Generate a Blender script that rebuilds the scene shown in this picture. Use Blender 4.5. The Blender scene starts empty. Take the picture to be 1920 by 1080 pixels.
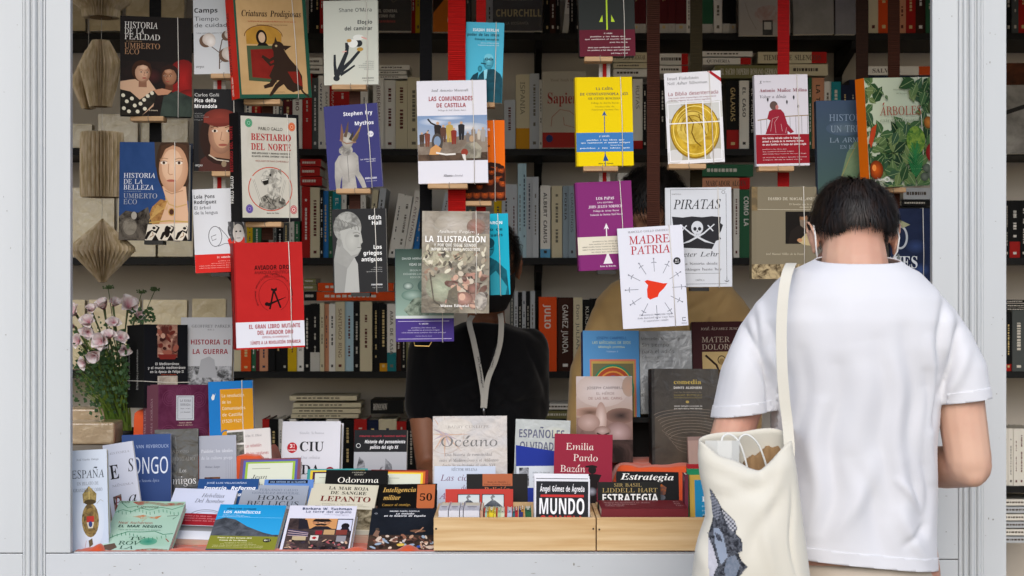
import bpy, bmesh, math, random
from math import sin, cos, pi, radians as R, sqrt, exp
from mathutils import Vector as V, Matrix, noise
import numpy as np
random.seed(7)
SC = bpy.context.scene
COL = SC.collection
# ---------------------------------------------------------------- camera
FPX, CAMY, CAMZ = 2933.0, -3.33, 1.5
cd = bpy.data.cameras.new('camera'); cam = bpy.data.objects.new('camera', cd); COL.objects.link(cam)
cam.location = (0, CAMY, CAMZ); cam.rotation_euler = (R(90), 0, 0)
cd.sensor_width = 36; cd.lens = 36*FPX/1920; cd.clip_start = .05; cd.clip_end = 500
cd.dof.use_dof = True; cd.dof.focus_distance = 3.58; cd.dof.aperture_fstop = 8.0
SC.camera = cam
# ---------------------------------------------------------------- light
w = bpy.data.worlds.new("World"); SC.world = w; w.use_nodes = True
nt = w.node_tree; bg = nt.nodes['Background']; sk = nt.nodes.new('ShaderNodeTexSky')
SUN_EL, SUN_AZ = 38, 184      # degrees; azimuth from +Y clockwise: behind the camera, a little to the left
sk.sky_type = 'NISHITA'; sk.sun_disc = False; sk.sun_elevation = R(SUN_EL); sk.sun_rotation = R(SUN_AZ)
sk.dust_density = 2.0; sk.ozone_density = 1.6
nt.links.new(sk.outputs[0], bg.inputs[0]); bg.inputs[1].default_value = .15
sl = bpy.data.lights.new('sun', 'SUN'); sl.energy = 1.15; sl.angle = R(50); sl.color = (1, .985, .97)
so = bpy.data.objects.new('sun', sl); COL.objects.link(so)
sd = V((sin(R(SUN_AZ))*cos(R(SUN_EL)), cos(R(SUN_AZ))*cos(R(SUN_EL)), sin(R(SUN_EL))))
so.rotation_euler = sd.to_track_quat('Z', 'Y').to_euler(); so.location = (0, -8, 12)
SC.view_settings.view_transform = 'Standard'; SC.view_settings.look = 'None'
SC.view_settings.gamma = 1; SC.view_settings.exposure = 0.36; SC.view_settings.use_curve_mapping = False
SC.cycles.use_denoising = True; SC.cycles.max_bounces = 8
# ---------------------------------------------------------------- helpers
def PX(px, py, y):                      # the point at depth y seen at photograph pixel (px, py)
    s = (y-CAMY)/FPX
    return V(((px-960)*s, y, CAMZ-(py-540)*s))
def lin(h):
    h = h.lstrip('#'); out = []
    for i in (0, 2, 4):
        c = int(h[i:i+2], 16)/255
        out.append(c/12.92 if c <= .04045 else ((c+.055)/1.055)**2.4)
    return (*out, 1)
MC = {}
def mat(key, col='#808080', rough=.5, **k):
    if key in MC: return MC[key]
    m = bpy.data.materials.new(key); m.use_nodes = True; N = m.node_tree.nodes; L = m.node_tree.links
    b = N['Principled BSDF']; c = lin(col) if isinstance(col, str) else (*col[:3], 1)
    b.inputs['Base Color'].default_value = c; b.inputs['Roughness'].default_value = rough
    b.inputs['Specular IOR Level'].default_value = k.get('spec', .4)
    b.inputs['Metallic'].default_value = k.get('metal', 0)
    if k.get('coat'): b.inputs['Coat Weight'].default_value = k['coat']; b.inputs['Coat Roughness'].default_value = k.get('crough', .12)
    if k.get('sheen'): b.inputs['Sheen Weight'].default_value = k['sheen']
    if k.get('sss'):
        b.inputs['Subsurface Weight'].default_value = k['sss']; b.inputs['Subsurface Radius'].default_value = (.02, .008, .004); b.inputs['Subsurface Scale'].default_value = .6
    tc = N.new('ShaderNodeTexCoord')
    def ntex(scale, detail=4, st=(1, 1, 1), kind='ShaderNodeTexNoise'):
        mp = N.new('ShaderNodeMapping'); mp.inputs['Scale'].default_value = st
        L.new(tc.outputs['Object'], mp.inputs[0]); t = N.new(kind); t.inputs['Scale'].default_value = scale
        if kind.endswith('Noise'): t.inputs['Detail'].default_value = detail
        L.new(mp.outputs[0], t.inputs['Vector']); return t
    v = k.get('vary')
    if v:                              # (second colour, scale, stretch, contrast lo, hi)
        t = ntex(v[1], 5, v[2]); rp = N.new('ShaderNodeValToRGB')
        rp.color_ramp.elements[0].position = v[3]; rp.color_ramp.elements[1].position = v[4]
        rp.color_ramp.elements[0].color = c; rp.color_ramp.elements[1].color = lin(v[0])
        L.new(t.outputs['Fac'], rp.inputs[0]); L.new(rp.outputs[0], b.inputs['Base Color'])
    bp = k.get('bump')
    if bp:                             # (scale, strength, distance, stretch)
        t = ntex(bp[0], 4, bp[3] if len(bp) > 3 else (1, 1, 1)); u = N.new('ShaderNodeBump')
        u.inputs['Strength'].default_value = bp[1]; u.inputs['Distance'].default_value = bp[2]
        L.new(t.outputs['Fac'], u.inputs['Height']); L.new(u.outputs[0], b.inputs['Normal'])
        if k.get('coat'): L.new(u.outputs[0], b.inputs['Coat Normal'])
    if k.get('alpha') is not None: b.inputs['Alpha'].default_value = k['alpha']
    MC[key] = m; return m
def flat(col, rough=.45, coat=0):      # plain printed cardboard or cloth of one colour, lightly mottled
    key = 'board_%s_%d_%d' % (col.strip('#'), rough*100, coat*10)
    c = lin(col); d = tuple(x*.86 for x in c[:3])
    h = '#%02x%02x%02x' % tuple(int(255*(x*12.92 if x <= .0031308 else 1.055*x**(1/2.4)-.055)) for x in d)
    return mat(key, col, rough+.08, vary=(h, 14, (1, 1, 1), .42, .75), spec=.2, coat=coat*.25, bump=(90, .12, .0004))
# one material for everything printed: ink colours ride on the print's own faces; grain breaks some areas up
def ink_material(name, rough=.38, coat=0, spec=.4, wrinkle=0):
    m = bpy.data.materials.new(name); m.use_nodes = True; N = m.node_tree.nodes; L = m.node_tree.links; b = N['Principled BSDF']
    a1 = N.new('ShaderNodeAttribute'); a1.attribute_name = 'ink'; a2 = N.new('ShaderNodeAttribute'); a2.attribute_name = 'second_ink'
    a3 = N.new('ShaderNodeAttribute'); a3.attribute_name = 'grain'
    sp = N.new('ShaderNodeSeparateColor'); L.new(a3.outputs['Color'], sp.inputs[0])
    tc = N.new('ShaderNodeTexCoord'); nz = N.new('ShaderNodeTexNoise'); nz.inputs['Detail'].default_value = 7; nz.inputs['Roughness'].default_value = .65; nz.inputs['Distortion'].default_value = .6
    L.new(tc.outputs['Object'], nz.inputs['Vector']); L.new(sp.outputs[0], nz.inputs['Scale'])
    mr = N.new('ShaderNodeMapRange'); L.new(nz.outputs['Fac'], mr.inputs[0])
    mr.inputs[1].default_value = .40; mr.inputs[2].default_value = .60
    mu = N.new('ShaderNodeMath'); mu.operation = 'MULTIPLY'; L.new(mr.outputs[0], mu.inputs[0]); L.new(sp.outputs[1], mu.inputs[1])
    mx = N.new('ShaderNodeMix'); mx.data_type = 'RGBA'; L.new(mu.outputs[0], mx.inputs[0]); L.new(a1.outputs['Color'], mx.inputs[6]); L.new(a2.outputs['Color'], mx.inputs[7])
    L.new(mx.outputs[2], b.inputs['Base Color']); b.inputs['Roughness'].default_value = rough; b.inputs['Specular IOR Level'].default_value = spec
    if coat: b.inputs['Coat Weight'].default_value = coat; b.inputs['Coat Roughness'].default_value = .06
    if wrinkle:
        n2 = N.new('ShaderNodeTexNoise'); n2.inputs['Scale'].default_value = 34; n2.inputs['Detail'].default_value = 8; n2.inputs['Distortion'].default_value = .7
        L.new(tc.outputs['Object'], n2.inputs['Vector']); bu = N.new('ShaderNodeBump'); bu.inputs['Strength'].default_value = wrinkle; bu.inputs['Distance'].default_value = .004
        L.new(n2.outputs['Fac'], bu.inputs['Height']); L.new(bu.outputs[0], b.inputs['Normal']); L.new(bu.outputs[0], b.inputs['Coat Normal'])
    return m
INK = ink_material('printed_ink', .5, 0, .08); INKW = ink_material('ink_under_shrink_wrap', .35, .8, .3, .4)
def link(o, parent=None):
    COL.objects.link(o)
    if parent is not None: o.parent = parent
    return o
def mobj(name, vs, fs, m, parent=None, smooth=False):
    me = bpy.data.meshes.new(name); me.from_pydata([tuple(v) for v in vs], [], fs)
    for x in (m if isinstance(m, (list, tuple)) else [m]): me.materials.append(x)
    if smooth: me.polygons.foreach_set('use_smooth', [True]*len(me.polygons))
    me.update(); return link(bpy.data.objects.new(name, me), parent)
def tag(o, label=None, cat=None, group=None, kind=None):
    if label: o['label'] = label
    if cat: o['category'] = cat
    if group: o['group'] = group
    if kind: o['kind'] = kind
    return o
def empty(name, loc=(0, 0, 0), **k):
    o = bpy.data.objects.new(name, None); o.empty_display_size = .05; COL.objects.link(o); o.location = loc
    return tag(o, **k)
class G:                                # collects simple solids into one mesh
    def __init__(s): s.v = []; s.f = []; s.mi = []
    def add(s, vs, fs, mi=0):
        n = len(s.v); s.v += [tuple(v) for v in vs]; s.f += [tuple(i+n for i in f) for f in fs]; s.mi += [mi]*len(fs); return s
    def box(s, x0, x1, y0, y1, z0, z1, mi=0):
        return s.add([(x0, y0, z0), (x1, y0, z0), (x1, y1, z0), (x0, y1, z0), (x0, y0, z1), (x1, y0, z1), (x1, y1, z1), (x0, y1, z1)],
              [(0, 3, 2, 1), (4, 5, 6, 7), (0, 1, 5, 4), (1, 2, 6, 5), (2, 3, 7, 6), (3, 0, 4, 7)], mi)
    def tube(s, pts, rad, n=6, mi=0, cap=True):
        pts = [V(p) for p in pts]; rad = rad if isinstance(rad, (list, tuple)) else [rad]*len(pts); b = len(s.v); up = None
        for i, p in enumerate(pts):
            d = (pts[min(i+1, len(pts)-1)]-pts[max(i-1, 0)]).normalized()
            if up is None: up = d.orthogonal().normalized()
            up = (up-d*up.dot(d)); up = up.normalized() if up.length > 1e-6 else d.orthogonal().normalized()
            q = d.cross(up)
            for k in range(n):
                a = 2*pi*k/n; s.v.append(tuple(p+(up*cos(a)+q*sin(a))*rad[i]))
        for i in range(len(pts)-1):
            for k in range(n):
                s.f.append((b+i*n+k, b+i*n+(k+1) % n, b+(i+1)*n+(k+1) % n, b+(i+1)*n+k)); s.mi.append(mi)
        if cap:
            s.f += [tuple(b+k for k in range(n))[::-1], tuple(b+(len(pts)-1)*n+k for k in range(n))]; s.mi += [mi, mi]
        return s
    def rings(s, rs, mi=0, cap=True):   # rs: equal-length vertex loops, lofted
        b = len(s.v); n = len(rs[0])
        for r in rs: s.v += [tuple(p) for p in r]
        for i in range(len(rs)-1):
            for k in range(n):
                s.f.append((b+i*n+k, b+i*n+(k+1) % n, b+(i+1)*n+(k+1) % n, b+(i+1)*n+k)); s.mi.append(mi)
        if cap:
            s.f += [tuple(b+k for k in range(n))[::-1], tuple(b+(len(rs)-1)*n+k for k in range(n))]; s.mi += [mi, mi]
        return s
    def ball(s, c, r, nu=16, nv=10, mi=0, M=None):
        r = V(r) if not isinstance(r, (int, float)) else V((r, r, r)); c = V(c); rs = []
        b = len(s.v); top = []
        for j in range(1, nv):
            t = pi*j/nv; ring = []
            for k in range(nu):
                a = 2*pi*k/nu; p = V((r.x*sin(t)*cos(a), r.y*sin(t)*sin(a), -r.z*cos(t)))
                if M is not None: p = M @ p
                ring.append(p+c)
            rs.append(ring)
        s.rings(rs, mi, True); return s
    def build(s, name, m, parent=None, smooth=False):
        o = mobj(name, s.v, s.f, m, parent, smooth)
        if any(s.mi): o.data.polygons.foreach_set('material_index', s.mi)
        return o
# ---------------------------------------------------------------- lettering: glyph outlines of the built-in font
STY = {'n': None, 'b': (0x1D5D4, 0x1D5EE, 0x1D7EC), 'S': (0x1D400, 0x1D41A, 0x1D7CE), 'r': (0x1D434, 0x1D44E, None), 'i': (0x1D434, 0x1D44E, None),
       'I': (0x1D468, 0x1D482, 0x1D7CE), 'B': (0x1D63C, 0x1D656, 0x1D7EC), 'N': (0x1D5A0, 0x1D5BA, None)}
ACC = {'á': 'a1', 'é': 'e1', 'í': 'i1', 'ó': 'o1', 'ú': 'u1', 'ñ': 'n2', 'Á': 'A1', 'É': 'E1', 'Í': 'I1', 'Ó': 'O1', 'Ú': 'U1', 'Ñ': 'N2', 'ü': 'u3'}
GC = {}
def code_of(base, st):
    s = STY[st]
    if s:
        if 'A' <= base <= 'Z': return chr(s[0]+ord(base)-65)
        if 'a' <= base <= 'z': return '\u210e' if (base == 'h' and s[1] == 0x1D44E) else chr(s[1]+ord(base)-97)
        if base.isdigit() and s[2]: return chr(s[2]+ord(base)-48)
    return base
BASE = "ABCDEFGHIJKLMNOPQRSTUVWXYZabcdefghijklmnopqrstuvwxyz0123456789.,:;-()'\u00a1!\u00aa"
try: MATHF = bpy.data.fonts.load(bpy.utils.resource_path('LOCAL')+'/datafiles/fonts/NotoSansMath-Regular.woff2')   # ships with Blender; without it the built-in font falls back to the same glyphs, only slower
except Exception: MATHF = None
def load_style(st):                    # every glyph of a style in two evaluations, one glyph to a line
    chars = list(BASE)+(list(ACC) if st == 'n' else [])
    def ev(lines):
        c = bpy.data.curves.new('t', 'FONT'); c.body = '\n'.join(lines); c.resolution_u = 2; c.space_line = 4
        if st != 'n' and MATHF: c.font = MATHF
        o = bpy.data.objects.new('t', c); m = o.to_mesh()
        vs = np.zeros(len(m.vertices)*3); m.vertices.foreach_get('co', vs); vs = vs.reshape(-1, 3)[:, :2].copy()
        fs = [tuple(p.vertices) for p in m.polygons]; o.to_mesh_clear(); bpy.data.objects.remove(o); bpy.data.curves.remove(c)
        return vs, fs
    cs = [code_of(x, st) for x in chars]
    vs, fs = ev(cs); ws, _ = ev(['H'+x+'H' for x in cs]+['HH'])
    yy, _ = ev(['H']*(len(cs)+1)); y1, _ = ev(['H']); cap = y1[:, 1].max()-y1[:, 1].min(); b0 = yy[:, 1].max()-cap
    pitch = (b0-yy[:, 1].min())/len(cs); base = [b0-i*pitch for i in range(len(cs)+1)]; line = lambda y: int((base[0]-y+pitch*.62)//pitch)
    lv = np.array([line(y) for y in vs[:, 1]]); lw = np.array([line(y) for y in ws[:, 1]]); hh = ws[lw == len(cs), 0].max()
    byl = {}
    for f in fs: byl.setdefault(lv[f[0]], []).append(f)
    for i, ch in enumerate(chars):
        idx = np.nonzero(lv == i)[0]; remap = {int(k): n for n, k in enumerate(idx)}; g = vs[idx].copy()
        if len(g): g[:, 1] -= base[i]
        if st == 'r' and cs[i] != ch: g[:, 0] -= g[:, 1]*.24
        adv = ws[lw == i, 0].max()-hh
        GC[(ch, st)] = (g, [tuple(remap[k] for k in f) for f in byl.get(i, [])], adv)
def glyph(ch, st):
    k = (ch, st)
    if k in GC: return GC[k]
    if ('H', st) not in GC: load_style(st); return glyph(ch, st)
    if ch == ' ': GC[k] = (np.zeros((0, 2)), [], .3 if st in 'SIbB' else .27); return GC[k]
    if ch in ACC:
        acc = ACC[ch][1]; vs, fs, adv = GC[(ACC[ch][0], st)]
        top = vs[:, 1].max(); cx = (vs[:, 0].min()+vs[:, 0].max())/2; n = len(vs)
        if acc == '1': q = [(cx-.02, top+.05), (cx+.06, top+.05), (cx+.17, top+.2), (cx+.07, top+.2)]
        elif acc == '2': q = [(cx-.18, top+.06), (cx-.05, top+.11), (cx+.1, top+.06), (cx+.18, top+.15), (cx+.05, top+.17), (cx-.07, top+.16)]
        else: q = [(cx-.15, top+.07), (cx+.15, top+.07), (cx+.15, top+.15), (cx-.15, top+.15)]
        GC[k] = (np.vstack([vs, np.array(q)]), fs+[tuple(range(n, n+len(q)))], adv); return GC[k]
    print('no glyph', repr(ch)); GC[k] = GC[('-', st)]; return GC[k]
CAPH = {'n': None}
def caph(st):
    if CAPH.get(st) is None: CAPH[st] = glyph('H', st)[0][:, 1].max()
    return CAPH[st]
def text_shape(s, st, track=0):
    vs = []; fs = []; x = 0; n = 0
    for ch in s:
        g, f, a = glyph(ch, st)
        if len(g):
            q = g.copy(); q[:, 0] += x; vs.append(q); fs += [tuple(i+n for i in t) for t in f]; n += len(g)
        x += a+track
    if not vs: return np.zeros((0, 2)), []
    vs = np.vstack(vs); vs[:, 0] -= vs[:, 0].min(); return vs, fs
# ---------------------------------------------------------------- flat print on a w x h rectangle, in percent across and down
class Print:
    def __init__(s, w, h, z=.0002, dz=.000012): s.w, s.h, s.z, s.dz = w, h, z, dz; s.v = []; s.f = []; s.c = []; s.c2 = []; s.g = []; s.lz = z; s.du = 0
    def _add(s, pts, fs, cols, c2=None, g=(0, 0)):
        n = len(s.v); s.lz += s.dz
        for (u, v) in pts: s.v.append((min(max(u+s.du, 0), 100)/100*s.w-s.w/2, (1-min(max(v, 0), 100)/100)*s.h, s.lz))
        for f in fs:
            s.f.append(tuple(i+n for i in f))
            for i in f: s.c.append(cols[i] if isinstance(cols, list) else cols); s.c2.append(c2 or (0, 0, 0, 1)); s.g.append((g[0]/100, g[1], 0, 1))
    def parse(s, c):                    # '#rrggbb' or ('#a','#b', scale, amount): grain of #b over #a
        if isinstance(c, str): return lin(c), None, (0, 0)
        return lin(c[0]), lin(c[1]), (c[2], c[3])
    def P(s, pts, c):
        a, b, g = s.parse(c); n = len(pts); A = sum(pts[i][0]*pts[(i+1) % n][1]-pts[(i+1) % n][0]*pts[i][1] for i in range(n))
        s._add(pts, [tuple(range(n)) if A < 0 else tuple(range(n))[::-1]], a, b, g)
    def Rc(s, u0, v0, u1, v1, c, c_low=None):
        a, b, g = s.parse(c); cols = a if not c_low else [lin(c_low), lin(c_low), a, a]
        s._add([(u0, v1), (u1, v1), (u1, v0), (u0, v0)], [(0, 1, 2, 3)], cols, b, g)
    def E(s, u, v, ru, rv, c, rim=None, a=0, n=20, e=1):    # ellipse, optional rim colour (soft), rotation in degrees
        c0, b, g = s.parse(c); q = [(u, v)]; asp = s.w/s.h
        for k in range(n):
            t = -2*pi*k/n; x, y = ru*cos(t), rv*sin(t)/asp*asp
            xx, yy = x*cos(R(a))-y/asp*sin(R(a)), x*asp*sin(R(a))+y*cos(R(a)); q.append((u+xx, v+yy))
        cols = c0 if not rim else [c0]+[lin(rim)]*n
        s._add(q, [(0, k+1, (k+1) % n+1) for k in range(n)], cols, b, g)
    def L(s, pts, wd, c):               # stroke, width in percent of the cover width
        a, b, g = s.parse(c); asp = s.w/s.h
        wl = [x/2 for x in wd] if isinstance(wd, (list, tuple)) else [wd/2]*len(pts)
        if len(wl) != len(pts): wl = [wl[min(len(wl)-1, int(i*len(wl)/len(pts)))] for i in range(len(pts))]
        l = []; r = []
        for i, p in enumerate(pts):
            q0 = pts[max(i-1, 0)]; q1 = pts[min(i+1, len(pts)-1)]; dx, dy = q1[0]-q0[0], (q1[1]-q0[1])/asp; d = sqrt(dx*dx+dy*dy) or 1
            nx, ny = -dy/d, dx/d; l.append((p[0]+nx*wl[i], p[1]+ny*wl[i]*asp)); r.append((p[0]-nx*wl[i], p[1]-ny*wl[i]*asp))
        n = len(pts); s._add(l+r, [(i, i+1, n+i+1, n+i) for i in range(n-1)], a, b, g)
    def ring(s, u, v, ru, rv, wd, c, n=28, a0=0, a1=360):
        s.L([(u+ru*cos(R(a0+(a1-a0)*k/n)), v+rv*sin(R(a0+(a1-a0)*k/n))) for k in range(n+1)], wd, c)
    def T(s, t, u0, u1, v, h, c, st='n', shear=0):
        vs, fs = text_shape(t, st)
        if not len(vs): return
        wd = vs[:, 0].max(); ch = caph(st); q = [(u0+(x+shear*y)/wd*(u1-u0), v-y/ch*h) for x, y in vs]
        s._add(q, fs, lin(c))
    def TV(s, t, u, v0, v1, h, c, st='n', down=True):      # vertical line of text; h = cap height in percent of the width
        vs, fs = text_shape(t, st)
        if not len(vs): return
        wd = vs[:, 0].max(); ch = caph(st)
        q = [(u+y/ch*h, v0+x/wd*(v1-v0)) if down else (u-y/ch*h, v1-x/wd*(v1-v0)) for x, y in vs]
        s._add(q, fs, lin(c))
    def scatter(s, box, n, ru, rv, cols, seed=1, a=0, e=8):   # many small dabs
        rd = random.Random(seed)
        for _ in range(n):
            c = rd.choice(cols); f = .5+rd.random()
            s.E(rd.uniform(box[0], box[2]), rd.uniform(box[1], box[3]), ru*f, rv*(.5+rd.random()), c, a=rd.uniform(-a, a), n=e)
    def lines(s, n, u0, u1, v0, dv, h, c, words, st='n', al='c', seed=3):
        rd = random.Random(seed)
        for i, t in enumerate(words):
            f = min(1, len(t)/max(len(x) for x in words)); wd = (u1-u0)*f
            a = u0+(u1-u0-wd)*{'l': 0, 'c': .5, 'r': 1}[al]; s.T(t, a, a+wd, v0+i*dv, h, c, st)
    def build(s, name, parent, m=None):
        if not s.f: return None
        me = bpy.data.meshes.new(name); me.from_pydata(s.v, [], s.f); me.materials.append(m or INK)
        for nm, dat in (('ink', s.c), ('second_ink', s.c2), ('grain', s.g)):
            at = me.color_attributes.new(nm, 'FLOAT_COLOR', 'CORNER'); at.data.foreach_set('color', np.array(dat, dtype=np.float32).ravel())
        me.update(); return link(bpy.data.objects.new(name, me), parent)
# grain scale is stored /100 as a colour value; multiplied back here
for m_ in (INK, INKW):
    N = m_.node_tree.nodes; L = m_.node_tree.links
    sp = [n for n in N if n.bl_idname == 'ShaderNodeSeparateColor'][0]; nz = [n for n in N if n.bl_idname == 'ShaderNodeTexNoise'][0]
    k_ = N.new('ShaderNodeMath'); k_.operation = 'MULTIPLY'; k_.inputs[1].default_value = 100
    L.new(sp.outputs[0], k_.inputs[0]); L.new(k_.outputs[0], nz.inputs['Scale'])
# ---------------------------------------------------------------- books
def frame_from(quad, Y, lean, yaw):
    """quad: photo pixels TL, TR, BR, BL of the cover; Y: depth of the lower edge's middle; lean: tilt back in degrees; yaw: turn in degrees"""
    b = PX((quad[2][0]+quad[3][0])/2, (quad[2][1]+quad[3][1])/2, Y)
    n = V((sin(R(yaw))*cos(R(lean)), -cos(R(yaw))*cos(R(lean)), sin(R(lean))))
    c0 = V((0, CAMY, CAMZ))
    def hit(p):
        d = V(((p[0]-960)/FPX, 1, -(p[1]-540)/FPX)); t = (b-c0).dot(n)/d.dot(n); return c0+d*t
    TL, TR, BR, BL = [hit(p) for p in quad]
    ex = ((TR-TL)+(BR-BL)).normalized(); ey = n.cross(ex).normalized()
    if ey.z < 0: ey = -ey
    w_ = ((TR-TL).length+(BR-BL).length)/2; h_ = ((TL-BL).length+(TR-BR).length)/2
    cen = (TL+TR+BR+BL)/4; o = cen-ey*h_/2
    ez = ex.cross(ey)
    M = Matrix((ex.to_4d(), ey.to_4d(), ez.to_4d(), o.to_4d())).transposed()
    for i in range(3): M[3][i] = 0
    M[3][3] = 1
    return M, w_, h_
PAPER = mat('page_block_paper', '#e4dfd0', .8, vary=('#c9c1ac', 60, (.2, .2, 40), .35, .7), spec=.2)
WRAP = mat('shrink_wrap_glint', '#ffffff', .1)
def book_body(root, w_, h_, t, cover, hard, spine='l', wrapped=False):
    cm = cover if not isinstance(cover, str) else flat(cover, .42, .25)
    g = G(); b = .0022 if hard else .0005; o = .003 if hard else 0
    g.box(-w_/2, w_/2, 0, h_, -b, 0)
    g.box(-w_/2, w_/2, 0, h_, -t, -t+b)
    x0, x1 = (-w_/2, -w_/2+b) if spine == 'l' else (w_/2-b, w_/2)
    g.box(x0-.0003, x1+.0003, 0.0003, h_-.0003, -t+b, -b)
    g.build('cover', cm, root)
    p = G()
    xa, xb = (-w_/2+b, w_/2-o-.0006) if spine == 'l' else (-w_/2+o+.0006, w_/2-b)
    n = 6
    for k in range(n):                 # a few leaves out of line so that the block is not a clean box
        za, zb = -t+b+(t-2*b)*k/n, -t+b+(t-2*b)*(k+1)/n; j = random.uniform(0, .0012)
        p.box(xa, xb-j, o+j*.3, h_-o-.0004-j, za+.0001, zb)
    p.build('pages', PAPER, root)
BOOKS = {}
def book(key, quad, Y, label, cover='#dddddd', draw=None, lean=0, yaw=0, t=.022, hard=False, group=None, wrap=False, spine='l', name='book', lift=0):
    if len(quad) == 4 and not isinstance(quad[0], tuple): x0, y0, x1, y1 = quad; quad = ((x0, y0), (x1, y0), (x1, y1), (x0, y1))
    M, w_, h_ = frame_from(quad, Y, lean, yaw)
    r = empty(name, label=label, cat='book', group=group); r.matrix_world = M
    book_body(r, w_, h_, t, cover, hard, spine, wrap)
    if draw:
        p = Print(w_, h_); q = Print(w_, h_, z=.0002); p.q = q
        draw(p, q)
        n0 = len(p.v); p.v += [(x, y, z+p.lz) for x, y, z in q.v]; p.f += [tuple(i+n0 for i in f) for f in q.f]; p.c += q.c; p.c2 += q.c2; p.g += q.g
        p.build('cover_print', r, INKW if wrap else INK)
    BOOKS[key] = (r, M, w_, h_, t); return r
# ================================================================ ground and the white kiosk
PAVE = mat('grey_paving', '#8d8780', .85, vary=('#77716a', 3, (1, 1, 1), .35, .65), bump=(30, .4, .004))
tag(mobj('pavement', [(-40, -60, 0), (40, -60, 0), (40, 40, 0), (-40, 40, 0)], [(0, 1, 2, 3)], PAVE), kind='structure')
WHITE = mat('white_gloss_paint', '#c6c9ca', .35, vary=('#b5b9bb', 2.6, (1.6, 1, .2), .3, .75), bump=(7, .12, .004, (1, 1, .2)), spec=.45)
WHITE2 = mat('white_gloss_paint_rail', '#c3c6c9', .36, vary=('#acb2b6', 3, (.4, 1, 1), .35, .75), bump=(9, .15, .003, (.3, 1, 1)), spec=.45)
SCUFF = mat('dirt_in_seam', '#4a4744', .9)
K = empty('book_kiosk', (0, 0, 0), label='white painted wooden fair kiosk with fluted posts framing the book window', cat='kiosk')
XP = lambda px: (px-960)*(-CAMY)/FPX
ZP = lambda py: CAMZ-(py-540)*(-CAMY)/FPX
TOP = 2.62
def board(name, x0, x1, z0, z1, y0=0, y1=.018, m=WHITE, parent=K, bev=.0012):
    g = G(); g.box(x0, x1, y0, y1, z0, z1); o = g.build(name, m, parent)
    if bev: md = o.modifiers.new('soft_edges', 'BEVEL'); md.width = bev; md.segments = 2
    return o
zs = ZP(1037.5)
board('side_panel', XP(-8), XP(42.5), zs+.001, TOP); board('lower_panel', XP(-8), XP(42.5), .02, zs-.0012); board('door_jamb', -2.52, -2.42, .02, TOP); board('door_head', -2.42, XP(-8), 2.42, TOP)  # unseen left bay, mirrored from the right and left open to light the interior
board('window_post', XP(85.5), XP(132), zs+.001, TOP); board('window_post', XP(1748), XP(1796.5), ZP(1049)+.001, TOP)
board('lower_panel', XP(1748), XP(1796.5), .02, ZP(1049)-.0012); board('door_jamb', XP(1843.5), XP(1887), .02, TOP)
board('lower_panel', XP(85.5), XP(1747.5), .02, zs-.0012, m=WHITE2); board('head_rail', XP(132.5), XP(1747.5), 2.36, TOP, .001, .02)
board('sill_board', XP(133), XP(1747.5), zs-.022, zs, .0195, .06, m=WHITE2)
# fluted mouldings, one strip each
def moulding(px0, px1, name='fluted_moulding'):
    x0, x1 = XP(px0), XP(px1); W = x1-x0
    prof = [(0, 0), (.03, -.004), (.09, -.004), (.12, .0015), (.17, .0015), (.19, -.007), (.23, -.0095), (.30, -.0095), (.34, -.006), (.36, .001), (.42, .002), (.44, -.010), (.5, -.0145), (.58, -.0145), (.64, -.009), (.66, .002), (.74, .002), (.76, -.006), (.82, -.0085), (.88, -.006), (.90, .001), (.94, -.002), (1, -.002)]
    pts = [(x0+W*.004+u*W*.992, y*.6) for u, y in prof]+[(x1-W*.004, .016), (x0+W*.004, .016)]
    g = G(); g.rings([[(x, y, .02) for x, y in pts], [(x, y, TOP) for x, y in pts]]); return g.build(name, WHITE, K)
moulding(42.8, 85.2); moulding(1796.8, 1843.2)
board('door_jamb', 2.42, 2.52, .02, TOP); board('door_head', XP(1887), 2.42, 2.42, TOP)
DARKW = mat('interior_wall_paint', '#d6cdc0', .8, vary=('#c8beb0', 1.4, (1, 1, 1), .35, .7), spec=.2)
def wall(name, x0, x1, y0, y1, z0, z1, m=DARKW): g = G(); g.box(x0, x1, y0, y1, z0, z1); return tag(g.build(name, m), kind='structure')
wall('back_wall', -2.52, 2.53, 1.76, 1.79, .0, TOP); wall('side_wall', -2.55, -2.521, .019, 1.79, 0, TOP); wall('side_wall', 2.531, 2.56, .019, 1.79, 0, TOP)
wall('ceiling', -2.55, 2.56, -.02, 1.79, TOP+.001, TOP+.05, mat('ceiling_paint', '#e6e4e0', .8)); wall('floor', -2.52, 2.53, .02, 1.76, .002, .03, mat('kiosk_floorboards', '#cbbfab', .6))
g = G(); g.box(-2.62, 2.62, -.30, 1.85, TOP+.051, TOP+.09); g.build('roof', mat('roof_metal', '#b9bcbd', .5), K)
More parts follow.
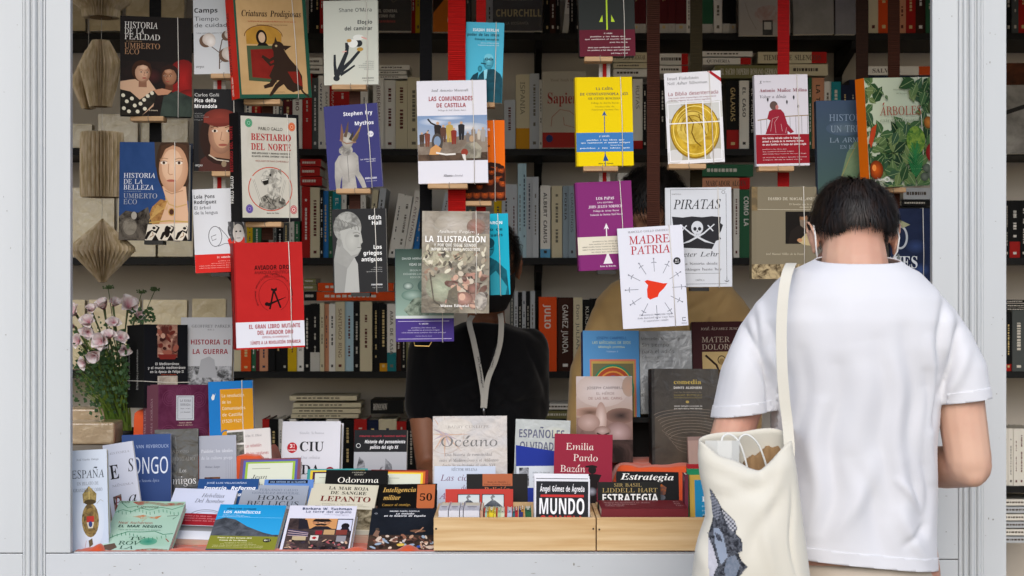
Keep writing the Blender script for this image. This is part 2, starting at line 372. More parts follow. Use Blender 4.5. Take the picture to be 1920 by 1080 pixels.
# small chips and scuffs on the paint
rd = random.Random(3); g = G()
for (px, py, w_, h_) in ((215, 1062, 5, 1.2), (262, 1058, 2, 2), (305, 1074, 3, 3), (555, 1053, 1.5, 4), (565, 1068, 4, 2), (1076, 1058, 3, 5), (1085, 1062, 6, 1), (1000, 1075, 8, 1), (1774, 930, 4, 1), (1782, 322, 4, 1), (1797, 479, 2, 2), (1797, 918, 2, 2), (1820, 110, 2, 2), (52, 317, 2, 2), (20, 465, 1.5, 2), (1774, 997, 2, 2), (1862, 974, 3, 3), (1850, 120, 1.5, 1.5), (1761, 35, 1.4, 1.4), *[(rd.choice([rd.uniform(2, 40), rd.uniform(88, 128), rd.uniform(1750, 1794), rd.uniform(1846, 1884)]), rd.uniform(10, 1030), rd.uniform(.6, 2), rd.uniform(.6, 4)) for _ in range(34)], *[(rd.uniform(100, 1290), rd.uniform(1044, 1078), rd.uniform(.8, 4), rd.uniform(.6, 1.6)) for _ in range(16)]):
    c = (XP(px), ZP(py)); n = 6; w_ *= 1.15; h_ *= 1.15; r = [(c[0]+w_*.0006*cos(2*pi*k/n), -.0004, c[1]+h_*.0006*sin(2*pi*k/n)) for k in range(n)]; g.add(r, [tuple(range(n))])
tag(g.build('paint_chips', mat('paint_chip_grey', '#8f8d88', .8), K), kind='stuff')
# ================================================================ shelving
S = [2.284, 1.928, 1.593, 1.243, .89, .53]
SY = 1.48
BLK = mat('black_shelf_lacquer', '#0b0b0b', .55, spec=.2, vary=('#131211', 5, (1, 4, 4), .4, .7))
sh = empty('wall_shelving', (0, 1.62, 0), label='black wall shelving with brackets filled with books at the back of the kiosk', cat='shelving')
for z in S:
    for (x0, x1) in ((-2.5, .35), (.352, 1.35), (1.352, 2.5)):
        g = G(); g.box(x0, x1, SY-1.62, 1.755-1.62, z-.02, z); g.build('shelf_board', BLK, sh)
for px in (434, 1010, 1590):
    x = (px-960)*(1.6-CAMY)/FPX
    g = G(); g.box(x-.012, x+.012, 1.745-1.62, 1.759-1.62, .1, TOP-.02); g.build('wall_rail', BLK, sh)
    for z in S:
        g = G(); q = lambda xx: [(xx, SY+.015-1.62, z-.0205), (xx, 1.744-1.62, z-.0205), (xx, 1.744-1.62, z-.10), (xx, 1.70-1.62, z-.085), (xx, SY+.03-1.62, z-.043)]
        g.rings([q(x-.010), q(x+.010)]); g.build('bracket', BLK, sh)
# ---------------------------------------------------------------- books standing on the shelves, back row to front
ORD = ['first', 'second', 'third', 'fourth', 'fifth', 'sixth', 'seventh', 'eighth', 'ninth', 'tenth', 'eleventh', 'twelfth', 'thirteenth', 'fourteenth', 'fifteenth', 'sixteenth', 'seventeenth', 'eighteenth', 'nineteenth', 'twentieth', 'twenty-first', 'twenty-second', 'twenty-third', 'twenty-fourth', 'twenty-fifth', 'twenty-sixth', 'twenty-seventh', 'twenty-eighth', 'twenty-ninth', 'thirtieth']
CN = {'w': ('#dcd8cd', 'white'), 'c': ('#cabf9f', 'cream'), 'k': ('#161616', 'black'), 'r': ('#a3201c', 'red'), 'm': ('#5a1f22', 'maroon'), 'g': ('#4c504e', 'grey'), 's': ('#b2b6b9', 'silver grey'), 'b': ('#2c6fae', 'blue'), 'n': ('#1a2138', 'navy'),
      't': ('#1f7f86', 'teal'), 'y': ('#c7a416', 'yellow'), 'o': ('#cf4a1a', 'orange'), 'p': ('#c58a68', 'peach'), 'v': ('#2f5f42', 'green'), 'e': ('#77744c', 'olive'), 'u': ('#3a2018', 'dark brown'), 'l': ('#a9c4cc', 'pale blue'), 'z': ('#8d9ca4', 'blue grey')}
SHN = ['top shelf', 'second shelf', 'third shelf', 'fourth shelf', 'lowest shelf']
def shelf_book(x0, x1, zb, h, col, txt, label, dpt=.15, tilt=0, Y=None, tcol=None, grp='books standing on the back shelves'):
    Y = (SY+.012+random.uniform(-.004, .008)) if Y is None else Y
    a = (x0-960)*(Y-CAMY)/FPX; b = (x1-960)*(Y-CAMY)/FPX; W = (b-a)*.985; r = empty('book', ((a+b)/2, Y, zb+.0005), label=label, cat='book', group=grp)
    r.rotation_euler = (0, R(tilt), 0)
    hexc = CN[col][0]; c = flat(hexc, .4, .3); n = 5; bow = min(.004, W*.14)
    prof = [(-W/2, .004), (-W/2+.0008, .0005), (-W/4, -bow*.8), (0, -bow), (W/4, -bow*.8), (W/2-.0008, .0005), (W/2, .004)]
    full = prof+[(W/2, dpt), (W/2-.0016, dpt), (W/2-.0016, .006), (-W/2+.0016, .006), (-W/2+.0016, dpt), (-W/2, dpt)]
    g = G(); g.rings([[(x, y, 0) for x, y in full], [(x, y, h) for x, y in full]]); g.build('cover', c, r)
    g = G(); g.box(-W/2+.0018, W/2-.0018, .0065, dpt-.003, .002, h-.003-random.uniform(0, .002)); g.build('pages', PAPER, r)
    pr = Print(W, h, z=.0002); light = sum(lin(hexc)[:3]) > .9
    tc = tcol or (random.choice(['#3a3632', '#5a2a26', '#2c3448', '#6a6458']) if light else random.choice(['#cfc9bb', '#b8b2a4', '#c9b27a', '#d8d4cc']))
    pr.Rc(0, 0, 100, 100, hexc)
    if txt and '|' in txt: txt, band = txt.split('|'); bc = {'Y': '#c58a1a', 'T': '#1f6f74', 'W': '#bdbab0', 'R': '#a3201c', 'L': '#5f9cc0'}[band[0]]; f0, f1 = (88, 100) if len(band) == 1 else (72, 100); pr.Rc(0, f0, 100, f1, bc)
    if txt: pr.TV(txt, 32, 10, 10+min(70, 5+len(txt)*5.5), 34, tc, 'b' if random.random() < .5 else 'N')
    else:                              # print too small and blurred to read: short dashes
        v = random.uniform(8, 22); e = random.uniform(60, 82); wd = random.uniform(14, 30)
        while v < e:
            l = random.uniform(1.5, 5); pr.Rc(50-wd/2, v, 50+wd/2, v+l, tc); v += l+random.uniform(.8, 2.0)
            if random.random() < .12: v += 8
    if random.random() < .6: pr.Rc(34, 90, 66, 94, tc)
    pr.v = [(x, y, z) for x, y, z in pr.v]
    o = pr.build('spine_print', r)
    if o: o.matrix_local = Matrix(((1, 0, 0, 0), (0, 0, -1, -bow-.0002), (0, 1, 0, 0), (0, 0, 0, 1)))
    return r
def run(row, place, items, grp=None):
    zb = S[row]
    for i, it in enumerate(items):
        x0, x1, yt, col = it[:4]; txt = it[4] if len(it) > 4 else ''; tilt = it[5] if len(it) > 5 else 0
        h = CAMZ-(yt-540)*(SY+.012-CAMY)/FPX-zb
        if len(items) == 1: lab = f'{CN[col][1]} spine alone on the {SHN[row]} {place}'
        else: lab = f'{CN[col][1]} spine, {ORD[i] if i < len(items)-1 else "last"} in the {SHN[row]} row {place}'
        shelf_book(x0, x1, zb, h, col, txt, lab, tilt=tilt)
def lying(row_z, place, items, Y=None, grp='books lying flat on the back shelves'):   # (x0, x1, ytop px, ybottom px, colour, text)
    for i, (x0, x1, y0, y1, col, txt) in enumerate(items):
        Yf = (SY+.015) if Y is None else Y; Yf += random.uniform(-.003, .01)
        a = (x0-960)*(Yf-CAMY)/FPX; b = (x1-960)*(Yf-CAMY)/FPX; z1 = CAMZ-(y0-540)*(Yf-CAMY)/FPX; z0 = CAMZ-(y1-540)*(Yf-CAMY)/FPX
        lab = f'{CN[col][1]} book lying flat {place}' if len(items) == 1 else f'{CN[col][1]} book, {["topmost", "second", "third", "fourth", "fifth", "sixth"][i] if i < len(items)-1 else "bottommost"} of the flat stack {place}'
        r = empty('book', ((a+b)/2, Yf, z0+.0004), label=lab, cat='book', group=grp); W = b-a; H = z1-z0-.001
        g = G(); g.box(-W/2, W/2, 0, .0015, 0, H); g.box(-W/2, W/2, .0016, .14, 0, .0014); g.box(-W/2, W/2, .0016, .14, H-.0014, H); g.build('cover', flat(CN[col][0], .4, .3), r)
        g = G(); g.box(-W/2+.002, W/2-.002, .0018, .138, .0016, H-.0016); g.build('pages', PAPER, r)
        pr = Print(W, H, z=.0002); light = sum(lin(CN[col][0])[:3]) > .9; tc = '#4a4038' if light else '#cfc9bb'
        pr.Rc(0, 0, 100, 100, CN[col][0])
        if txt and '|' in txt: txt, bd = txt.split('|'); pr.Rc(78, 0, 100, 100, {'R': '#b01f1c', 'W': '#c8c5bc', 'K': '#1a1a1a', 'O': '#c8501e'}[bd])
        if txt: pr.T(txt, 8, 8+min(84, len(txt)*6), 72, 46, tc, 'S')
        else:
            u = 10
            while u < 70: l = random.uniform(3, 9); pr.Rc(u, 34, u+l, 62, tc); u += l+2
        o = pr.build('spine_print', r)
        if o: o.matrix_local = Matrix(((1, 0, 0, 0), (0, 0, -1, -.0004), (0, 1, 0, 0), (0, 0, 0, 1)))
# top shelf
run(0, 'beside the tan beast book', [(579, 590, -90, 'k'), (590, 600, -90, 'k'), (600, 607, -92, 'r')])
run(0, 'left of the broad red strap', [(771, 779, -95, 'r'), (779, 789, -95, 'y')])
run(0, 'between the two red straps', [(872, 882, -90, 'g'), (912, 924, -92, 's')])
run(0, 'right of the black biography', [(1021, 1031, -80, 'k'), (1031, 1042, -84, 'u'), (1042, 1050, -80, 'k')])
run(0, 'leaning beside the lime arrow book', [(1054, 1065, -70, 'w', '|WW', 6), (1067, 1078, -72, 'k'), (1078, 1088, -76, 'k')])
run(0, 'right of the lime arrow book', [(1188, 1199, -82, 'm', 'HISTORIA|W'), (1199, 1211, -82, 'm', 'RUTA Y|W'), (1212, 1220, -82, 'w'), (1236, 1253, -84, 'm', 'BANDERAS|W'), (1253, 1266, -84, 'm', 'DIVINA|W'), (1266, 1287, -84, 'm', 'VENCER|W'), (1287, 1296, -80, 'w'), (1314, 1337, -88, 'v', 'ANARQ|W'), (1338, 1354, -88, 'w'), (1354, 1368, -86, 'k', 'ROMA|W'), (1368, 1380, -86, 'k', 'INFAMIA|W')])
run(0, 'behind the two dark brown straps', [(1628, 1646, -90, 'c', 'EL LIBRO'), (1646, 1667, -92, 'o'), (1684, 1698, -90, 'p'), (1698, 1716, -90, 'r'), (1716, 1735, -90, 'u'), (1735, 1752, -90, 'v')])
# second shelf
run(1, 'behind the tan beast book', [(458, 472, 168, 'w'), (472, 489, 168, 'r'), (512, 523, 170, 'w'), (523, 531, 166, 'g'), (531, 549, 170, 'm'), (549, 567, 166, 'w', 'PERO'), (567, 585, 138, 'r'), (585, 597, 146, 'g'), (597, 607, 142, 'w', 'VEINTE')])
run(1, 'behind the indigo book', [(607, 618, 160, 'w', 'SANTA'), (618, 630, 160, 'r', 'RAPACES'), (630, 655, 156, 'r'), (676, 690, 160, 'w'), (700, 720, 148, 'w', 'BIRKENAU'), (720, 742, 150, 'w'), (742, 764, 152, 'c'), (764, 788, 146, 'c')])
run(1, 'beside the light blue smoking man', [(945, 966, 188, 's'), (967, 993, 140, 'c', 'ISPANIA|YY'), (993, 1011, 138, 's'), (1011, 1017, 150, 'w')])
run(1, 'right of the yellow book', [(1186, 1205, 148, 'w', 'RUTAS|R'), (1205, 1213, 158, 'k'), (1236, 1248, 150, 'k')])
run(1, 'right of the gold coin book', [(1362, 1386, 152, 'k', 'GALAXIAS|RR'), (1386, 1404, 152, 'w', 'EL CASO'), (1404, 1418, 154, 'k', 'EL PRINCIPE')])
run(1, 'right of the pinkish white book', [(1516, 1522, 146, 'v'), (1522, 1545, 146, 'p', 'LA TIERRA'), (1545, 1558, 153, 'w'), (1558, 1576, 154, 't'), (1576, 1592, 160, 'n'), (1592, 1606, 150, 'n')])
lying(S[1], 'right of the tan beast book', [(578, 605, 108, 122, 'w', ''), (576, 606, 123, 138, 'w', '')])
lying(S[1], 'right of the abstract figure book', [(709, 768, 122, 131, 'w', ''), (708, 762, 132, 140, 'w', ''), (708, 764, 141, 148, 'w', '')])
lying(S[1], 'behind the reddish brown strap', [(1150, 1215, 98, 117, 'c', 'CONVERTIR APACIGUAR'), (1150, 1216, 118, 128, 'c', ''), (1150, 1216, 129, 144, 'w', '')])
lying(S[1], 'between the reddish brown and olive straps', [(1234, 1290, 100, 122, 'w', '|R'), (1234, 1290, 123, 138, 'w', '|R')])
lying(S[1], 'above the gold coin book', [(1316, 1411, 96, 106, 'w', ''), (1318, 1408, 108, 121, 'w', 'QUIMERIA|R'), (1340, 1478, 122, 147, 'e', 'EL SACRO IMPERIO ROMANO GERMANICO')])
lying(S[1], 'crossing behind the dark red strap', [(1421, 1550, 97, 119, 'c', 'TIEMPO DE SILENCIOS|R'), (1480, 1552, 120, 142, 'c', '')])
lying(S[1], 'above the botanical cover', [(1626, 1750, 124, 141, 'w', 'SALVAJE|O'), (1626, 1750, 142, 158, 'n', '')])
run(1, 'hidden behind the botanical cover', [(1630, 1646, 162, 'k'), (1646, 1664, 162, 'm')])
# third shelf
run(2, 'below the framed howling wolf', [(463, 474, 420, 'y'), (474, 490, 414, 'v'), (513, 519, 416, 'g'), (519, 531, 412, 'k'), (531, 542, 416, 'g'), (542, 552, 416, 'w'), (552, 562, 414, 'v')])
run(2, 'left of the marble head', [(566, 582, 350, 'r'), (582, 600, 352, 'c'), (600, 606, 356, 'k'), (605, 616, 358, 'b', '', 0), (616, 624, 358, 'v'), (624, 640, 360, 't', 'EL MITO'), (640, 650, 362, 'w'), (650, 657, 358, 'k'), (676, 686, 366, 'w')])
run(2, 'right of the marble head', [(686, 697, 356, 'c', '', 6), (697, 709, 352, 's', '', 7), (728, 740, 362, 'w', '', 9), (740, 756, 366, 'w', '', 9), (756, 770, 356, 'w', 'EL ATENTADO', 10), (772, 783, 362, 'b', '', 9)])
run(2, 'either side of the broad red strap', [(809, 822, 360, 's', '', 12), (824, 836, 362, 's', '', 10), (874, 890, 384, 'g')])
run(2, 'left of the purple book', [(926, 941, 376, 'y'), (941, 957, 346, 's'), (957, 970, 346, 's'), (971, 979, 307, 'l'), (979, 987, 307, 'l'), (987, 998, 332, 's'), (998, 1010, 332, 's'), (1013, 1032, 348, 'w', 'ALBERT CAMUS|L'), (1034, 1054, 349, 'c', ''), (1055, 1066, 349, 'z', 'POESIA'), (1066, 1079, 349, 'z', 'CUADERNOS')])
run(2, 'beside the skull and crossed swords flag', [(1375, 1386, 354, 'w'), (1386, 1412, 356, 'v', 'COMO LA')])
lying(S[2], 'as red blocks beside the indigo book', [(563, 602, 298, 312, 'r', ''), (563, 600, 313, 330, 'r', ''), (563, 604, 331, 348, 'r', '')])
lying(S[2], 'behind the purple book', [(1158, 1262, 324, 346, 'w', ''), (1160, 1216, 347, 356, 'k', '')])
lying(S[2], 'above the skull and crossed swords flag', [(1316, 1412, 308, 331, 'v', ''), (1316, 1406, 333, 355, 'p', 'MARCADOR ALGEN|R')])
lying(S[2], 'below the botanical cover', [(1694, 1750, 352, 374, 's', ''), (1690, 1750, 375, 386, 'k', '')])
run(2, 'below the botanical cover', [(1690, 1700, 388, 'k', ''), (1700, 1711, 388, 'k'), (1711, 1722, 388, 'k'), (1722, 1733, 388, 'k'), (1733, 1746, 388, 'k')])
# fourth shelf
run(3, 'below the marble head', [(438, 452, 600, 'c'), (452, 471, 600, 'o', ''), (471, 480, 596, 'v'), (480, 487, 592, 'm'), (487, 503, 590, 'p'), (503, 516, 588, 'k', 'KASI'), (516, 528, 586, 'k'), (528, 540, 590, 'k', 'CURZIO'), (540, 557, 588, 'y'), (557, 570, 590, 'w', 'CATALANES'), (570, 582, 572, 'k'), (582, 600, 570, 'k', '|WW'), (600, 608, 568, 'c'), (608, 617, 570, 'p'), (617, 629, 570, 'w'), (629, 647, 566, 'c', 'SANTIAGO RING'), (647, 663, 566, 'l'), (663, 675, 566, 'k'), (675, 698, 566, 'c', ''), (698, 712, 568, 'k', ''), (712, 726, 570, 'k', '|Y'), (726, 743, 570, 'w', 'AMA DE CASA|TT'), (743, 752, 580, 'u'), (752, 762, 584, 'k'), (762, 772, 590, 'e'), (772, 782, 590, 'k')])
lying(S[3], 'above the row behind the marble head', [(596, 738, 530, 546, 'o', ''), (594, 740, 547, 564, 'o', '')])
lying(S[3], 'left of the orange ones', [(570, 592, 522, 532, 'e', ''), (568, 594, 533, 545, 'e', ''), (570, 594, 546, 564, 'k', '')])
run(3, 'right of the black-clad bookseller', [(956, 964, 546, 'g'), (964, 971, 546, 's'), (971, 979, 548, 'k'), (979, 986, 546, 's'), (986, 994, 546, 'k'), (994, 1003, 546, 's'), (1010, 1044, 557, 'o', 'JULIO'), (1045, 1075, 558, 'u', 'GAMEZ JUNOA'), (1075, 1092, 558, 'c', 'Don JULIAN'), (1092, 1110, 562, 'k', 'KUKSO'), (1110, 1122, 560, 'k')])
# lowest shelf
run(4, 'behind the split-title white book', [(492, 505, 786, 'r'), (505, 522, 786, 'k'), (522, 531, 786, 'w'), (531, 543, 788, 'k'), (543, 556, 786, 'w'), (556, 570, 790, 'k'), (570, 584, 788, 'n'), (584, 600, 788, 'k'), (600, 612, 790, 'n'), (612, 636, 786, 'w'), (640, 664, 788, 'k'), (664, 688, 786, 'r'), (688, 710, 788, 'n'), (710, 744, 786, 'c'), (744, 762, 790, 'r'), (762, 780, 790, 'k')])
lying(S[4], 'above the lowest row', [(543, 669, 742, 751, 'c', ''), (550, 677, 755, 764, 'c', ''), (548, 676, 766, 775, 'c', ''), (546, 672, 776, 784, 'c', '')])
lying(S[4], 'beside the black-clad bookseller', [(695, 757, 750, 776, 'k', 'ROMANOV')])
lying(S[4], 'between the two booksellers', [(1022, 1085, 757, 768, 'w', ''), (1020, 1086, 770, 785, 'e', ''), (1020, 1086, 787, 800, 'k', '')])
run(4, 'between the two booksellers', [(1008, 1024, 802, 'n'), (1024, 1044, 804, 'k'), (1044, 1062, 802, 'g'), (1062, 1084, 804, 'u')])
# seen through the opening on the far right
run(0, 'behind the right post', [(1884, 1897, -90, 'k'), (1897, 1909, -88, 'g'), (1909, 1926, -90, 'r'), (1926, 1944, -90, 'm')])
run(2, 'behind the right post', [(1884, 1892, 376, 'k'), (1892, 1912, 376, 'k', '|RR'), (1912, 1926, 376, 'k'), (1926, 1946, 376, 'k')])
run(3, 'behind the right post', [(1884, 1897, 586, 'k', '|R'), (1897, 1922, 582, 'g', ''), (1922, 1946, 586, 'k')])
lying(S[3], 'behind the right post', [(1884, 1930, 562, 568, 'k', ''), (1884, 1934, 570, 576, 'k', ''), (1884, 1934, 577, 583, 'k', '')])
run(4, 'behind the right post', [(1880, 1890, 804, 'w'), (1890, 1900, 804, 'w'), (1900, 1910, 804, 'w'), (1910, 1920, 804, 'w'), (1920, 1930, 804, 'w'), (1930, 1940, 804, 'w')])
lying(S[5], 'behind the right post', [(1880, 1945, 936+i*14, 948+i*14, 's' if i % 2 else 'w', '') for i in range(6)], grp='pale books stacked low on the right')
# face-out books on the shelves
def d_sap(p, q): p.Rc(0, 0, 100, 100, '#a8a08f'); p.Rc(0, 80, 100, 100, '#94251d'); p.L([(20, 72), (22, 60), (40, 50), (62, 52), (80, 60), (76, 74), (50, 70), (48, 60)], 1.4, '#8c4a3c'); p.E(16, 88, 8, 5, '#26305a'); q.T('Yuval Noah Harari', 18, 86, 13, 3.4, '#6a6459', 'r'); q.T('Sapiens', 12, 92, 42, 14, '#8c2320', 'S')
def d_chur(p, q): p.Rc(0, 0, 100, 100, ('#26272a', '#3c3e41', 5, .8)); p.E(55, 40, 30, 30, '#5c5e61', '#2c2d30'); q.T('ANDREW ROBERTS', 20, 80, 66, 2.6, '#7d7a6f', 'N'); q.T('CHURCHILL', 6, 98, 84, 8, '#9a8c62', 'b'); q.T('LA BIOGRAFÍA', 26, 72, 93, 3, '#7d7a6f', 'N')
def d_gen(p, q): p.Rc(0, 0, 100, 100, ('#1c1a17', '#2b261f', 5, .8)); p.L([(20, 50), (50, 66), (86, 56)], 3, '#4c4431'); q.T('EL GENERAL', 8, 62, 78, 3.6, '#a8a296', 'b'); q.T('COMO FUE', 10, 54, 84, 3.4, '#a8a296', 'b'); q.T('Cambios', 6, 56, 90, 3, '#a0352c', 'b')
def d_ora(p, q): p.Rc(0, 0, 100, 100, '#b4631c'); p.P([(0, 0), (60, 0), (40, 60), (0, 78)], '#2a1c14'); p.E(70, 86, 24, 9, '#c9c2b6'); q.T('3ª', 60, 80, 88, 5, '#3a3632', 'b')
def d_espm(p, q): p.Rc(0, 0, 100, 100, '#a09a92'); p.L([(6, 60), (98, 60)], .6, '#7a746c'); p.L([(12, 66), (20, 80), (34, 94)], 1, '#807a70'); p.E(60, 78, 30, 10, ('#a8a198', '#8c4a44', 20, .7)); p.Rc(46, 84, 66, 100, '#262626'); p.Rc(49, 86, 63, 94, '#b8b4aa'); q.T('España y México', 10, 96, 42, 5, '#6d675f', 'r'); q.T('en los siglos XVI', 6, 94, 52, 5, '#6d675f', 'r')
def d_art(p, q): p.Rc(0, 0, 100, 100, ('#77746e', '#a29e96', 6, 1)); p.L([(0, 40), (40, 30), (80, 44)], 8, '#2c2a28'); p.E(70, 40, 14, 8, '#8c2a28')
def d_plain(c1, c2):
    def f(p, q): p.Rc(0, 0, 100, 100, (c1, c2, 5, .9))
    return f
FO = 'books shown face out on the back shelves'
for (k, qd, Y, cv, dr, wr, lb) in [
 ('sap', ((1018,134),(1100,134),(1098,277),(1016,277)), 1.44, '#a8a08f', d_sap, 0, 'beige book with red title and red band behind the yellow book'),
 ('chur', ((924,-110),(1018,-110),(1016,58),(925,58)), 1.44, '#26272a', d_chur, 1, 'black shrink-wrapped biography with pale gold title beside the narrow red strap'),
 ('gen', ((704,-100),(772,-100),(770,58),(704,58)), 1.45, '#1c1a17', d_gen, 1, 'near black face-out book beside the abstract figure book'),
 ('ora', ((812,-100),(872,-100),(870,60),(812,60)), 1.46, '#b4631c', d_ora, 0, 'dark orange face-out book with a round pale sticker beside the broad red strap'),
 ('espm', ((1385,-110),(1482,-110),(1480,66),(1386,66)), 1.44, '#a09a92', d_espm, 1, 'pale grey face-out book behind the top of the dark red strap'),
 ('gr1', ((1486,-110),(1562,-112),(1562,64),(1486,64)), 1.45, '#7f7d78', d_plain('#8a8882', '#716f6a'), 1, 'plain grey wrapped book right of the dark red strap'),
 ('gr2', ((1566,-108),(1604,-108),(1604,64),(1566,64)), 1.46, '#77767a', d_plain('#7c7b80', '#67666a'), 1, 'narrow grey wrapped book left of the darkest strap'),
 ('art', ((1886,160),(1990,158),(1990,287),(1886,288)), 1.44, '#77746e', d_art, 0, 'grey picture book with a red bird behind the right post'),
 ('art2', ((1884,118),(1930,118),(1930,230),(1884,230)), 1.50, '#5a3420', d_plain('#6b3a20', '#2a1c16'), 0, 'dark brown book rising above the grey picture book')]:
    book(k, qd, Y, lb, cover=cv, draw=dr, lean=2, t=.02, group=FO, wrap=bool(wr))
WG = 'shrink-wrapped cream books on the left shelves'
def d_wrap(p, q): p.Rc(0, 0, 100, 100, ('#b8a67e', '#d2c5a2', 4, .9)); p.Rc(6, 8, 94, 92, ('#cbbc96', '#ac9a74', 7, .8)); p.E(50, 45, 34, 26, ('#d6c9a6', '#b8a67e', 9, .8))
for i, (qd, Y, pl) in enumerate([((134, -70, 160, 58), 1.5, 'topmost shelf, beside the white post'), ((168, -70, 226, 58), 1.48, 'topmost shelf, behind the upper paper ornament'), ((236, -70, 280, 58), 1.48, 'topmost shelf, left of the black strap'), ((302, -70, 346, 58), 1.48, 'topmost shelf, right of the black strap'),
   ((134, 232, 172, 277), 1.49, 'second shelf, beside the white post'), ((184, 214, 258, 277), 1.48, 'second shelf, behind the drum-shaped ornament'), ((264, 222, 280, 277), 1.5, 'second shelf, against the black strap'), ((304, 224, 352, 277), 1.48, 'second shelf, above the blue portrait book'),
   ((134, 352, 214, 481), 1.48, 'third shelf, behind the lowest ornament'), ((220, 372, 292, 481), 1.48, 'third shelf, left below the blue portrait book'), ((297, 380, 362, 481), 1.48, 'third shelf, right below the blue portrait book'),
   ((134, 562, 158, 692), 1.49, 'fourth shelf, beside the white post'), ((166, 562, 262, 692), 1.48, 'fourth shelf, behind the blossoms'), ((268, 562, 350, 692), 1.48, 'fourth shelf, above the black volumes'), ((360, 560, 423, 692), 1.48, 'fourth shelf, behind the grey war book')]):
    book('wr%d' % i, qd, Y, 'cream shrink-wrapped book on the '+pl, cover='#b8a67e', draw=d_wrap, lean=3, yaw=random.uniform(-5, 5), t=.03, group=WG, wrap=True)
# ================================================================ small drawings that recur on covers
def mixc(a, b, t=.5): return '#'+''.join('%02x' % int(int(a[i:i+2], 16)*(1-t)+int(b[i:i+2], 16)*t) for i in (1, 3, 5))
def face(p, u, v, s, skin='#c79d7c', dark='#7d5640', hair='#2a1b14', turn=0, asp=1.0, beard=False, eyes=True, cap=None):
    k = p.w/p.h*1.0
    p.E(u-turn*s*.1, v-s*.25*k, s*1.22, s*1.35*k, hair, n=22)
    p.P([(u-s*.45, v+s*.6*k), (u+s*.45, v+s*.6*k), (u+s*.5, v+s*1.75*k), (u-s*.5, v+s*1.75*k)], dark)
    p.E(u, v, s*.92, s*1.22*k, skin, dark, n=26)
    md = mixc(skin, dark, .45)
    p.E(u-turn*s*.15, v-s*.05*k, s*.78, s*1.05*k, mixc(skin, dark, .12), md, n=24); p.E(u+turn*s*.2, v+s*.25*k, s*.3, s*.22*k, mixc(skin, '#c86a50', .25), mixc(skin, dark, .12), n=16); p.E(u+turn*s*.1, v-s*.7*k, s*.5, s*.3*k, mixc(skin, '#ffffff', .12), mixc(skin, dark, .12), n=16)
    if cap: p.E(u+turn*s*.1, v-s*.95*k, s*1.15, s*.75*k, cap, n=18)
    else: p.P([(u-s*1.0, v-s*.2*k), (u-s*.95, v-s*1.2*k), (u, v-s*1.6*k), (u+s*.95, v-s*1.2*k), (u+s*1.0, v-s*.2*k), (u+s*.6, v-s*.85*k), (u+s*.05, v-s*1.02*k), (u-s*.6, v-s*.85*k)], hair)
    if eyes:
        for e in (-1, 1):
            x = u+e*s*.36+turn*s*.18
            p.E(x, v-s*.12*k, s*.17, s*.09*k, '#b39a86', n=10); p.E(x, v-s*.12*k, s*.085, s*.085*k, '#241712', n=8)
            p.L([(x-s*.22, v-s*.33*k), (x, v-s*.4*k), (x+s*.2, v-s*.33*k)], s*.07, dark)
        x = u+turn*s*.24; p.L([(x+turn*.1, v-s*.15*k), (x-s*.1, v+s*.3*k), (x+s*.1, v+s*.33*k)], s*.07, dark)
    p.E(u+turn*s*.2, v+s*.62*k, s*.26, s*.09*k, '#9c4a40', n=12)
    if beard: p.P([(u-s*.7, v+s*.3*k), (u-s*.3, v+s*.5*k), (u+s*.3, v+s*.5*k), (u+s*.7, v+s*.3*k), (u+s*.5, v+s*1.3*k), (u, v+s*2.1*k), (u-s*.5, v+s*1.3*k)], beard)
def figure(p, u, v, s, c, head='#b58a6c', arm=None):     # a small standing figure: feet at (u, v), height s percent of h
    k = p.h/p.w
    w_ = s*k*.16
    p.P([(u-w_*.8, v), (u-w_, v-s*.45), (u-w_*1.1, v-s*.8), (u-w_*.4, v-s*.86), (u+w_*.4, v-s*.86), (u+w_*1.1, v-s*.8), (u+w_, v-s*.45), (u+w_*.7, v), (u+w_*.1, v), (u, v-s*.4), (u-w_*.1, v)], c)
    p.E(u, v-s*.93, w_*.48, s*.075, head, n=10)
    if arm: p.L([(u, v-s*.78), (u+arm*w_*2, v-s*.95), (u+arm*w_*3, v-s*1.15)], w_*.5, c)
def sword(p, cu, cv, a, r0, r1, c):
    k = p.w/p.h; d = (cos(R(a)), sin(R(a)))
    f = lambda r, o=0: (cu+d[0]*r-d[1]*o, cv+(d[1]*r+d[0]*o)*k)
    p.L([f(r0), f(r1)], .8, c); m = r0+(r1-r0)*.68
    p.L([f(m, -4), f(m+1, 0), f(m, 4)], 1.0, c); p.L([f(r1-1), f(r1+1)], 2.0, c)
WRDS = 'una historia de los pueblos y las ideas que cambiaron el mundo antiguo desde la edad media hasta nuestros días con prólogo del autor y notas'.split()
def small(q, u0, u1, v0, dv, n, h, c, st='n', al='c', seed=1):
    rd = random.Random(seed); L_ = []
    for _ in range(n):
        i = rd.randrange(0, 16); L_.append(' '.join(WRDS[i:i+rd.choice([5, 6, 6, 7])]))
    q.lines(n, u0, u1, v0, dv, h, c, L_, st, al)
HG = []       # hanging books: (key, ledge?) gathered for the straps
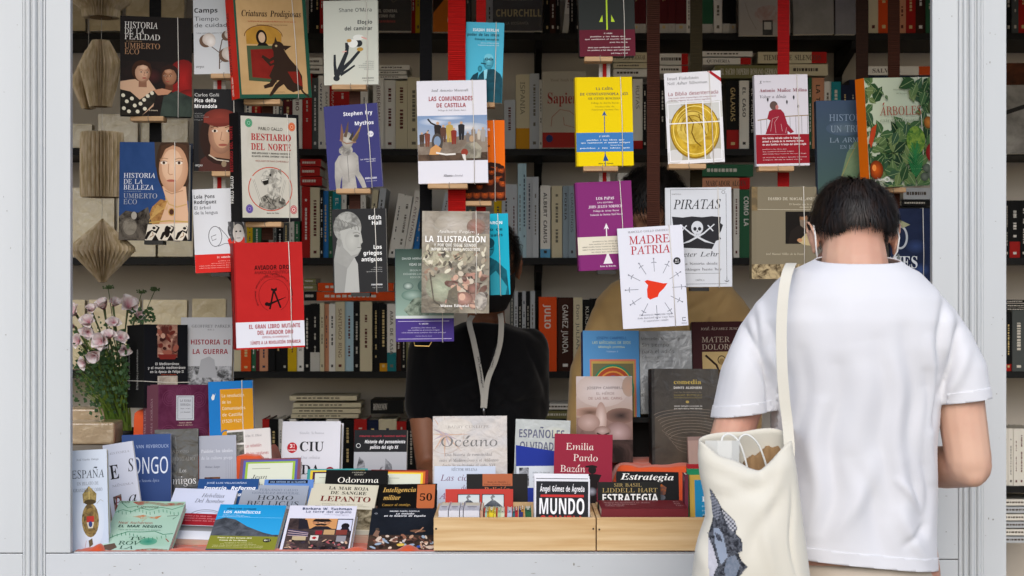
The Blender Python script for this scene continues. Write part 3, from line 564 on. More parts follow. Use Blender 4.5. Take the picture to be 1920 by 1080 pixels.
# ---------------------------------------------------------------- the covers of the hanging books
def d_fealdad(p, q):
    p.Rc(0, 0, 100, 100, '#191412'); p.Rc(0, 45, 100, 100, ('#191412', '#2b1c18', 12, .7))
    p.E(88, 62, 22, 20, '#a11f1c', '#6e1513'); p.E(98, 82, 22, 10, '#9c201d', '#5e1513'); p.E(45, 60, 14, 9, '#47201f', '#191412')
    p.P([(55, 100), (60, 80), (78, 74), (100, 80), (100, 100)], ('#39443c', '#232b27', 16, .9))
    face(p, 68, 60, 11, '#b08060', '#5b3524', '#2c1a14', -1)
    p.P([(0, 66), (14, 64), (38, 62), (50, 74), (46, 90), (30, 100), (0, 96)], '#c9a384')
    face(p, 31, 57, 11.5, '#d2ab8c', '#8a5f48', '#3a2114', 1)
    p.P([(0, 74), (14, 76), (27, 84), (42, 76), (50, 73), (48, 86), (30, 100), (0, 100)], ('#2f2a22', '#171310', 20, .8))
    for (a, b) in ((4, 80), (9, 86), (16, 83), (20, 90), (28, 88), (33, 84), (38, 80), (44, 77), (5, 93), (12, 96), (24, 96), (34, 93)): p.E(a, b, 2.8, 1.9, '#d8d0b8', a=35, n=10)
    p.P([(46, 74), (58, 72), (72, 74), (66, 78), (52, 79)], '#b98667')
    q.T('HISTORIA', 6, 52, 12, 6.2, '#e4dfd8', 'r'); q.T('DE LA', 6, 33, 17.7, 5.2, '#e4dfd8', 'r'); q.T('FEALDAD', 6, 55, 23.5, 5.6, '#e4dfd8', 'r')
    q.T('A CARGO DE', 8, 30, 26, 1.2, '#9a7d5d'); q.T('UMBERTO', 6, 55, 32.5, 5.4, '#a9805e', 'r'); q.T('ECO', 6, 26, 38.4, 5.4, '#a9805e', 'r'); q.T('Lumen', 40, 52, 95, 1.6, '#c9b9a0', 'S')
def d_belleza(p, q):
    p.Rc(0, 0, 100, 100, ('#2f4b7c', '#24406e', 8, .8)); p.P([(50, 0), (100, 0), (100, 60), (68, 45), (52, 25)], '#42382f')
    p.E(79, 22, 26, 33, '#3c2a1e', n=30)
    p.P([(62, 45), (96, 45), (100, 72), (100, 85), (48, 84), (56, 66), (68, 58)], '#d3ab8b')
    p.E(78, 27, 21, 24, '#dcb696', '#b88a6a', n=30); p.E(76, 24, 15, 17, '#e0bd9f', '#d4ac8c')
    p.P([(57, 22), (60, 4), (78, -2), (96, 3), (100, 18), (90, 6), (77, 3), (66, 7)], '#4a3223')
    for e in (64, 86):
        p.E(e, 21, 5, 1.7, '#e8d9c8'); p.E(e, 21, 2, 1.5, '#3b2415'); p.L([(e-6, 17.5), (e, 16.2), (e+6, 17)], 1.0, '#9b7656'); p.L([(e-5, 19.8), (e, 19), (e+5, 19.8)], .8, '#6b4936')
    p.L([(71, 22), (70.5, 31), (73, 33.2), (77, 32.6)], 1.3, '#b98b6b'); p.E(75, 39.2, 6.5, 1.4, '#b36a58'); p.L([(69, 39.2), (81, 39.1)], .7, '#8a463b')
    p.L([(66, 49), (76, 52.5), (92, 49)], 1.6, '#b18767')
    p.P([(48, 66), (60, 58), (70, 60), (58, 84), (38, 84)], ('#8a5c32', '#c99b58', 40, .8))
    p.P([(0, 76), (10, 70), (28, 72), (42, 66), (48, 84), (100, 84), (100, 100), (0, 100)], ('#191310', '#6d6458', 28, .85))
    p.P([(42, 84), (100, 82), (100, 100), (38, 100)], '#d8cdbb')
    for x in (48, 70, 92): p.L([(x-9, 99), (x-5, 93), (x, 90), (x+6, 92), (x+10, 87), (x+5, 85)], [3, 5, 2, 4, 3, 1], '#1a1310'); p.P([(x, 100), (x+5, 94), (x+10, 100)], '#1a1310'); p.E(x+3, 87.5, 2.4, 1.4, '#1a1310'); p.L([(x-3, 97), (x+2, 95), (x+1, 92)], 1.2, '#8d6a3c')
    p.E(70, 91, 4, 6, '#1a1310')
    p.L([(67, 56), (72, 63), (84, 66), (98, 63)], 1.6, '#c29c62'); p.E(76, 71, 4, 3.5, '#4d2c20'); p.ring(76, 71, 4, 3.5, 1.4, '#b58b46'); p.L([(44, 82), (72, 80), (100, 81)], 1.8, '#b89a54')
    for i in range(14): p.L([(44+i*2, 80-i*1.2), (56+i, 64+i*.4)], .7, '#c9a15e')
    p.E(16, 86, 10, 9, ('#3b342f', '#8d8474', 30, .9)); p.E(22, 75, 4, 4, '#a8a093')
    q.T('HISTORIA', 6.5, 52, 36.5, 4.8, '#e8eaee', 'r'); q.T('DE LA', 6.5, 34, 42.5, 4.6, '#e8eaee', 'r'); q.T('BELLEZA', 6.5, 50, 48.5, 4.8, '#e8eaee', 'r')
    q.T('A CARGO DE', 7, 32, 50.8, 1.0, '#9aa4b5'); q.T('UMBERTO', 6.5, 55, 57.3, 4.9, '#a9adb5', 'r'); q.T('ECO', 6.5, 26, 63.4, 4.9, '#a9adb5', 'r')
def d_camps(p, q):
    p.du = -16
    p.Rc(0, 0, 120, 100, '#c9cccf')
    p.L([(66, 94), (67, 72), (72, 58), (96, 50)], 2.2, '#5a4438'); p.L([(67, 74), (45, 63)], 1.6, '#5a4438'); p.L([(68, 86), (80, 78)], 1.4, '#5a4438')
    for (u, v, s) in ((44, 58, 13), (85, 52, 10), (83, 76, 14)):
        p.E(u-4, v+1, s, s*.62, '#6b5344'); p.E(u+2, v-1, s, s*.6, '#e6e0db', '#c3b6ab'); p.E(u+6, v+2, s*.7, s*.5, '#efeae6', '#d5ccc5')
    p.du = 0
    q.T('Camps', 2, 48, 24, 5.6, '#1c1d20', 'b'); q.T('Tiempo', 2, 50, 34, 5.2, '#4f5358', 'n'); q.T('de cuidados', 2, 82, 42, 5.2, '#4f5358', 'n')
    q.T('Una mirada sobre el mundo', 6, 74, 50, 1.6, '#666a6f', 'n'); q.T('arpa', 4, 20, 92, 3, '#3a3a3a', 'r')
def d_pico(p, q):
    p.du = -20
    p.Rc(0, 0, 120, 100, '#1d1d1f'); p.Rc(30, 38, 120, 100, '#29211e')
    p.P([(30, 100), (34, 86), (52, 78), (120, 78), (120, 100)], '#4a2a24')
    p.E(72, 58, 40, 34, '#2e1c16'); p.P([(54, 66), (92, 66), (98, 86), (52, 82)], '#9a6f55')
    p.E(74, 55, 25, 24, '#c49a7c', '#8d6550'); p.E(76, 54, 17, 18, '#cda588', '#bd9273')
    p.E(72, 35, 33, 11, '#87392d', '#672a22'); p.Rc(40, 35, 100, 41, '#7d342a')
    for e in (62, 90): p.E(e, 51, 6, 1.8, '#dccdbd'); p.E(e, 51, 2.6, 1.7, '#2a1a12'); p.L([(e-8, 47), (e, 45.5), (e+7, 46.6)], 1.6, '#5a3a28')
    p.L([(76, 52), (73, 62), (80, 63)], 1.5, '#9a6f56'); p.E(78, 68, 9, 1.5, '#9c5648'); p.L([(50, 80), (66, 86), (90, 88)], 2.2, '#c8bba8'); p.E(80, 91, 5, 4, '#8d7b63')
    p.du = 0
    q.T('Carlos Goñi', 2, 50, 9, 4, '#c9c9c6', 'n'); q.T('Pico della', 2, 44, 16, 4.4, '#f2f2f0', 'b'); q.T('Mirandola', 2, 46, 23, 4.4, '#f2f2f0', 'b')
    small(q, 2, 30, 30, 2.2, 3, 1, '#a6a6a2', al='l'); q.T('Prólogo de', 2, 18, 38, 1.1, '#a6a6a2'); q.T('arpa', 3, 18, 94, 3.2, '#d9d9d5', 'r')
def d_lola(p, q):
    p.Rc(0, 0, 100, 100, '#d4d6da'); p.Rc(0, 78, 100, 100, '#cf2b25')
    p.ring(42, 57, 13, 12, 1.2, '#3a3a3e'); p.L([(44, 55), (34, 57), (36, 62), (44, 60)], 1.1, '#3a3a3e'); p.L([(50, 46), (64, 56), (70, 62)], 1, '#3a3a3e'); p.L([(47, 69), (60, 66), (70, 66)], 1, '#3a3a3e')
    p.P([(66, 62), (88, 50), (100, 60), (100, 80), (84, 82), (70, 70)], '#d13a30'); p.E(80, 78, 9, 8, '#cda47f'); p.L([(74, 74), (78, 80), (80, 74), (84, 80)], 1, '#6f4a34')
    p.E(84, 50, 17, 13, '#4a4a4d'); p.E(88, 54, 11, 11, '#d6d1cb'); p.E(84, 52, 2, 1, '#222222'); p.E(92, 52, 2, 1, '#222222'); p.L([(84, 60), (92, 60)], 1, '#444444')
    p.L([(70, 40), (72, 56), (76, 64)], 4, ('#77777a', '#2d2d30', 90, 1))
    q.T('Lola Pons', 3, 44, 11, 4.2, '#1d1e21', 'b'); q.T('Rodríguez', 3, 47, 17.5, 4.2, '#1d1e21', 'b'); q.T('El árbol', 3, 35, 24, 4, '#5a5e63'); q.T('de la lengua', 3, 49, 30, 4, '#5a5e63')
    q.T('2ª edición', 44, 70, 83, 2, '#f2ded9', 'b'); small(q, 8, 92, 87, 2.6, 4, 1.2, '#eab7af', al='r')
def d_criat(p, q):
    p.Rc(0, 0, 100, 100, '#24503f'); p.Rc(3, -2, 95, 96.5, ('#c3a070', '#b18e5e', 6, .6)); 
    p.P([(14, 51), (14, 40), (22, 36), (40, 34), (55, 36), (63, 42), (62, 51)], ('#b98a36', '#9b6f2c', 20, .6)); p.ring(38, 44, 26, 10, 1.0, '#6b4622', a0=180, a1=360)
    p.E(35, 45, 7.5, 7, '#201713'); p.E(35.5, 45, 4.6, 4.8, '#c9a98a'); p.P([(28, 53), (31, 50), (41, 50), (45, 53)], '#1c1512')
    p.P([(14, 52.5), (55, 52.5), (52, 86), (14, 84)], '#47543a'); p.P([(19, 56), (55, 55), (50, 83), (19, 81)], ('#82231b', '#6b1b15', 12, .7))
    body = '#33241b'
    p.P([(50, 56), (64, 55), (72, 64), (82, 72), (88, 80), (88, 92), (74, 95), (66, 92), (58, 84), (46, 84), (42, 80), (50, 70)], body)
    p.P([(68, 76), (84, 76), (88, 86), (88, 90), (76, 86)], '#7d2219')
    p.E(57, 54, 8.5, 5.6, body); p.P([(64, 52), (76, 52.6), (66, 57)], body); p.P([(52, 50), (54, 44), (57, 50)], body); p.E(54.5, 52.5, 1.7, 1.0, '#b6a078')
    p.L([(52, 63), (44, 66), (34, 62)], 4, body); p.L([(52, 68), (45, 70), (37, 64)], 3.2, body)
    p.L([(52, 80), (44, 88), (34, 90)], [8, 6, 4], body); p.L([(62, 84), (52, 89), (44, 96), (41, 98)], [8, 6, 4, 2], body)
    p.L([(84, 90), (88, 95), (96, 99.4)], [3, 2.4, 2], body)
    q.T('Criaturas Prodigiosas', 10, 92, 26, 5.5, '#2a1713', 'I'); q.T('La historia de los animales más fabulosos y de sus autores', 18, 84, 31, 1.4, '#a83c28'); q.T('Ilustraciones de varios artistas', 30, 72, 34, 1.2, '#6a4a34'); q.T('ediciones de Librería', 42, 62, 95, .9, '#5a4630')
def d_best(p, q):
    p.Rc(0, 0, 100, 100, '#1a191b'); p.Rc(3, 3.2, 96, 96.6, ('#cfcbbd', '#c2bdad', 10, .7)); 
    for (u, v, c, d) in ((16, 9.5, '#3f8a5e', '#7fb898'), (88, 11.5, '#d25a2b', '#e8a17c'), (14.5, 88.5, '#54418a', '#8c7cb8'), (88.5, 89, '#b8242a', '#ead6cf')):
        p.E(u, v, 6, 4.1, c); p.ring(u, v, 4.8, 3.2, .6, d); p.E(u, v, 3, 2, d); p.E(u, v, 1.4, 1, c)
    p.E(50, 70, 37, 20.5, '#c4472f', n=40); p.E(50, 70, 35.6, 19.6, '#cbc6b8', n=40)
    dk = '#26241f'
    p.P([(30, 86), (34, 78), (46, 74), (62, 74), (74, 80), (76, 85), (66, 88), (50, 89.6), (38, 88)], ('#4a4742', '#a8a294', 80, 1))
    p.P([(44, 76), (46, 66), (40, 67), (35, 64), (34, 60), (38, 55), (46, 51.6), (58, 51), (66, 54), (69, 60), (67, 70), (64, 77), (54, 80)], ('#d2cdbf', '#57534b', 70, .75))
    p.P([(35, 62), (47, 60), (47, 65), (40, 66.5)], dk); p.L([(36, 62.5), (46, 61)], 1.5, '#ded9cc'); p.P([(62, 53), (68, 51), (69, 57)], '#8c877b'); p.E(50, 57, 1.8, 1.1, dk)
    for d in (0, 1): p.L([(40+d*16, 76), (50+d*2, 84)], 1, dk)
    for (a, b, c, d) in ((21, 60, 34, 83), (76, 60, 66, 81)): p.L([(a, b), (c, d)], 2.6, '#8f8a7c'); p.L([(a, b), (c, d)], 1.3, '#dad5c8'); p.E(a, b, 3, 1.8, '#cfcabd')
    q.T('PABLO GALLO', 32, 72, 15.6, 2.8, '#2b2a28'); q.T('BESTIARIO', 19, 86, 25, 6, '#b3262b', 'S'); q.T('DEL NORTE', 19, 86, 34, 6, '#b3262b', 'S')
    q.T('SERES MITOLÓGICOS Y ANIMALES FANTÁSTICOS', 20, 84, 37.8, 1.5, '#3b3a36', 'b'); q.T('DE GALICIA, ASTURIAS, CANTABRIA Y PAÍS VASCO', 20, 84, 40.6, 1.5, '#3b3a36', 'b'); q.T('PRÓLOGO DE MAXI CAMPANELLA', 26, 82, 45, 1.5, '#a06056'); q.T('Reino de Tinta', 43, 63, 93, 1.2, '#3a3a36', 'b')
def d_avia(p, q):
    p.Rc(0, 0, 100, 100, ('#b82524', '#ad201f', 6, .6)); p.Rc(0, 0, 2, 75, '#9b1b1b')
    p.ring(56.5, 50, 22, 15.5, .55, '#4a0f10', a0=115, a1=425)
    bk = '#1a0c0c'
    p.L([(56, 46), (50, 63)], 2.6, bk); p.L([(57, 46), (66, 62)], 2.6, bk); p.L([(47, 59), (54, 57), (74, 52)], [5, 3, .6], bk); p.P([(52, 45), (53, 43), (57, 44), (61, 42.6), (61, 45.6), (57, 46.6)], bk); p.E(46, 58, 3.2, 1.8, bk)
    for i, ch in enumerate('ESTACIÓN REVOLUCIÓN TECNOLÓGICA AVIADOR DRO '):
        a = 150+i*5.6; q.T(ch, 56.5+27*cos(R(a))-1, 56.5+27*cos(R(a))+1, 50+19*sin(R(a)), 1.6, '#571314', 'b') if ch != ' ' else None
    q.T('AVIADOR DRO', 29, 80, 25.5, 4, '#300b0c', 'b'); q.T('ANARQUÍA CIENTÍFICA', 29, 80, 29.6, 2.8, '#6f1a1a'); q.T('textos y canciones', 44, 70, 33, 1.4, '#6f1a1a')
    p.Rc(-1, 74.5, 101, 98.4, '#dadbe2')
    q.T('EL GRAN LIBRO MUTANTE', 19, 93.5, 80.8, 3.8, '#a5383f', 'b'); q.T('DEL AVIADOR DRO', 31, 83, 86.6, 3.8, '#a5383f', 'b'); q.T('ESPECIAL 40 ANIVERSARIO', 38, 77, 90, 1.8, '#b0686d'); q.T('¡ÚNETE A LA REVOLUCIÓN DINÁMICA!', 20, 94, 95.6, 3, '#a5383f', 'b')
def d_shane(p, q):
    p.Rc(0, 0, 100, 100, '#c3c5b9'); k = '#262a2e'
    p.L([(22, 92), (30, 80), (42, 62), (44, 52)], [9, 9, 7, 6], k); p.L([(30, 84), (50, 72), (66, 60)], [8, 6, 5], k); p.L([(22, 88), (20, 76), (20, 64)], [7, 5, 4], k); p.L([(30, 88), (46, 82), (57, 77)], [6, 4, 3], k); p.E(23, 92, 6, 3.4, k)
    p.E(64, 51, 7.5, 4.2, k); p.E(54, 51, 9, 5, '#e4e4de'); p.E(64, 44, 10, 3.4, '#dedfd8'); p.L([(42, 50), (42, 56), (45, 58)], 5, k); p.E(47, 47.6, 4.5, 2, '#b98d4c'); p.E(67, 58, 6, 2.4, '#b08a3e'); p.L([(70, 43.6), (80, 46)], 2.6, '#d9a49a'); p.L([(34, 61), (42, 60)], 1.8, '#d9a49a')
    q.T("Shane O'Mara", 29, 89, 13.5, 4.4, '#33373b', 'N'); q.T('Elogio', 63, 90, 28, 4.4, '#2c3034', 'b'); q.T('del caminar', 39, 90, 35.5, 4.4, '#2c3034', 'b'); small(q, 64, 92, 73, 2.3, 5, 1.1, '#5d6266', al='r'); q.T('ANAGRAMA', 70, 92, 93, 1.4, '#333333', 'b'); q.T('argumentos', 72, 92, 95.6, 1, '#555555')
def d_fry(p, q):
    p.Rc(0, 0, 100, 100, '#3a3a6e')
    st, sh = '#aba79f', '#6e6c6a'
    p.P([(13, 99), (12, 85), (14, 68), (22, 60), (34, 57), (52, 57), (58, 62), (58, 80), (66, 90), (70, 100), (62, 100), (54, 88), (50, 84), (52, 100), (24, 100), (26, 84), (22, 92), (20, 100)], (st, sh, 14, .55)); p.E(38, 70, 16, 12, '#b9b5ad', '#a19d96'); p.L([(38, 60), (38, 92)], 1, sh)
    p.E(36, 54, 13, 6.5, ('#a5a199', '#5d5a57', 60, .9)); p.E(40, 42, 11, 10, '#b7b2a8', '#8c887f')
    for (a, b, c) in (((29, 42), (31, 22), '#7c5a48'), ((36, 38), (44, 20), '#5c4a3c'), ((45, 42), (52, 32), '#3b3532'), ((50, 44), (68, 25), '#8a6c42'), ((52, 44), (63, 33), '#5f4f3b')): p.L([a, ((a[0]+b[0])/2+1, (a[1]+b[1])/2), b], [6, 5, .6], c)
    p.L([(26, 41), (38, 46), (56, 45)], 2.6, '#8b6e5c'); p.E(84, 36.5, 5.4, 3.6, '#d8d8dc'); q.T('2ª ed', 80.5, 87.5, 37.4, 1.4, '#3a3a6e', 'b')
    q.T('Stephen Fry', 36, 90, 13, 4.4, '#e8e8ee', 'b'); q.T('Mythos', 56, 91, 25, 4.4, '#e8e8ee', 'b'); q.T('Los mitos griegos', 62, 90, 67, 1.6, '#c9c9d8', 'b'); q.T('revisitados', 72, 90, 69.6, 1.6, '#c9c9d8'); q.T('ANAGRAMA', 68, 90, 90, 2.2, '#e0e0ea', 'b'); q.T('compactos', 70, 90, 93, 1.3, '#b9b9ce')
def d_hall(p, q):
    p.Rc(0, 0, 100, 100, '#2a2a2b'); 
    p.P([(2, 100), (2, 60), (8, 40), (40, 36), (52, 50), (46, 56), (40, 58), (45, 70), (46, 100)], ('#989893', '#7c7c78', 6, .5))
    p.P([(20, 100), (26, 72), (40, 58), (46, 66), (48, 100)], '#a9a9a4'); p.P([(2, 62), (26, 70), (20, 100), (2, 100)], '#8d8d89')
    p.E(28, 22, 26, 19, ('#a3a39d', '#63635f', 40, .9), n=30); p.P([(14, 26), (50, 20), (54, 32), (56, 40), (52, 43), (53, 48), (46, 54), (34, 56), (20, 46)], '#a8a8a2'); p.E(36, 38, 13, 13, '#b2b2ab', '#a2a29c')
    p.E(45, 32.4, 5, 1.6, '#6c6c68'); p.L([(38, 29), (46, 28), (51, 30)], 1.2, '#777772'); p.L([(46, 46.4), (53, 46)], 1.2, '#6f6f6b'); p.L([(52, 41.5), (54, 42.6)], 1.2, '#707069'); p.E(12, 40, 4.5, 5, '#8a8a85'); 
    for i in range(7): p.L([(6+i*6, 10+i*1.5), (12+i*6, 14+i*1.2), (10+i*6.5, 20+i)], 1.4, '#70706b')
    q.T('Edith', 68, 91, 13, 4.6, '#f0f0ee', 'b'); q.T('Hall', 74, 91, 19.5, 4.6, '#f0f0ee', 'b'); q.T('Los', 76, 91, 48.5, 4.6, '#f0f0ee', 'b'); q.T('griegos', 57, 91, 55.5, 4.6, '#f0f0ee', 'b'); q.T('antiguos', 53, 91, 63, 4.6, '#f0f0ee', 'b'); small(q, 62, 91, 71, 2.5, 3, 1.1, '#bdbdbb', al='r'); q.T('ANAGRAMA', 70, 91, 92, 1.8, '#eeeeee', 'b'); q.T('argumentos', 72, 91, 95, 1.1, '#aaaaaa')
def d_comun(p, q):
    p.Rc(0, 0, 100, 100, '#dad9e0'); p.Rc(0, 34, 100, 78, '#7c94b6', '#b9bcc0'); p.E(24, 40, 22, 4, '#cfd3dc', '#8fa2be'); p.E(70, 46, 34, 5, '#d5d2cf', '#9daabd'); p.E(45, 36.5, 26, 2.4, '#d0d6e0', '#7c94b6')
    p.P([(0, 62), (30, 58), (62, 54), (86, 52), (100, 56), (100, 78), (0, 78)], ('#8f8274', '#5c4d41', 14, .8)); p.P([(0, 72), (100, 70), (100, 78), (0, 78)], ('#3e3128', '#6d5746', 20, .8))
    for (u, v, s, c, a) in ((6, 64, 14, '#4a3a30', 1), (14, 64, 15, '#7a4433', 0), (29, 60, 20, '#2c2522', -1), (37, 60, 17, '#5b3e33', 0), (46, 60, 20, '#b59a52', 0), (52, 62, 16, '#823126', 0), (63, 58, 18, '#26262a', 0), (72, 60, 10, '#75706d', 0), (80, 58, 12, '#8d7f71', 0), (94, 60, 14, '#a09a94', 0), (88, 58, 10, '#c0b6a6', 0)): figure(p, u, v, s, c, '#c39c7c', a or None)
    p.E(28, 60, 8, 9, '#4a4440'); p.E(28, 59, 5, 5, '#7d8fa6'); p.P([(16, 72), (18, 66), (26, 62), (34, 66), (30, 72)], '#c9935c'); p.L([(26, 70), (40, 72), (54, 71.6)], 2.4, '#dfdad2'); p.P([(64, 76), (62, 68), (70, 62), (84, 60), (92, 66), (90, 76)], ('#a29c8a', '#6c675c', 40, .9)); p.E(67, 70, 5, 3.4, '#8d3a2c'); p.P([(66, 78), (63, 72), (68, 72), (69, 78)], '#d6d2cb'); p.E(78, 57, 4, 3, '#b39474')
    q.T('José Antonio Maravall', 21, 74, 10.7, 2.3, '#5f5d60', 'r'); q.T('LAS COMUNIDADES', 17, 80, 19.6, 4.2, '#9c2c38', 'b'); q.T('DE CASTILLA', 28, 70, 26, 4, '#9c2c38', 'b'); q.T('Prólogo de José Álvarez Junco', 30, 70, 29.6, 1.5, '#77757a', 'r'); q.T('Alianza', 36, 49, 93.5, 2.2, '#44424a', 'S'); q.T('editorial', 50, 64, 93.5, 2, '#8a8890', 'r')
def d_isaiah(p, q):
    p.Rc(0, 0, 100, 100, '#4fb3cf'); dk, md = '#133d4b', '#27707f'
    p.P([(30, 100), (30, 78), (38, 66), (50, 60), (62, 58), (76, 58), (94, 64), (100, 70), (100, 100)], ('#1c5463', '#0e2f3b', 18, .8)); p.P([(50, 60), (60, 58), (58, 70), (52, 72)], '#8fd2e2'); p.P([(0, 100), (10, 76), (22, 66), (36, 62), (30, 100)], dk)
    p.E(62, 49, 14, 9.8, '#67bcd0', '#2e8196'); p.E(62, 44, 12, 5, '#74c6d9'); p.L([(52, 46), (62, 46), (74, 46)], 2, dk); p.ring(57, 46, 4, 1.7, 1.6, dk, n=12); p.ring(68, 46, 4, 1.7, 1.6, dk, n=12); p.E(40, 58, 6, 4, '#3d94aa', '#27707f'); p.L([(42, 51), (56, 52)], 3, dk); p.L([(58, 54), (68, 54)], 1.2, dk)
    q.T('ISAIAH BERLIN', 18, 86, 11.3, 3.6, '#eef6f8', 'b'); q.T('poder de las ideas', 4, 88, 17.2, 3.6, '#103846', 'b'); q.T('Ensayos escogidos', 24, 88, 22.4, 2.6, '#103846', 'b'); q.T('Edición de Henry Hardy', 40, 88, 26.4, 1.5, '#dff1f5'); q.T('Traducción de autores varios', 32, 88, 29.2, 1.5, '#dff1f5')
def d_orange(p, q):
    p.Rc(0, 0, 100, 100, '#e2690f'); p.P([(0, 100), (0, 78), (30, 74), (44, 60), (56, 54), (72, 52), (90, 54), (100, 60), (100, 100)], '#2b120a')
    rd = random.Random(5)
    for (u, v, s) in ((80, 60, 9), (92, 62, 8), (86, 72, 10), (70, 76, 9), (96, 78, 9), (60, 92, 9), (76, 92, 10), (90, 92, 10), (44, 92, 9), (28, 92, 9), (14, 94, 8), (74, 64, 7), (50, 82, 7)): p.E(u, v, s, s*.62, '#c5561a', '#4a1c0c', n=14); p.E(u-2, v-.6, 1, .5, '#2b120a', n=6); p.E(u+2, v-.6, 1, .5, '#2b120a', n=6); p.L([(u-2, v+2.2), (u+2, v+2.2)], .8, '#2b120a'); p.E(u, v-s*.45, s*.9, s*.28, '#2b120a', n=10)
    q.T('TER', 58, 72, 13, 3, '#f6ece4', 'b'); q.T('no,', 58, 68, 21, 3, '#2a1209', 'b'); q.T('no', 58, 66, 27, 3, '#2a1209', 'b'); q.T('acia', 58, 71, 33, 3, '#2a1209', 'b')
def d_ilus(p, q):
    p.Rc(0, 0, 100, 100, ('#8d8678', '#5a544a', 10, .9)); p.Rc(0, 0, 72, 32, ('#9c9488', '#6d655b', 8, .7)); p.E(48, 14, 30, 13, '#b3aba2', '#8b8478'); p.Rc(74, 1, 100, 22, ('#4e4a48', '#7d6c66', 20, .8))
    p.E(80, 15, 14, 8, '#8f5a50', '#6b5148'); p.E(22, 46, 22, 10, ('#b0ab93', '#6c6a58', 40, .9)); p.E(60, 44, 18, 8, ('#a39d87', '#625e52', 40, .9)); p.E(30, 75, 24, 14, ('#aab39a', '#7a8570', 12, .7), '#7d7a6a')
    p.scatter((4, 34, 96, 66), 90, 4, 1.4, ['#c0baa5', '#4d483f', '#9a8f7d', '#70695c', '#cfc9b4', '#383430', '#8a6f5e'], 3, 80); p.scatter((40, 60, 96, 94), 60, 6, 2.2, ['#a5796c', '#5c3c36', '#c09a86', '#3a2c2a', '#8a6a60', '#bfb3a2'], 6, 80)
    p.E(62, 86, 14, 7, '#b3867a', '#6f4a42'); p.E(60, 84, 5, 3.4, '#caa28d'); p.E(76, 76, 8, 5, '#9c6d62', '#5c3f3a'); p.E(88, 88, 9, 9, ('#b5aea4', '#5b5654', 50, .9)); p.P([(40, 78), (52, 72), (56, 100), (34, 100)], '#5a554a'); p.L([(12, 60), (18, 88), (40, 98)], 2, '#4a463d')
    q.T('Anthony Pagden', 24, 78, 21.5, 3, '#efece6', 'r'); q.T('LA ILUSTRACIÓN', 5, 94, 30.4, 6, '#f6f5f2', 'b'); q.T('Y POR QUÉ SIGUE SIENDO', 18, 80, 34.7, 2.8, '#e8e6e0', 'b'); q.T('IMPORTANTE PARA NOSOTROS', 13, 86, 38.8, 2.8, '#e8e6e0', 'b'); q.T('Alianza Editorial', 27, 70, 94, 2.6, '#f2f0ec', 'S')
def d_vidas(p, q):
    p.Rc(0, 0, 100, 76, '#33463f', '#8fa79b'); p.E(30, 50, 20, 6, '#9fb3a9', '#5f7a6f'); p.E(60, 40, 22, 9, '#6f8a7e', '#48605a'); p.E(22, 40, 9, 4, '#b9c7bf', '#4b635b')
    p.P([(14, 66), (30, 54), (40, 52), (56, 56), (60, 68), (52, 76), (26, 74)], ('#3c4a3f', '#9aa897', 40, .8)); p.Rc(0, 72, 100, 76, '#c7cfcb')
    p.Rc(-1, 75, 101, 100, '#44347a'); p.L([(4, 78), (92, 78)], .8, '#c7c0dc'); p.L([(4, 97), (96, 97)], .8, '#c7c0dc')
    q.T('DAVID HERNÁNDEZ', 12, 60, 11.5, 2.2, '#cdd6d2', 'N'); q.T('VIDAS DE FILÓSOFOS', 24, 72, 18, 2.4, '#dfe5e2', 'N'); q.T('SEGÚN POR', 25, 50, 24, 1.8, '#b6c2bc'); q.T('DIÓGENES LAERCIO', 14, 56, 28, 1.9, '#b6c2bc'); q.T('FOCIO DE BIZANCIO', 26, 62, 31.6, 1.9, '#b6c2bc')
    q.T('1ª edición', 40, 56, 81.5, 1.6, '#e6e1f2', 'b'); small(q, 10, 86, 85.5, 2.6, 3, 1.2, '#cdc6e4'); q.T('Carlos García Gual', 34, 62, 94.5, 1.1, '#b3aad2')
def d_aron(p, q):
    p.Rc(0, 0, 100, 100, '#1ba7c1'); p.P([(34, 100), (30, 68), (42, 54), (56, 52), (74, 58), (94, 70), (98, 100)], ('#15606f', '#0c3a47', 20, .8)); p.P([(60, 76), (72, 70), (94, 90), (90, 100), (60, 100)], '#2c93a5'); p.E(56, 42, 14, 11, '#2f9fb3', '#12697b'); p.E(56, 36, 15, 7, '#0d4654'); p.L([(42, 44), (68, 44)], 1.6, '#093744'); p.P([(50, 54), (60, 53), (58, 64)], '#b9e4ec')
    q.T('RAYMOND ARON', 8, 88, 13, 3.6, '#e6f4f6', 'b'); q.T('El opio de', 30, 88, 21, 3.6, '#0b323d', 'b'); q.T('los intelectuales', 10, 88, 28, 3.6, '#0b323d', 'b')
def arrow(p, u, v0, v1, c, base=True, wd=1.8, s=1):
    p.L([(u, v0+4), (u, v1)], wd, c); p.P([(u, v0), (u+4.4*s, v0+6*s), (u+1, v0+4.6*s), (u-1, v0+4.6*s), (u-4.4*s, v0+6*s)], c)
def d_green(p, q):
    p.Rc(0, 0, 100, 100, '#2f3230'); p.Rc(-1, 66, 101, 100, '#611d2d'); c = '#c3e03c'
    p.L([(50, 20), (50, 66)], 2.6, c); p.P([(50, 9), (56, 21), (50, 18.5), (44, 21)], c); p.P([(42, 47), (42.6, 56), (36, 56)], c); p.P([(58, 47), (64, 56), (57.4, 56)], c)
    q.T('4ª edición', 44, 59, 71.5, 1.8, '#e8dcd9', 'b'); small(q, 10, 92, 75.4, 3.4, 2, 1.5, '#e8dcd9', 'b'); q.T('Arturo Pérez Reverte', 54, 86, 83, 1.5, '#e8dcd9', 'b'); small(q, 14, 90, 89.4, 3.4, 2, 1.5, '#e8dcd9', 'b', seed=4); q.T('José Ortega y Gasset', 56, 86, 97, 1.5, '#e8dcd9', 'b')
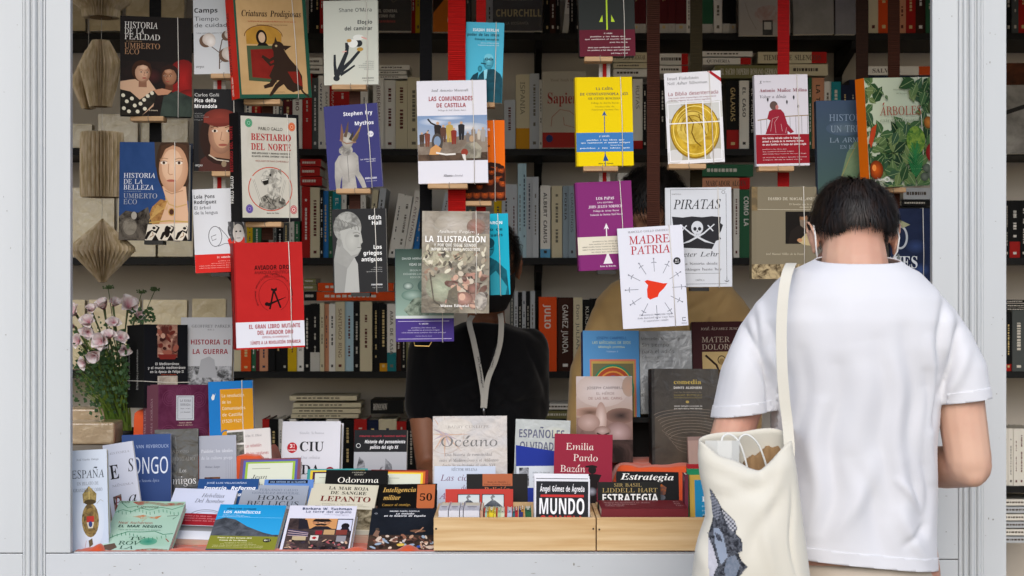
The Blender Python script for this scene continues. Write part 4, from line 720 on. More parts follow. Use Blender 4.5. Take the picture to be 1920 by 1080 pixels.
def d_yellow(p, q):
    p.Rc(0, 0, 100, 100, '#e6c900'); p.Rc(0, 0, 3, 100, '#d2b400'); c = '#22508e'
    arrow(p, 50, 38, 100, c, wd=1.5); p.P([(46, 94.5), (49, 88), (50, 84), (51.5, 88), (56, 94.5)], c); p.Rc(-1, 62.5, 101, 84, '#3d77b3')
    q.T('LA CAÍDA', 36, 66, 14.5, 2.9, '#33404f', 'S'); q.T('DE CONSTANTINOPLA 1453', 8, 92, 20.5, 2.9, '#33404f', 'S'); q.T('SIR STEVEN RUNCIMAN', 22, 79, 25.3, 2.4, '#5a5f30', 'S'); q.T('Prólogo de Antony Beevor', 27, 76, 30, 1.8, '#6a6820', 'r'); q.T('Traducción de', 34, 68, 34, 1.5, '#6a6820', 'r'); q.T('Panteleimón Simmons Dato', 28, 76, 37.4, 1.5, '#6a6820', 'r')
    q.T('4ª EDICIÓN', 40, 58, 67.5, 1.6, '#e8eef4', 'S'); small(q, 8, 94, 71.5, 3, 2, 1.5, '#e8eef4', 'S'); q.T('Norman Stone', 60, 80, 77.5, 1.3, '#e8eef4'); small(q, 6, 94, 80.5, 3, 1, 1.4, '#e8eef4', 'S'); q.T('Reino de Redonda', 38, 64, 98, 1.5, '#4a5020', 'S')
def d_papas(p, q):
    p.Rc(0, 0, 100, 100, '#7d2a6b'); p.Rc(0, 0, 3, 100, '#6c2260'); c = '#e2dde0'
    p.L([(52, 52), (52, 90)], 1.9, c); p.P([(52, 47), (56.5, 54), (52, 52.4), (47.5, 54)], c); p.P([(44, 93), (50, 84), (51, 80), (54, 80), (55, 84), (61, 93)], c); p.Rc(-1, 62, 101, 82, '#d9d2bf')
    q.T('LOS PAPAS', 36, 68, 20.4, 3, '#ece4e9', 'S'); q.T('UNA HISTORIA', 38, 66, 24.5, 1.7, '#e0d0da', 'S'); q.T('JOHN JULIUS NORWICH', 22, 82, 29.7, 3, '#e6d9e2', 'S'); q.T('Prólogo de Antony Beevor', 30, 76, 34, 2, '#ddccd7', 'S'); q.T('Traducción de Christian Martí-Menzel', 24, 82, 38.3, 2, '#ddccd7', 'S')
    small(q, 8, 92, 68, 3, 5, 1.4, '#4f4a44'); q.T('Reino de Redonda', 38, 66, 96.5, 1.7, '#ece4e9', 'S')
def d_biblia(p, q):
    p.Rc(0, 0, 100, 100, '#dddcdf'); p.Rc(4, 33, 95, 97, ('#a8a391', '#c6c4bb', 4, .5)); p.E(12, 40, 17, 11, '#c9c9c6'); p.E(92, 42, 14, 10, '#c9c9c4'); p.E(12, 92, 14, 8, '#cbcac8'); p.E(88, 92, 14, 7, '#cfcdcc')
    p.E(50, 64, 44, 31, '#8a6a12', n=40); p.E(50, 63.4, 42, 29.5, ('#d2ad33', '#8f6d10', 16, .95), n=40); p.E(46, 60, 28, 19, ('#dcc05a', '#a2801c', 20, .9), n=30)
    for r_ in (12, 18, 24): p.ring(46, 62, r_*1.15, r_*.8, 1.3, '#7b5c0c', a0=100+r_*4, a1=300+r_*3)
    p.L([(40, 48), (48, 56), (44, 66), (50, 76), (60, 82)], 2, '#6e520b'); p.L([(58, 46), (62, 58), (70, 70)], 1.8, '#7b5c0c'); p.ring(50, 63.6, 38, 26.5, 1.6, '#e8cf6d')
    for u in (36.5, 66): p.L([(u, 33), (u, 97)], 2.2, '#e3e2e4')
    for v in (34, 55.5, 96.6): p.L([(3, v), (96, v)], 1.9, '#e3e2e4')
    p.L([(4, 33), (4, 97)], 2, '#e3e2e4'); p.L([(95.5, 33), (95.5, 97)], 2, '#e3e2e4'); p.P([(76, 0), (83, 0), (100, 8), (100, 12.4)], '#a81d28')
    q.T('Israel Finkelstein', 5, 61, 7.6, 3, '#5a595e', 'r'); q.T('Neil Asher Silberman', 5, 76, 13, 3, '#5a595e', 'r'); q.T('La Biblia desenterrada', 6, 94, 25, 3.9, '#8e2536', 'N'); q.T('Una nueva visión arqueológica del antiguo Israel', 6, 90, 28.2, 1.5, '#8e5560'); q.T('y de los orígenes de sus textos sagrados', 6, 80, 31, 1.5, '#8e5560')
def d_madre(p, q):
    p.Rc(0, 0, 100, 100, '#d9dae3')
    p.P([(37, 54), (41, 52.6), (52, 54.6), (66, 57), (72, 57), (66, 62), (58, 66.4), (56, 70), (50, 71), (44, 72.4), (40, 70), (40, 62), (42, 58)], '#d8381f')
    for i in range(12): sword(p, 53, 61.5, i*30-90, 26, 46, '#777a85')
    p.E(88.5, 35.5, 5.6, 3.6, '#1a1a1e'); q.T('3ª', 85.6, 91, 35.5, 1.7, '#efefef', 'b'); q.T('edición', 85, 92, 37.2, .9, '#efefef', 'b')
    q.T('MARCELO GULLO OMODEO', 16, 78, 5.2, 2, '#6e6f78', 'r'); q.T('MADRE', 17, 79, 16.4, 8, '#b00f2a', 'r'); q.T('PATRIA', 19, 79, 26.6, 8, '#b00f2a', 'r')
    q.T('Desmontando la leyenda negra', 26, 76, 88, 1.7, '#74757e', 'r'); q.T('desde Bartolomé de las Casas hasta', 23, 79, 91, 1.7, '#74757e', 'r'); q.T('el separatismo catalán', 32, 70, 94, 1.7, '#74757e', 'r'); p.L([(96.5, 92), (91.6, 92), (91.6, 95), (96.5, 95)], .9, '#444a55'); q.T('ESPASA', 90, 98, 98, 1.1, '#555b66')
def d_piratas(p, q):
    p.Rc(0, 0, 100, 100, '#c9ccd1'); d = '#2c2d31'
    for a in (2, 97): p.L([(8, a), (92, a)], .5, d)
    p.L([(8, 2), (8, 97)], .5, d); p.L([(92, 6), (92, 90)], .5, d)
    p.P([(10, 29), (26, 30), (40, 29), (56, 30), (70, 29), (84, 30), (83, 36), (87, 38), (84, 44), (80, 48), (84, 52), (76, 54), (70, 62), (12, 60), (13, 46)], '#2a2a2e')
    p.E(48, 40.5, 9, 6.8, '#c9ccd1'); p.Rc(43, 44, 53, 49.4, '#c9ccd1'); p.E(44.6, 41.6, 2.5, 1.9, d); p.E(51.6, 41.6, 2.5, 1.9, d); p.P([(47, 44.6), (48.2, 42.6), (49.4, 44.6)], d)
    for i in range(4): p.L([(44+i*2.6, 46.4), (44+i*2.6, 49)], .5, d)
    for sx in (1, -1): p.L([(48+sx*26, 37), (48+sx*10, 46), (48-sx*12, 54), (48-sx*26, 57)], [1.6, 2.4, 3, .6], '#c9ccd1'); p.L([(48+sx*16, 38), (48+sx*24, 44)], 1.8, '#c9ccd1')
    q.T('PIRATAS', 12, 84, 21.5, 9.4, '#26262b', 'i'); q.T('Peter Lehr', 18, 80, 69.4, 4.6, '#3a3b40', 'i'); q.T('Una historia desde', 20, 78, 77.6, 2.4, '#3a3b40', 'r'); q.T('los vikingos hasta hoy', 17, 84, 83.4, 2.4, '#3a3b40', 'r'); p.L([(20, 86.4), (82, 86.4)], .5, '#777777'); q.T('CRÍTICA', 45, 58, 94, 1.6, '#555555', 'r')
    p.ring(88, 5, 2.4, 1.6, .5, d, n=12); p.L([(92, 90), (92, 95)], .8, d); p.ring(92, 93, 3, 2, .8, d, n=10, a0=10, a1=170); q.T('CRÍTICA', 10, 24, 7, 1, '#666666')
def d_volver(p, q):
    p.Rc(0, 0, 100, 100, '#cdc9d0'); p.Rc(-1, 65.5, 101, 97.5, '#8c1824'); p.L([(4, 49.6), (50, 46), (100, 45)], 1.8, '#8f7a5a')
    for i in range(9): p.L([(10+i*11, 49-i*.5), (10+i*11, 65)], .7, '#5c5a5e')
    p.P([(18, 65), (28, 50), (22, 48), (26, 40), (34, 37.6), (48, 38), (54, 42), (60, 54), (72, 63), (66, 64.5), (60, 62), (60, 65.4)], '#8e1f30'); p.E(35, 33.6, 7.6, 4.8, '#5b4a44'); p.E(41, 35.6, 3, 2.6, '#b4746e')
    for pts in ([(28, 62), (32, 48), (44, 46)], [(38, 64), (36, 52), (42, 47)], [(50, 62), (48, 54)], [(56, 64), (58, 58)]): p.L(pts, .6, '#c9a7ab')
    for (u, v) in ((24, 27), (60, 30), (73, 25), (81, 35)): p.E(u, v, 1.8, 2.2, '#3a393f', n=8); p.L([(u, v), (u, v+3)], .8, '#3a393f')
    q.T('Seix Barral', 16, 30, 8, 1.4, '#555555'); q.T('X', 9, 14, 9.5, 3, '#222222', 'I'); q.T('Antonio Muñoz Molina', 9, 98, 18.8, 3.6, '#7c2333', 'S'); q.T('Volver a dónde', 9, 59, 25.6, 3.4, '#3f3c44', 'r')
    for i, t in enumerate(('Una lúcida mirada sobre la España', 'actual a través de la memoria íntima', 'de una familia a lo largo del último siglo')): q.T(t, 12, 84+i*5, 70.4+i*3.5, 2.0, '#eadcdc', 'b')
    small(q, 12, 94, 82, 2.6, 3, 1.1, '#d9b9bb', al='l'); small(q, 12, 94, 91, 2.6, 2, 1.1, '#d9b9bb', al='l', seed=7)
def d_diario(p, q):
    p.Rc(0, 0, 100, 100, '#786f5b'); p.Rc(7, 0, 100, 84, '#7a715d'); p.Rc(0, 84, 100, 100, ('#4a3c2a', '#b5a27c', 60, 1)); p.Rc(0, 0, 9, 26, ('#62553f', '#8c7550', 50, .8))
    p.Rc(52, 27, 100, 62, '#171310'); p.P([(56, 62), (60, 48), (72, 42), (86, 44), (96, 52), (98, 62)], '#211b17'); p.E(80, 34.5, 6.4, 5, '#a37c5c', '#6d4c36'); p.P([(74, 36), (86, 36), (85, 42), (80, 45), (75, 42)], '#77695a'); p.E(78, 30.4, 7, 2.2, '#1d1714'); p.P([(72, 60), (84, 50), (96, 56), (92, 64), (80, 63)], '#b9a67c'); p.E(74, 58, 4, 2, '#b5855f')
    p.L([(9, 24.6), (98, 25)], .5, '#c9c0a8'); q.T('DIARIO DE MAGALLANES', 25, 98, 14.6, 3, '#d9d1bd', 'r'); q.T('El hombre que lo vio y', 58, 98, 20, 2, '#cdc4ac', 'r'); q.T('anduvo todo', 74, 98, 23, 2, '#cdc4ac', 'r'); q.T('José Manuel Núñez de la Fuente', 22, 82, 74, 2.2, '#c7bda4', 'r')
def d_arb(p, q):
    p.Rc(0, 0, 100, 100, '#bcc5ab'); gs = ['#2c4a2a', '#41603a', '#5a7345', '#243c26', '#6b7d4c', '#37543b']
    rd = random.Random(11)
    def leaf(u, v, l, a, c, wd=.35, mid='#8fa070'):
        k = p.w/p.h; d = (cos(R(a)), sin(R(a)))
        f = lambda r, o: (u+d[0]*r-d[1]*o, v+(d[1]*r+d[0]*o)*k)
        p.P([f(0, 0), f(l*.3, l*wd*.8), f(l*.6, l*wd*.7), f(l, 0), f(l*.6, -l*wd*.7), f(l*.3, -l*wd*.8)], c); p.L([f(0, 0), f(l*.9, 0)], .6, mid)
    for (x0, y0, x1, y1, n) in ((0, 4, 14, 52, 22), (0, 50, 50, 84, 54), (84, 2, 100, 44, 20), (60, 46, 100, 76, 30), (0, 78, 52, 100, 30), (46, 74, 96, 100, 26), (68, 2, 100, 18, 14), (24, 44, 62, 66, 18)):
        for _ in range(n): leaf(rd.uniform(x0, x1), rd.uniform(y0, y1), rd.uniform(12, 25), rd.uniform(0, 360), rd.choice(gs))
    p.E(70, 58, 14, 13, ('#7f9a3e', '#3b6a2c', 80, 1)); 
    for i in range(22): p.L([(68, 92-i*1.1), (68+(12-abs(i-8)*.6)*(1 if i % 2 else -1), 90-i*1.3-4)], 1.4, '#2f7a44')
    p.E(9, 84, 10, 8.6, '#cf5a18', '#6e2a10'); p.E(6, 82, 3, 3, '#ea8b40'); p.E(93, 70, 9, 8.6, '#a32b25', '#7a1d1b'); p.E(90, 42, 6.4, 5.6, '#c07a34', '#7c4a1e'); p.E(96, 28, 6, 5, '#59663f', '#3c4a2c')
    for (u, v) in ((84, 84), (90, 90), (80, 92), (96, 86)): p.E(u, v, 6, 4, '#6b7264', '#474f43')
    p.P([(0, 58), (5, 46), (13, 42), (10, 52), (3, 64)], '#b3401f'); leaf(20, 12, 8, 40, '#3d5c38'); leaf(28, 16, 7, 60, '#3d5c38'); leaf(14, 10, 7, 120, '#3d5c38')
    q.T('ÁRBOLES', 18, 80, 34.5, 8, '#9c4632', 'r'); q.T('extraordinarios', 18, 82, 40.5, 3.4, '#8f9a80', 'r'); q.T('Historias y secretos', 40, 66, 12, 1.6, '#7d8a70'); q.T('del bosque', 44, 60, 15.4, 1.6, '#7d8a70'); q.T('guíaburros', 6, 20, 94, 2, '#e6e2da', 'b'); p.ring(24, 93, 3.2, 2, 1.1, '#e6e2da', n=14)
def d_armada(p, q):
    p.Rc(0, 0, 100, 100, '#3c4c63', '#3f5650'); p.P([(36, 92), (52, 56), (66, 44), (92, 48), (100, 70), (96, 96)], ('#5d7559', '#7c8c68', 8, .7)); p.L([(30, 98), (56, 62), (72, 44)], 1.4, '#8d8455'); p.L([(20, 86), (44, 98)], 1, '#3a2f24'); p.E(50, 30, 34, 8, '#5a6a74', '#44566a'); p.E(82, 84, 14, 9, ('#56543c', '#2c3a30', 30, .8))
    q.T('Rafael', 70, 96, 9, 2.4, '#2a3348', 'S'); q.T('HISTORIA DE', 22, 120, 22, 7, '#7c8da2', 'r'); q.T('UN TRIUNFO', 24, 110, 34, 7, '#8696a6', 'r'); q.T('LA ARMADA', 22, 100, 45, 5, '#8696a6', 'r'); q.T('EN EL', 40, 66, 52, 4, '#8696a6', 'r')
def d_aves(p, q):
    p.Rc(0, 0, 100, 100, ('#232c46', '#151b2e', 5, .6)); p.E(62, 42, 26, 8, '#33436a', '#232c46'); p.E(76, 68, 22, 8, '#3b4f7d', '#1f2740')
    p.ring(24, 32, 16, 12, 5, '#b3b6b8', a0=-100, a1=120); p.E(14, 18, 11, 7.5, '#c2c4c4', '#8e9296'); p.P([(20, 12), (48, 18), (28, 22)], '#9c9a76'); p.E(12, 17, 3, 2, '#c9972b'); p.E(12, 17, 1.4, 1, '#1a1414'); p.P([(-2, 22), (10, 19), (12, 24), (-2, 28)], '#c09128'); p.E(8, 30, 11, 8, '#a8952e', '#6b6a2e'); p.P([(-2, 56), (20, 50), (36, 64), (44, 82), (40, 98), (-2, 98)], ('#8b8f8d', '#4b524e', 24, .8))
    q.T('AVES', -14, 66, 66, 13, '#d9dbdc', 'S'); q.T('del mundo', 30, 62, 74, 3, '#a9adb4', 'r')
# ================================================================ hanging books, their straps, ledges and cords
HGRP = 'books hung on straps in the window'
HANG = [
 # key, quad, depth, yaw, thickness, hard, cover, draw, strap, label
 ('fealdad', ((228,30),(361,34),(359,220),(223,215)), .37, 14, .03, True, '#141414', d_fealdad, 'bl', 'black book with a laughing red-capped man and a woman in a spotted dress'),
 ('belleza', ((224,266),(354,267),(353,451),(223,450)), .37, -4, .034, True, '#1b2436', d_belleza, 'bl', 'blue hardback with a large portrait of a lady in an embroidered dress and pearls'),
 ('camps', ((362,-12),(458,-14),(458,138),(364,139)), .39, 0, .018, False, '#c9cccf', d_camps, 'wl', 'pale book with white cotton bolls on a brown twig'),
 ('pico', ((363,167),(458,167),(458,321),(363,321)), .385, 0, .018, False, '#1d1d1f', d_pico, 'wl', 'dark book with the portrait of a youth in a dull red cap'),
 ('lola', ((362,355),(457,352),(459,508),(365,513)), .39, 0, .02, False, '#d4d6da', d_lola, 'wl', 'white book with a megaphone drawing and red paper band, below the red-capped youth'),
 ('criat', ((441,-22),(578,-22),(578,185),(444,182)), .35, 33, .042, True, '#24503f', d_criat, 'b1', 'tan and green picture book with a dark horned beast and a red spine'),
 ('best', ((450,211),(562,215),(561,416),(449,414)), .345, 38, .044, True, '#161517', d_best, 'b1', 'black-framed cream book with a howling wolf head in a red oval'),
 ('avia', ((440,455),(567,454),(571,650),(441,657)), .34, 20, .036, True, '#ab2221', d_avia, 'b1', 'bright red book with a black emblem and white paper band at its foot'),
 ('shane', ((604,2),(706,0),(711,158),(610,160)), .37, -3, .014, False, '#c3c5b9', d_shane, 'b2', 'pale grey-green book with a dark abstract walking figure'),
 ('fry', ((605,200),(705,193),(720,349),(619,357)), .365, -3, .014, False, '#3a3a6e', d_fry, 'b2', 'indigo book with a stone torso wearing a ragged crown'),
 ('hall', ((622,393),(723,390),(727,547),(626,549)), .365, -3, .016, False, '#2a2a2b', d_hall, 'b2', 'charcoal book with a marble head in profile, below the indigo book'),
 ('isaiah', ((872,41),(941,43),(945,193),(872,191)), .395, -2, .014, False, '#4fb3cf', d_isaiah, 'r2', 'light blue book with a seated man in glasses smoking, topmost on the narrow red strap'),
 ('orange', ((850,226),(944,226),(949,375),(852,378)), .40, -2, .014, False, '#e2690f', d_orange, 'r2', 'orange book with a crowd of dark faces, half hidden behind a white book'),
 ('aron', ((858,402),(948,401),(961,551),(868,556)), .40, -2, .014, False, '#1ba7c1', d_aron, 'r2', 'turquoise book with a man in a suit, behind the crowded engraving book'),
 ('comun', ((781,152),(911,150),(916,342),(785,345)), .35, 0, .026, False, '#dad9e0', d_comun, 'r1', 'white book with a painted scene of figures on a scaffold under blue sky'),
 ('vidas', ((742,467),(850,466),(851,640),(741,641)), .40, 2, .022, False, '#33407a', d_vidas, 'bk', 'grey-green book with clouds and a purple paper band, lowest on the black strap'),
 ('ilus', ((790,396),(919,396),(916,588),(792,586)), .345, 0, .026, False, '#77705f', d_ilus, 'r1', 'glossy brown book with a dense engraving and big white lettering, below the painted scene'),
 ('green', ((1085,-40),(1190,-42),(1190,105),(1086,106)), .37, 3, .03, True, '#2f3230', d_green, 'ws', 'dark grey book with a lime arrow above a maroon band'),
 ('yellow', ((1078,145),(1185,144),(1188,310),(1082,312)), .365, 4, .03, True, '#dcc000', d_yellow, 'ws', 'bright yellow book with a blue band and a thin blue arrow'),
 ('papas', ((1077,343),(1183,338),(1191,504),(1087,508)), .385, 4, .032, True, '#74265f', d_papas, 'ws', 'purple book with a white arrow and a cream band'),
 ('biblia', ((1246,139),(1352,131),(1358,304),(1252,308)), .36, -5, .02, False, '#d4d3d2', d_biblia, 'ol', 'white book with a gold coin behind window bars and a red corner'),
 ('piratas', ((1246,353),(1371,350),(1373,538),(1250,538)), .395, -3, .026, True, '#c2c5ca', d_piratas, 'ol', 'pale book with a torn black skull and crossed swords flag'),
 ('madre', ((1157,430),(1279,420),(1291,611),(1169,616)), .345, -3, .03, False, '#d9dae3', d_madre, 'br', 'white book with a red map ringed by small swords'),
 ('volver', ((1417,140),(1515,140),(1517,309),(1416,313)), .365, 3, .022, False, '#cdc9d0', d_volver, 'r3', 'pinkish white book with a seated figure in crimson and a red band'),
 ('diario', ((1411,350),(1532,350),(1530,523),(1408,523)), .385, 3, .026, False, '#6d644f', d_diario, 'r3', 'olive brown book with a small portrait of a bearded man writing'),
 ('armada', ((1534,189),(1640,187),(1640,362),(1530,364)), .41, 2, .024, False, '#3c4c63', d_armada, 'db', 'blue-green book with faded lettering and a leafy shape, behind the orange-spined book'),
 ('arb', ((1625,150),(1751,141),(1751,350),(1626,349)), .36, 22, .034, True, '#bcc5ab', d_arb, 'bg', 'botanical cover full of leaves and fruit with a bright orange spine'),
 ('aves', ((1672,391),(1748,391),(1744,560),(1668,560)), .385, -3, .026, True, '#1b2238', d_aves, 'bg', 'dark blue book with a grey pelican, below the botanical cover'),
]
for (k, qd, Y, yw, t, hd, cv, dr, sp, lb) in HANG:
    book(k, qd, Y, lb, cover=cv, draw=dr, yaw=yw, t=t, hard=hd, group=HGRP, wrap=(k == 'ilus'))
SPI = mat('red_spine_cloth', '#b3231a', .6)
# coloured spines of four yawed books, standing proud of the boards
def spine_strip(key, col, txt):
    r, M, w_, h_, t = BOOKS[key]; g = G()
    g.box(-w_/2-.0012, -w_/2-.0002, .001, h_-.001, -t-.0005, .0004); s = g.build('spine', flat(col, .5), r)
    pr = Print(t, h_, z=.0004); pr.w = t
    pr.Rc(0, 0, 100, 100, col)
    for (s_, v0, v1, h, c, st) in txt: pr.TV(s_, 34, v0, v1, h, c, st, down=False)
    o = pr.build('spine_print', r)
    if o:
        o.matrix_local = Matrix(((0, 0, -1, -w_/2-.0014), (0, 1, 0, 0), (1, 0, 0, -t/2), (0, 0, 0, 1)))
spine_strip('criat', '#c02a1c', [('CRIATURAS PRODIGIOSAS', 22, 78, 30, '#4a1a12', 'b'), ('LIBROS DEL ZORRO', 80, 97, 20, '#e8ded2', 'b')])
spine_strip('best', '#131214', [('BESTIARIO DEL NORTE', 12, 54, 32, '#9c2a2c', 'b'), ('PABLO GALLO', 58, 83, 36, '#dcdad4', 'b')])
spine_strip('avia', '#8f1a1a', [('AVIADOR DRO ANARQUÍA CIENTÍFICA', 10, 96, 36, '#2c0a0a', 'b')])
spine_strip('arb', '#d9690c', [])
RIB = {}
def strap_mat(c, s): return mat('webbing_'+c.strip('#')+s, c, .75, bump=(220, .9, .002, (.03, .03, 1)), spec=.08, vary=('#%02x%02x%02x' % tuple(int(int(c[i:i+2], 16)*.72) for i in (1, 3, 5)), 300, (.02, .02, 1), .3, .7))
STR = {  # x0, x1, bottom px, depth, colour, label
 'bl': (280, 302, 452, .405, '#151414', 'black webbing strap carrying the two books with portrait paintings beside the paper ornaments'),
 'wl': (400, 423, 514, .412, '#cfcac2', 'white webbing strap with a red centre stripe at the twig and megaphone books'),
 'b1': (491, 512, 450, .40, '#45291f', 'brown webbing strap between the tan beast book and the bright red book'),
 'b2': (655, 676, 540, .39, '#462b22', 'brown webbing strap behind the abstract figure, indigo and marble head books'),
 'bk': (787, 810, 470, .425, '#0f0e10', 'wide black strap running down behind the painted scene book'),
 'r1': (840, 873, 480, .385, '#c01a17', 'broad bright red ribbed strap in the middle of the window'),
 'r2': (893, 911, 440, .42, '#b51a18', 'narrow red strap behind the light blue and orange books'),
 'ws': (1123, 1144, 400, .405, '#d8d2cb', 'white strap with red stripe above and below the yellow book'),
 'br': (1213, 1237, 440, .39, '#4c2c22', 'reddish brown ribbed strap above the book with the ring of swords'),
 'ol': (1294, 1317, 400, .42, '#2f2717', 'olive black strap above the gold coin book'),
 'r3': (1458, 1480, 400, .40, '#9c1415', 'dark red strap above the pinkish white book'),
 'db': (1605, 1628, 300, .43, '#2c1a12', 'very dark brown strap above the orange spine'),
 'bg': (1665, 1687, 420, .405, '#4c2a1e', 'brown ribbed strap behind the botanical cover'),
}
WOOD = mat('pale_wood', '#bd9a72', .6, vary=('#a07c54', 9, (1, 14, 14), .35, .7), bump=(40, .2, .001, (1, 12, 12)))
CORD = mat('white_elastic_cord', '#d9d4ca', .6)
ledge_px = {'fealdad': (248, 310), 'camps': (398, 442), 'pico': (400, 446), 'criat': (460, 528), 'best': (463, 530), 'shane': (624, 688), 'fry': (632, 696), 'comun': (803, 877), 'isaiah': (900, 928), 'orange': (873, 922),
            'green': (1095, 1148), 'yellow': (1093, 1158), 'biblia': (1252, 1322), 'volver': (1420, 1486), 'arb': (1640, 1695), 'avia': None, 'belleza': None}
for k, (x0, x1, yb, Y, c, lb) in STR.items():
    a = PX(x0, 0, Y).x; b = PX(x1, 0, Y).x; zb = PX(0, yb, Y).z; r = empty('hanging_strap', ((a+b)/2, Y, 2.42), label=lb, cat='strap', group='straps that carry the hanging books')
    g = G(); n = 60; W = b-a; ph = random.random()*6
    for i in range(n):
        z0 = -(2.42-zb)*i/n; z1 = -(2.42-zb)*(i+1)/n; f = lambda z: .0012*sin(z*9+ph)
        q = [(-W/2, f(z0), z0), (W/2, f(z0), z0), (W/2, f(z1), z1), (-W/2, f(z1), z1)]
        g.add(q+[(x, y+.0018, z) for x, y, z in q], [(0, 3, 2, 1), (4, 5, 6, 7), (0, 4, 7, 3), (1, 2, 6, 5)])
    g.build('webbing', strap_mat(c, k if k == 'r1' else ''), r)
    if k in ('wl', 'ws'):
        g = G(); g.box(-W*.17, W*.17, -.0022, -.0014, -(2.42-zb), 0); g.build('red_stripe', strap_mat('#b02220', 'st'), r)
    if k in ('r1', 'br', 'bg'):        # the coarse cross ribs one can count
        g = G(); z = 0
        while z > -(2.42-zb): g.box(-W/2, W/2, -.0026, -.0008, z-.0022, z); z -= .0046
        tag(g.build('cross_ribs', strap_mat(c, 'rb'), r), kind='stuff')
    for (key, qd, *_r) in [h for h in HANG if h[8] == k]:
        br, M, w_, h_, t = BOOKS[key]
        loc = lambda x, y, z: (M @ V((x, y, z)))-V(r.location)
        u = w_*.31; g = G()            # elastic cord round the book, top to bottom
        if key not in ('camps',):
            yb_ = .0 if key != 'avia' else h_*.02
            g.tube([loc(u, -.002, -t/2), loc(u-.001, -.002, .0025), loc(u, h_*.5, .0035), loc(u-.002, h_+.001, .0025), loc(u-.002, h_+.002, -t-.003), loc(u, h_*.5, -t-.004), loc(u, -.002, -t-.003), loc(u, -.002, -t/2)], .0009, 5)
            g.build('elastic_cord', CORD, r, True)
        if ledge_px.get(key):
            lx0, lx1 = ledge_px[key]; cY = (M @ V((0, 0, -t/2))).y; X0 = PX(lx0, 0, cY).x-r.location.x; X1 = PX(lx1, 0, cY).x-r.location.x
            zt = (M @ V((PX((lx0+lx1)/2, 0, cY).x-(M @ V((0, 0, 0))).x, 0, -t/2))).z-r.location.z-.001
            g = G(); g.box(X0, X1, cY-r.location.y-.022, cY-r.location.y+.02, zt-.0115, zt); o = g.build('wooden_ledge', WOOD, r)
            md = o.modifiers.new('soft_edges', 'BEVEL'); md.width = .0012; md.segments = 1
            g = G(); xm = (X0+X1)/2+.004; yy = cY-r.location.y-.0225
            g.tube([(xm, yy, zt+.003), (xm-.001, yy-.001, zt-.004), (xm+.001, yy-.0005, zt-.012), (xm, yy+.01, zt-.0135)], .0007, 5); g.build('wire_hook', mat('hook_wire', '#6f6a62', .4, metal=.8), r)
        elif key in ('belleza', 'lola', 'papas', 'hall', 'piratas'):
            o0 = loc(.0, -.004, -t/2); g = G(); g.box(o0[0]-.022, o0[0]+.022, o0[1]-.02, o0[1]+.02, o0[2]-.006, o0[2]+.003); g.build('black_clip', mat('black_plastic', '#101011', .35), r)
        elif key == 'vidas':
            o0 = V(loc(-.006, -.004, 0)); g = G(); g.tube([o0+V((-.02, 0, .003)), o0+V((-.018, -.002, -.006)), o0+V((.016, -.002, -.007)), o0+V((.022, 0, .003))], .0013, 6); g.build('wire_clip', mat('brass_wire', '#8c7442', .35, metal=.9), r)
# ================================================================ the books of the counter display
def d_espana(p, q):
    p.Rc(0, 0, 100, 100, '#c3ccd8', '#b3bfd0'); p.E(50, 70, 40, 30, '#cdd5df', '#bcc6d4')
    p.E(52, 70, 23, 17, ('#5d4c2f', '#a08a55', 60, .9)); p.E(52, 71, 18, 13, ('#8d7442', '#3c3428', 60, .8)); p.P([(42, 66), (62, 66), (62, 72), (42, 72)], '#a8322c'); p.P([(42, 72), (62, 72), (58, 78), (46, 78)], '#c5bfae'); p.E(52, 74, 5, 3, '#2f3f73')
    p.P([(34, 53), (32, 44), (40, 40), (50, 36), (60, 40), (70, 44), (68, 53)], ('#6b5a32', '#a3905a', 60, .9)); p.L([(50, 37), (50, 52)], 2, '#c4ae6d'); p.E(52, 52, 16, 2.6, '#463a24'); p.L([(70, 54), (80, 50), (88, 52)], 1, '#8b8573'); p.P([(46, 90), (56, 88), (58, 94), (48, 97)], '#5d5038'); p.L([(40, 90), (36, 97)], .8, '#a03f38')
    q.T('José Varela Ortega', 18, 78, 10.4, 1.9, '#59616d', 'r'); q.T('ESPAÑA', 4, 92, 28, 8, '#39404a', 'r'); q.T('UN RELATO DE', 18, 76, 35, 3.2, '#5b6472', 'r'); q.T('GRANDEZA Y ODIO', 8, 86, 41.5, 3.2, '#5b6472', 'r')
def d_espa(p, q):
    p.Rc(0, 0, 100, 100, '#cfd2df'); p.P([(12, 60), (40, 58), (40, 70), (26, 76), (26, 90), (12, 90)], ('#3a3230', '#a08b80', 60, 1)); p.E(26, 66, 8, 4, '#cfd2df')
    q.T('HISTORIA', 14, 86, 12, 2.4, '#9a9ba6', 'r'); q.T('E', 12, 42, 40, 16, '#26262b', 'S'); q.T('S', 74, 94, 34, 14, '#33333a', 'i'); q.T('MÍNIMA', 14, 86, 49, 2.4, '#9a9ba6', 'r'); q.T('P', 12, 38, 74, 14, '#7d3d38', 'i'); q.T('a', 62, 90, 69, 12, '#2b2b31', 'i'); q.T('Ñ', 6, 40, 98, 10, '#2b2b31', 'S')
def d_congo(p, q):
    p.Rc(0, 0, 100, 100, '#3a5285', '#31477a'); p.Rc(22, 94, 32, 100, '#b03a62')
    q.T('DAVID VAN REYBROUCK', 2, 96, 15, 3.6, '#a9b8d6', 'N'); q.T('CONGO', 6, 94, 43, 18, '#dfe6f2', 'N'); q.T('una historia épica', 28, 76, 52, 3, '#a9b8d6', 'r')
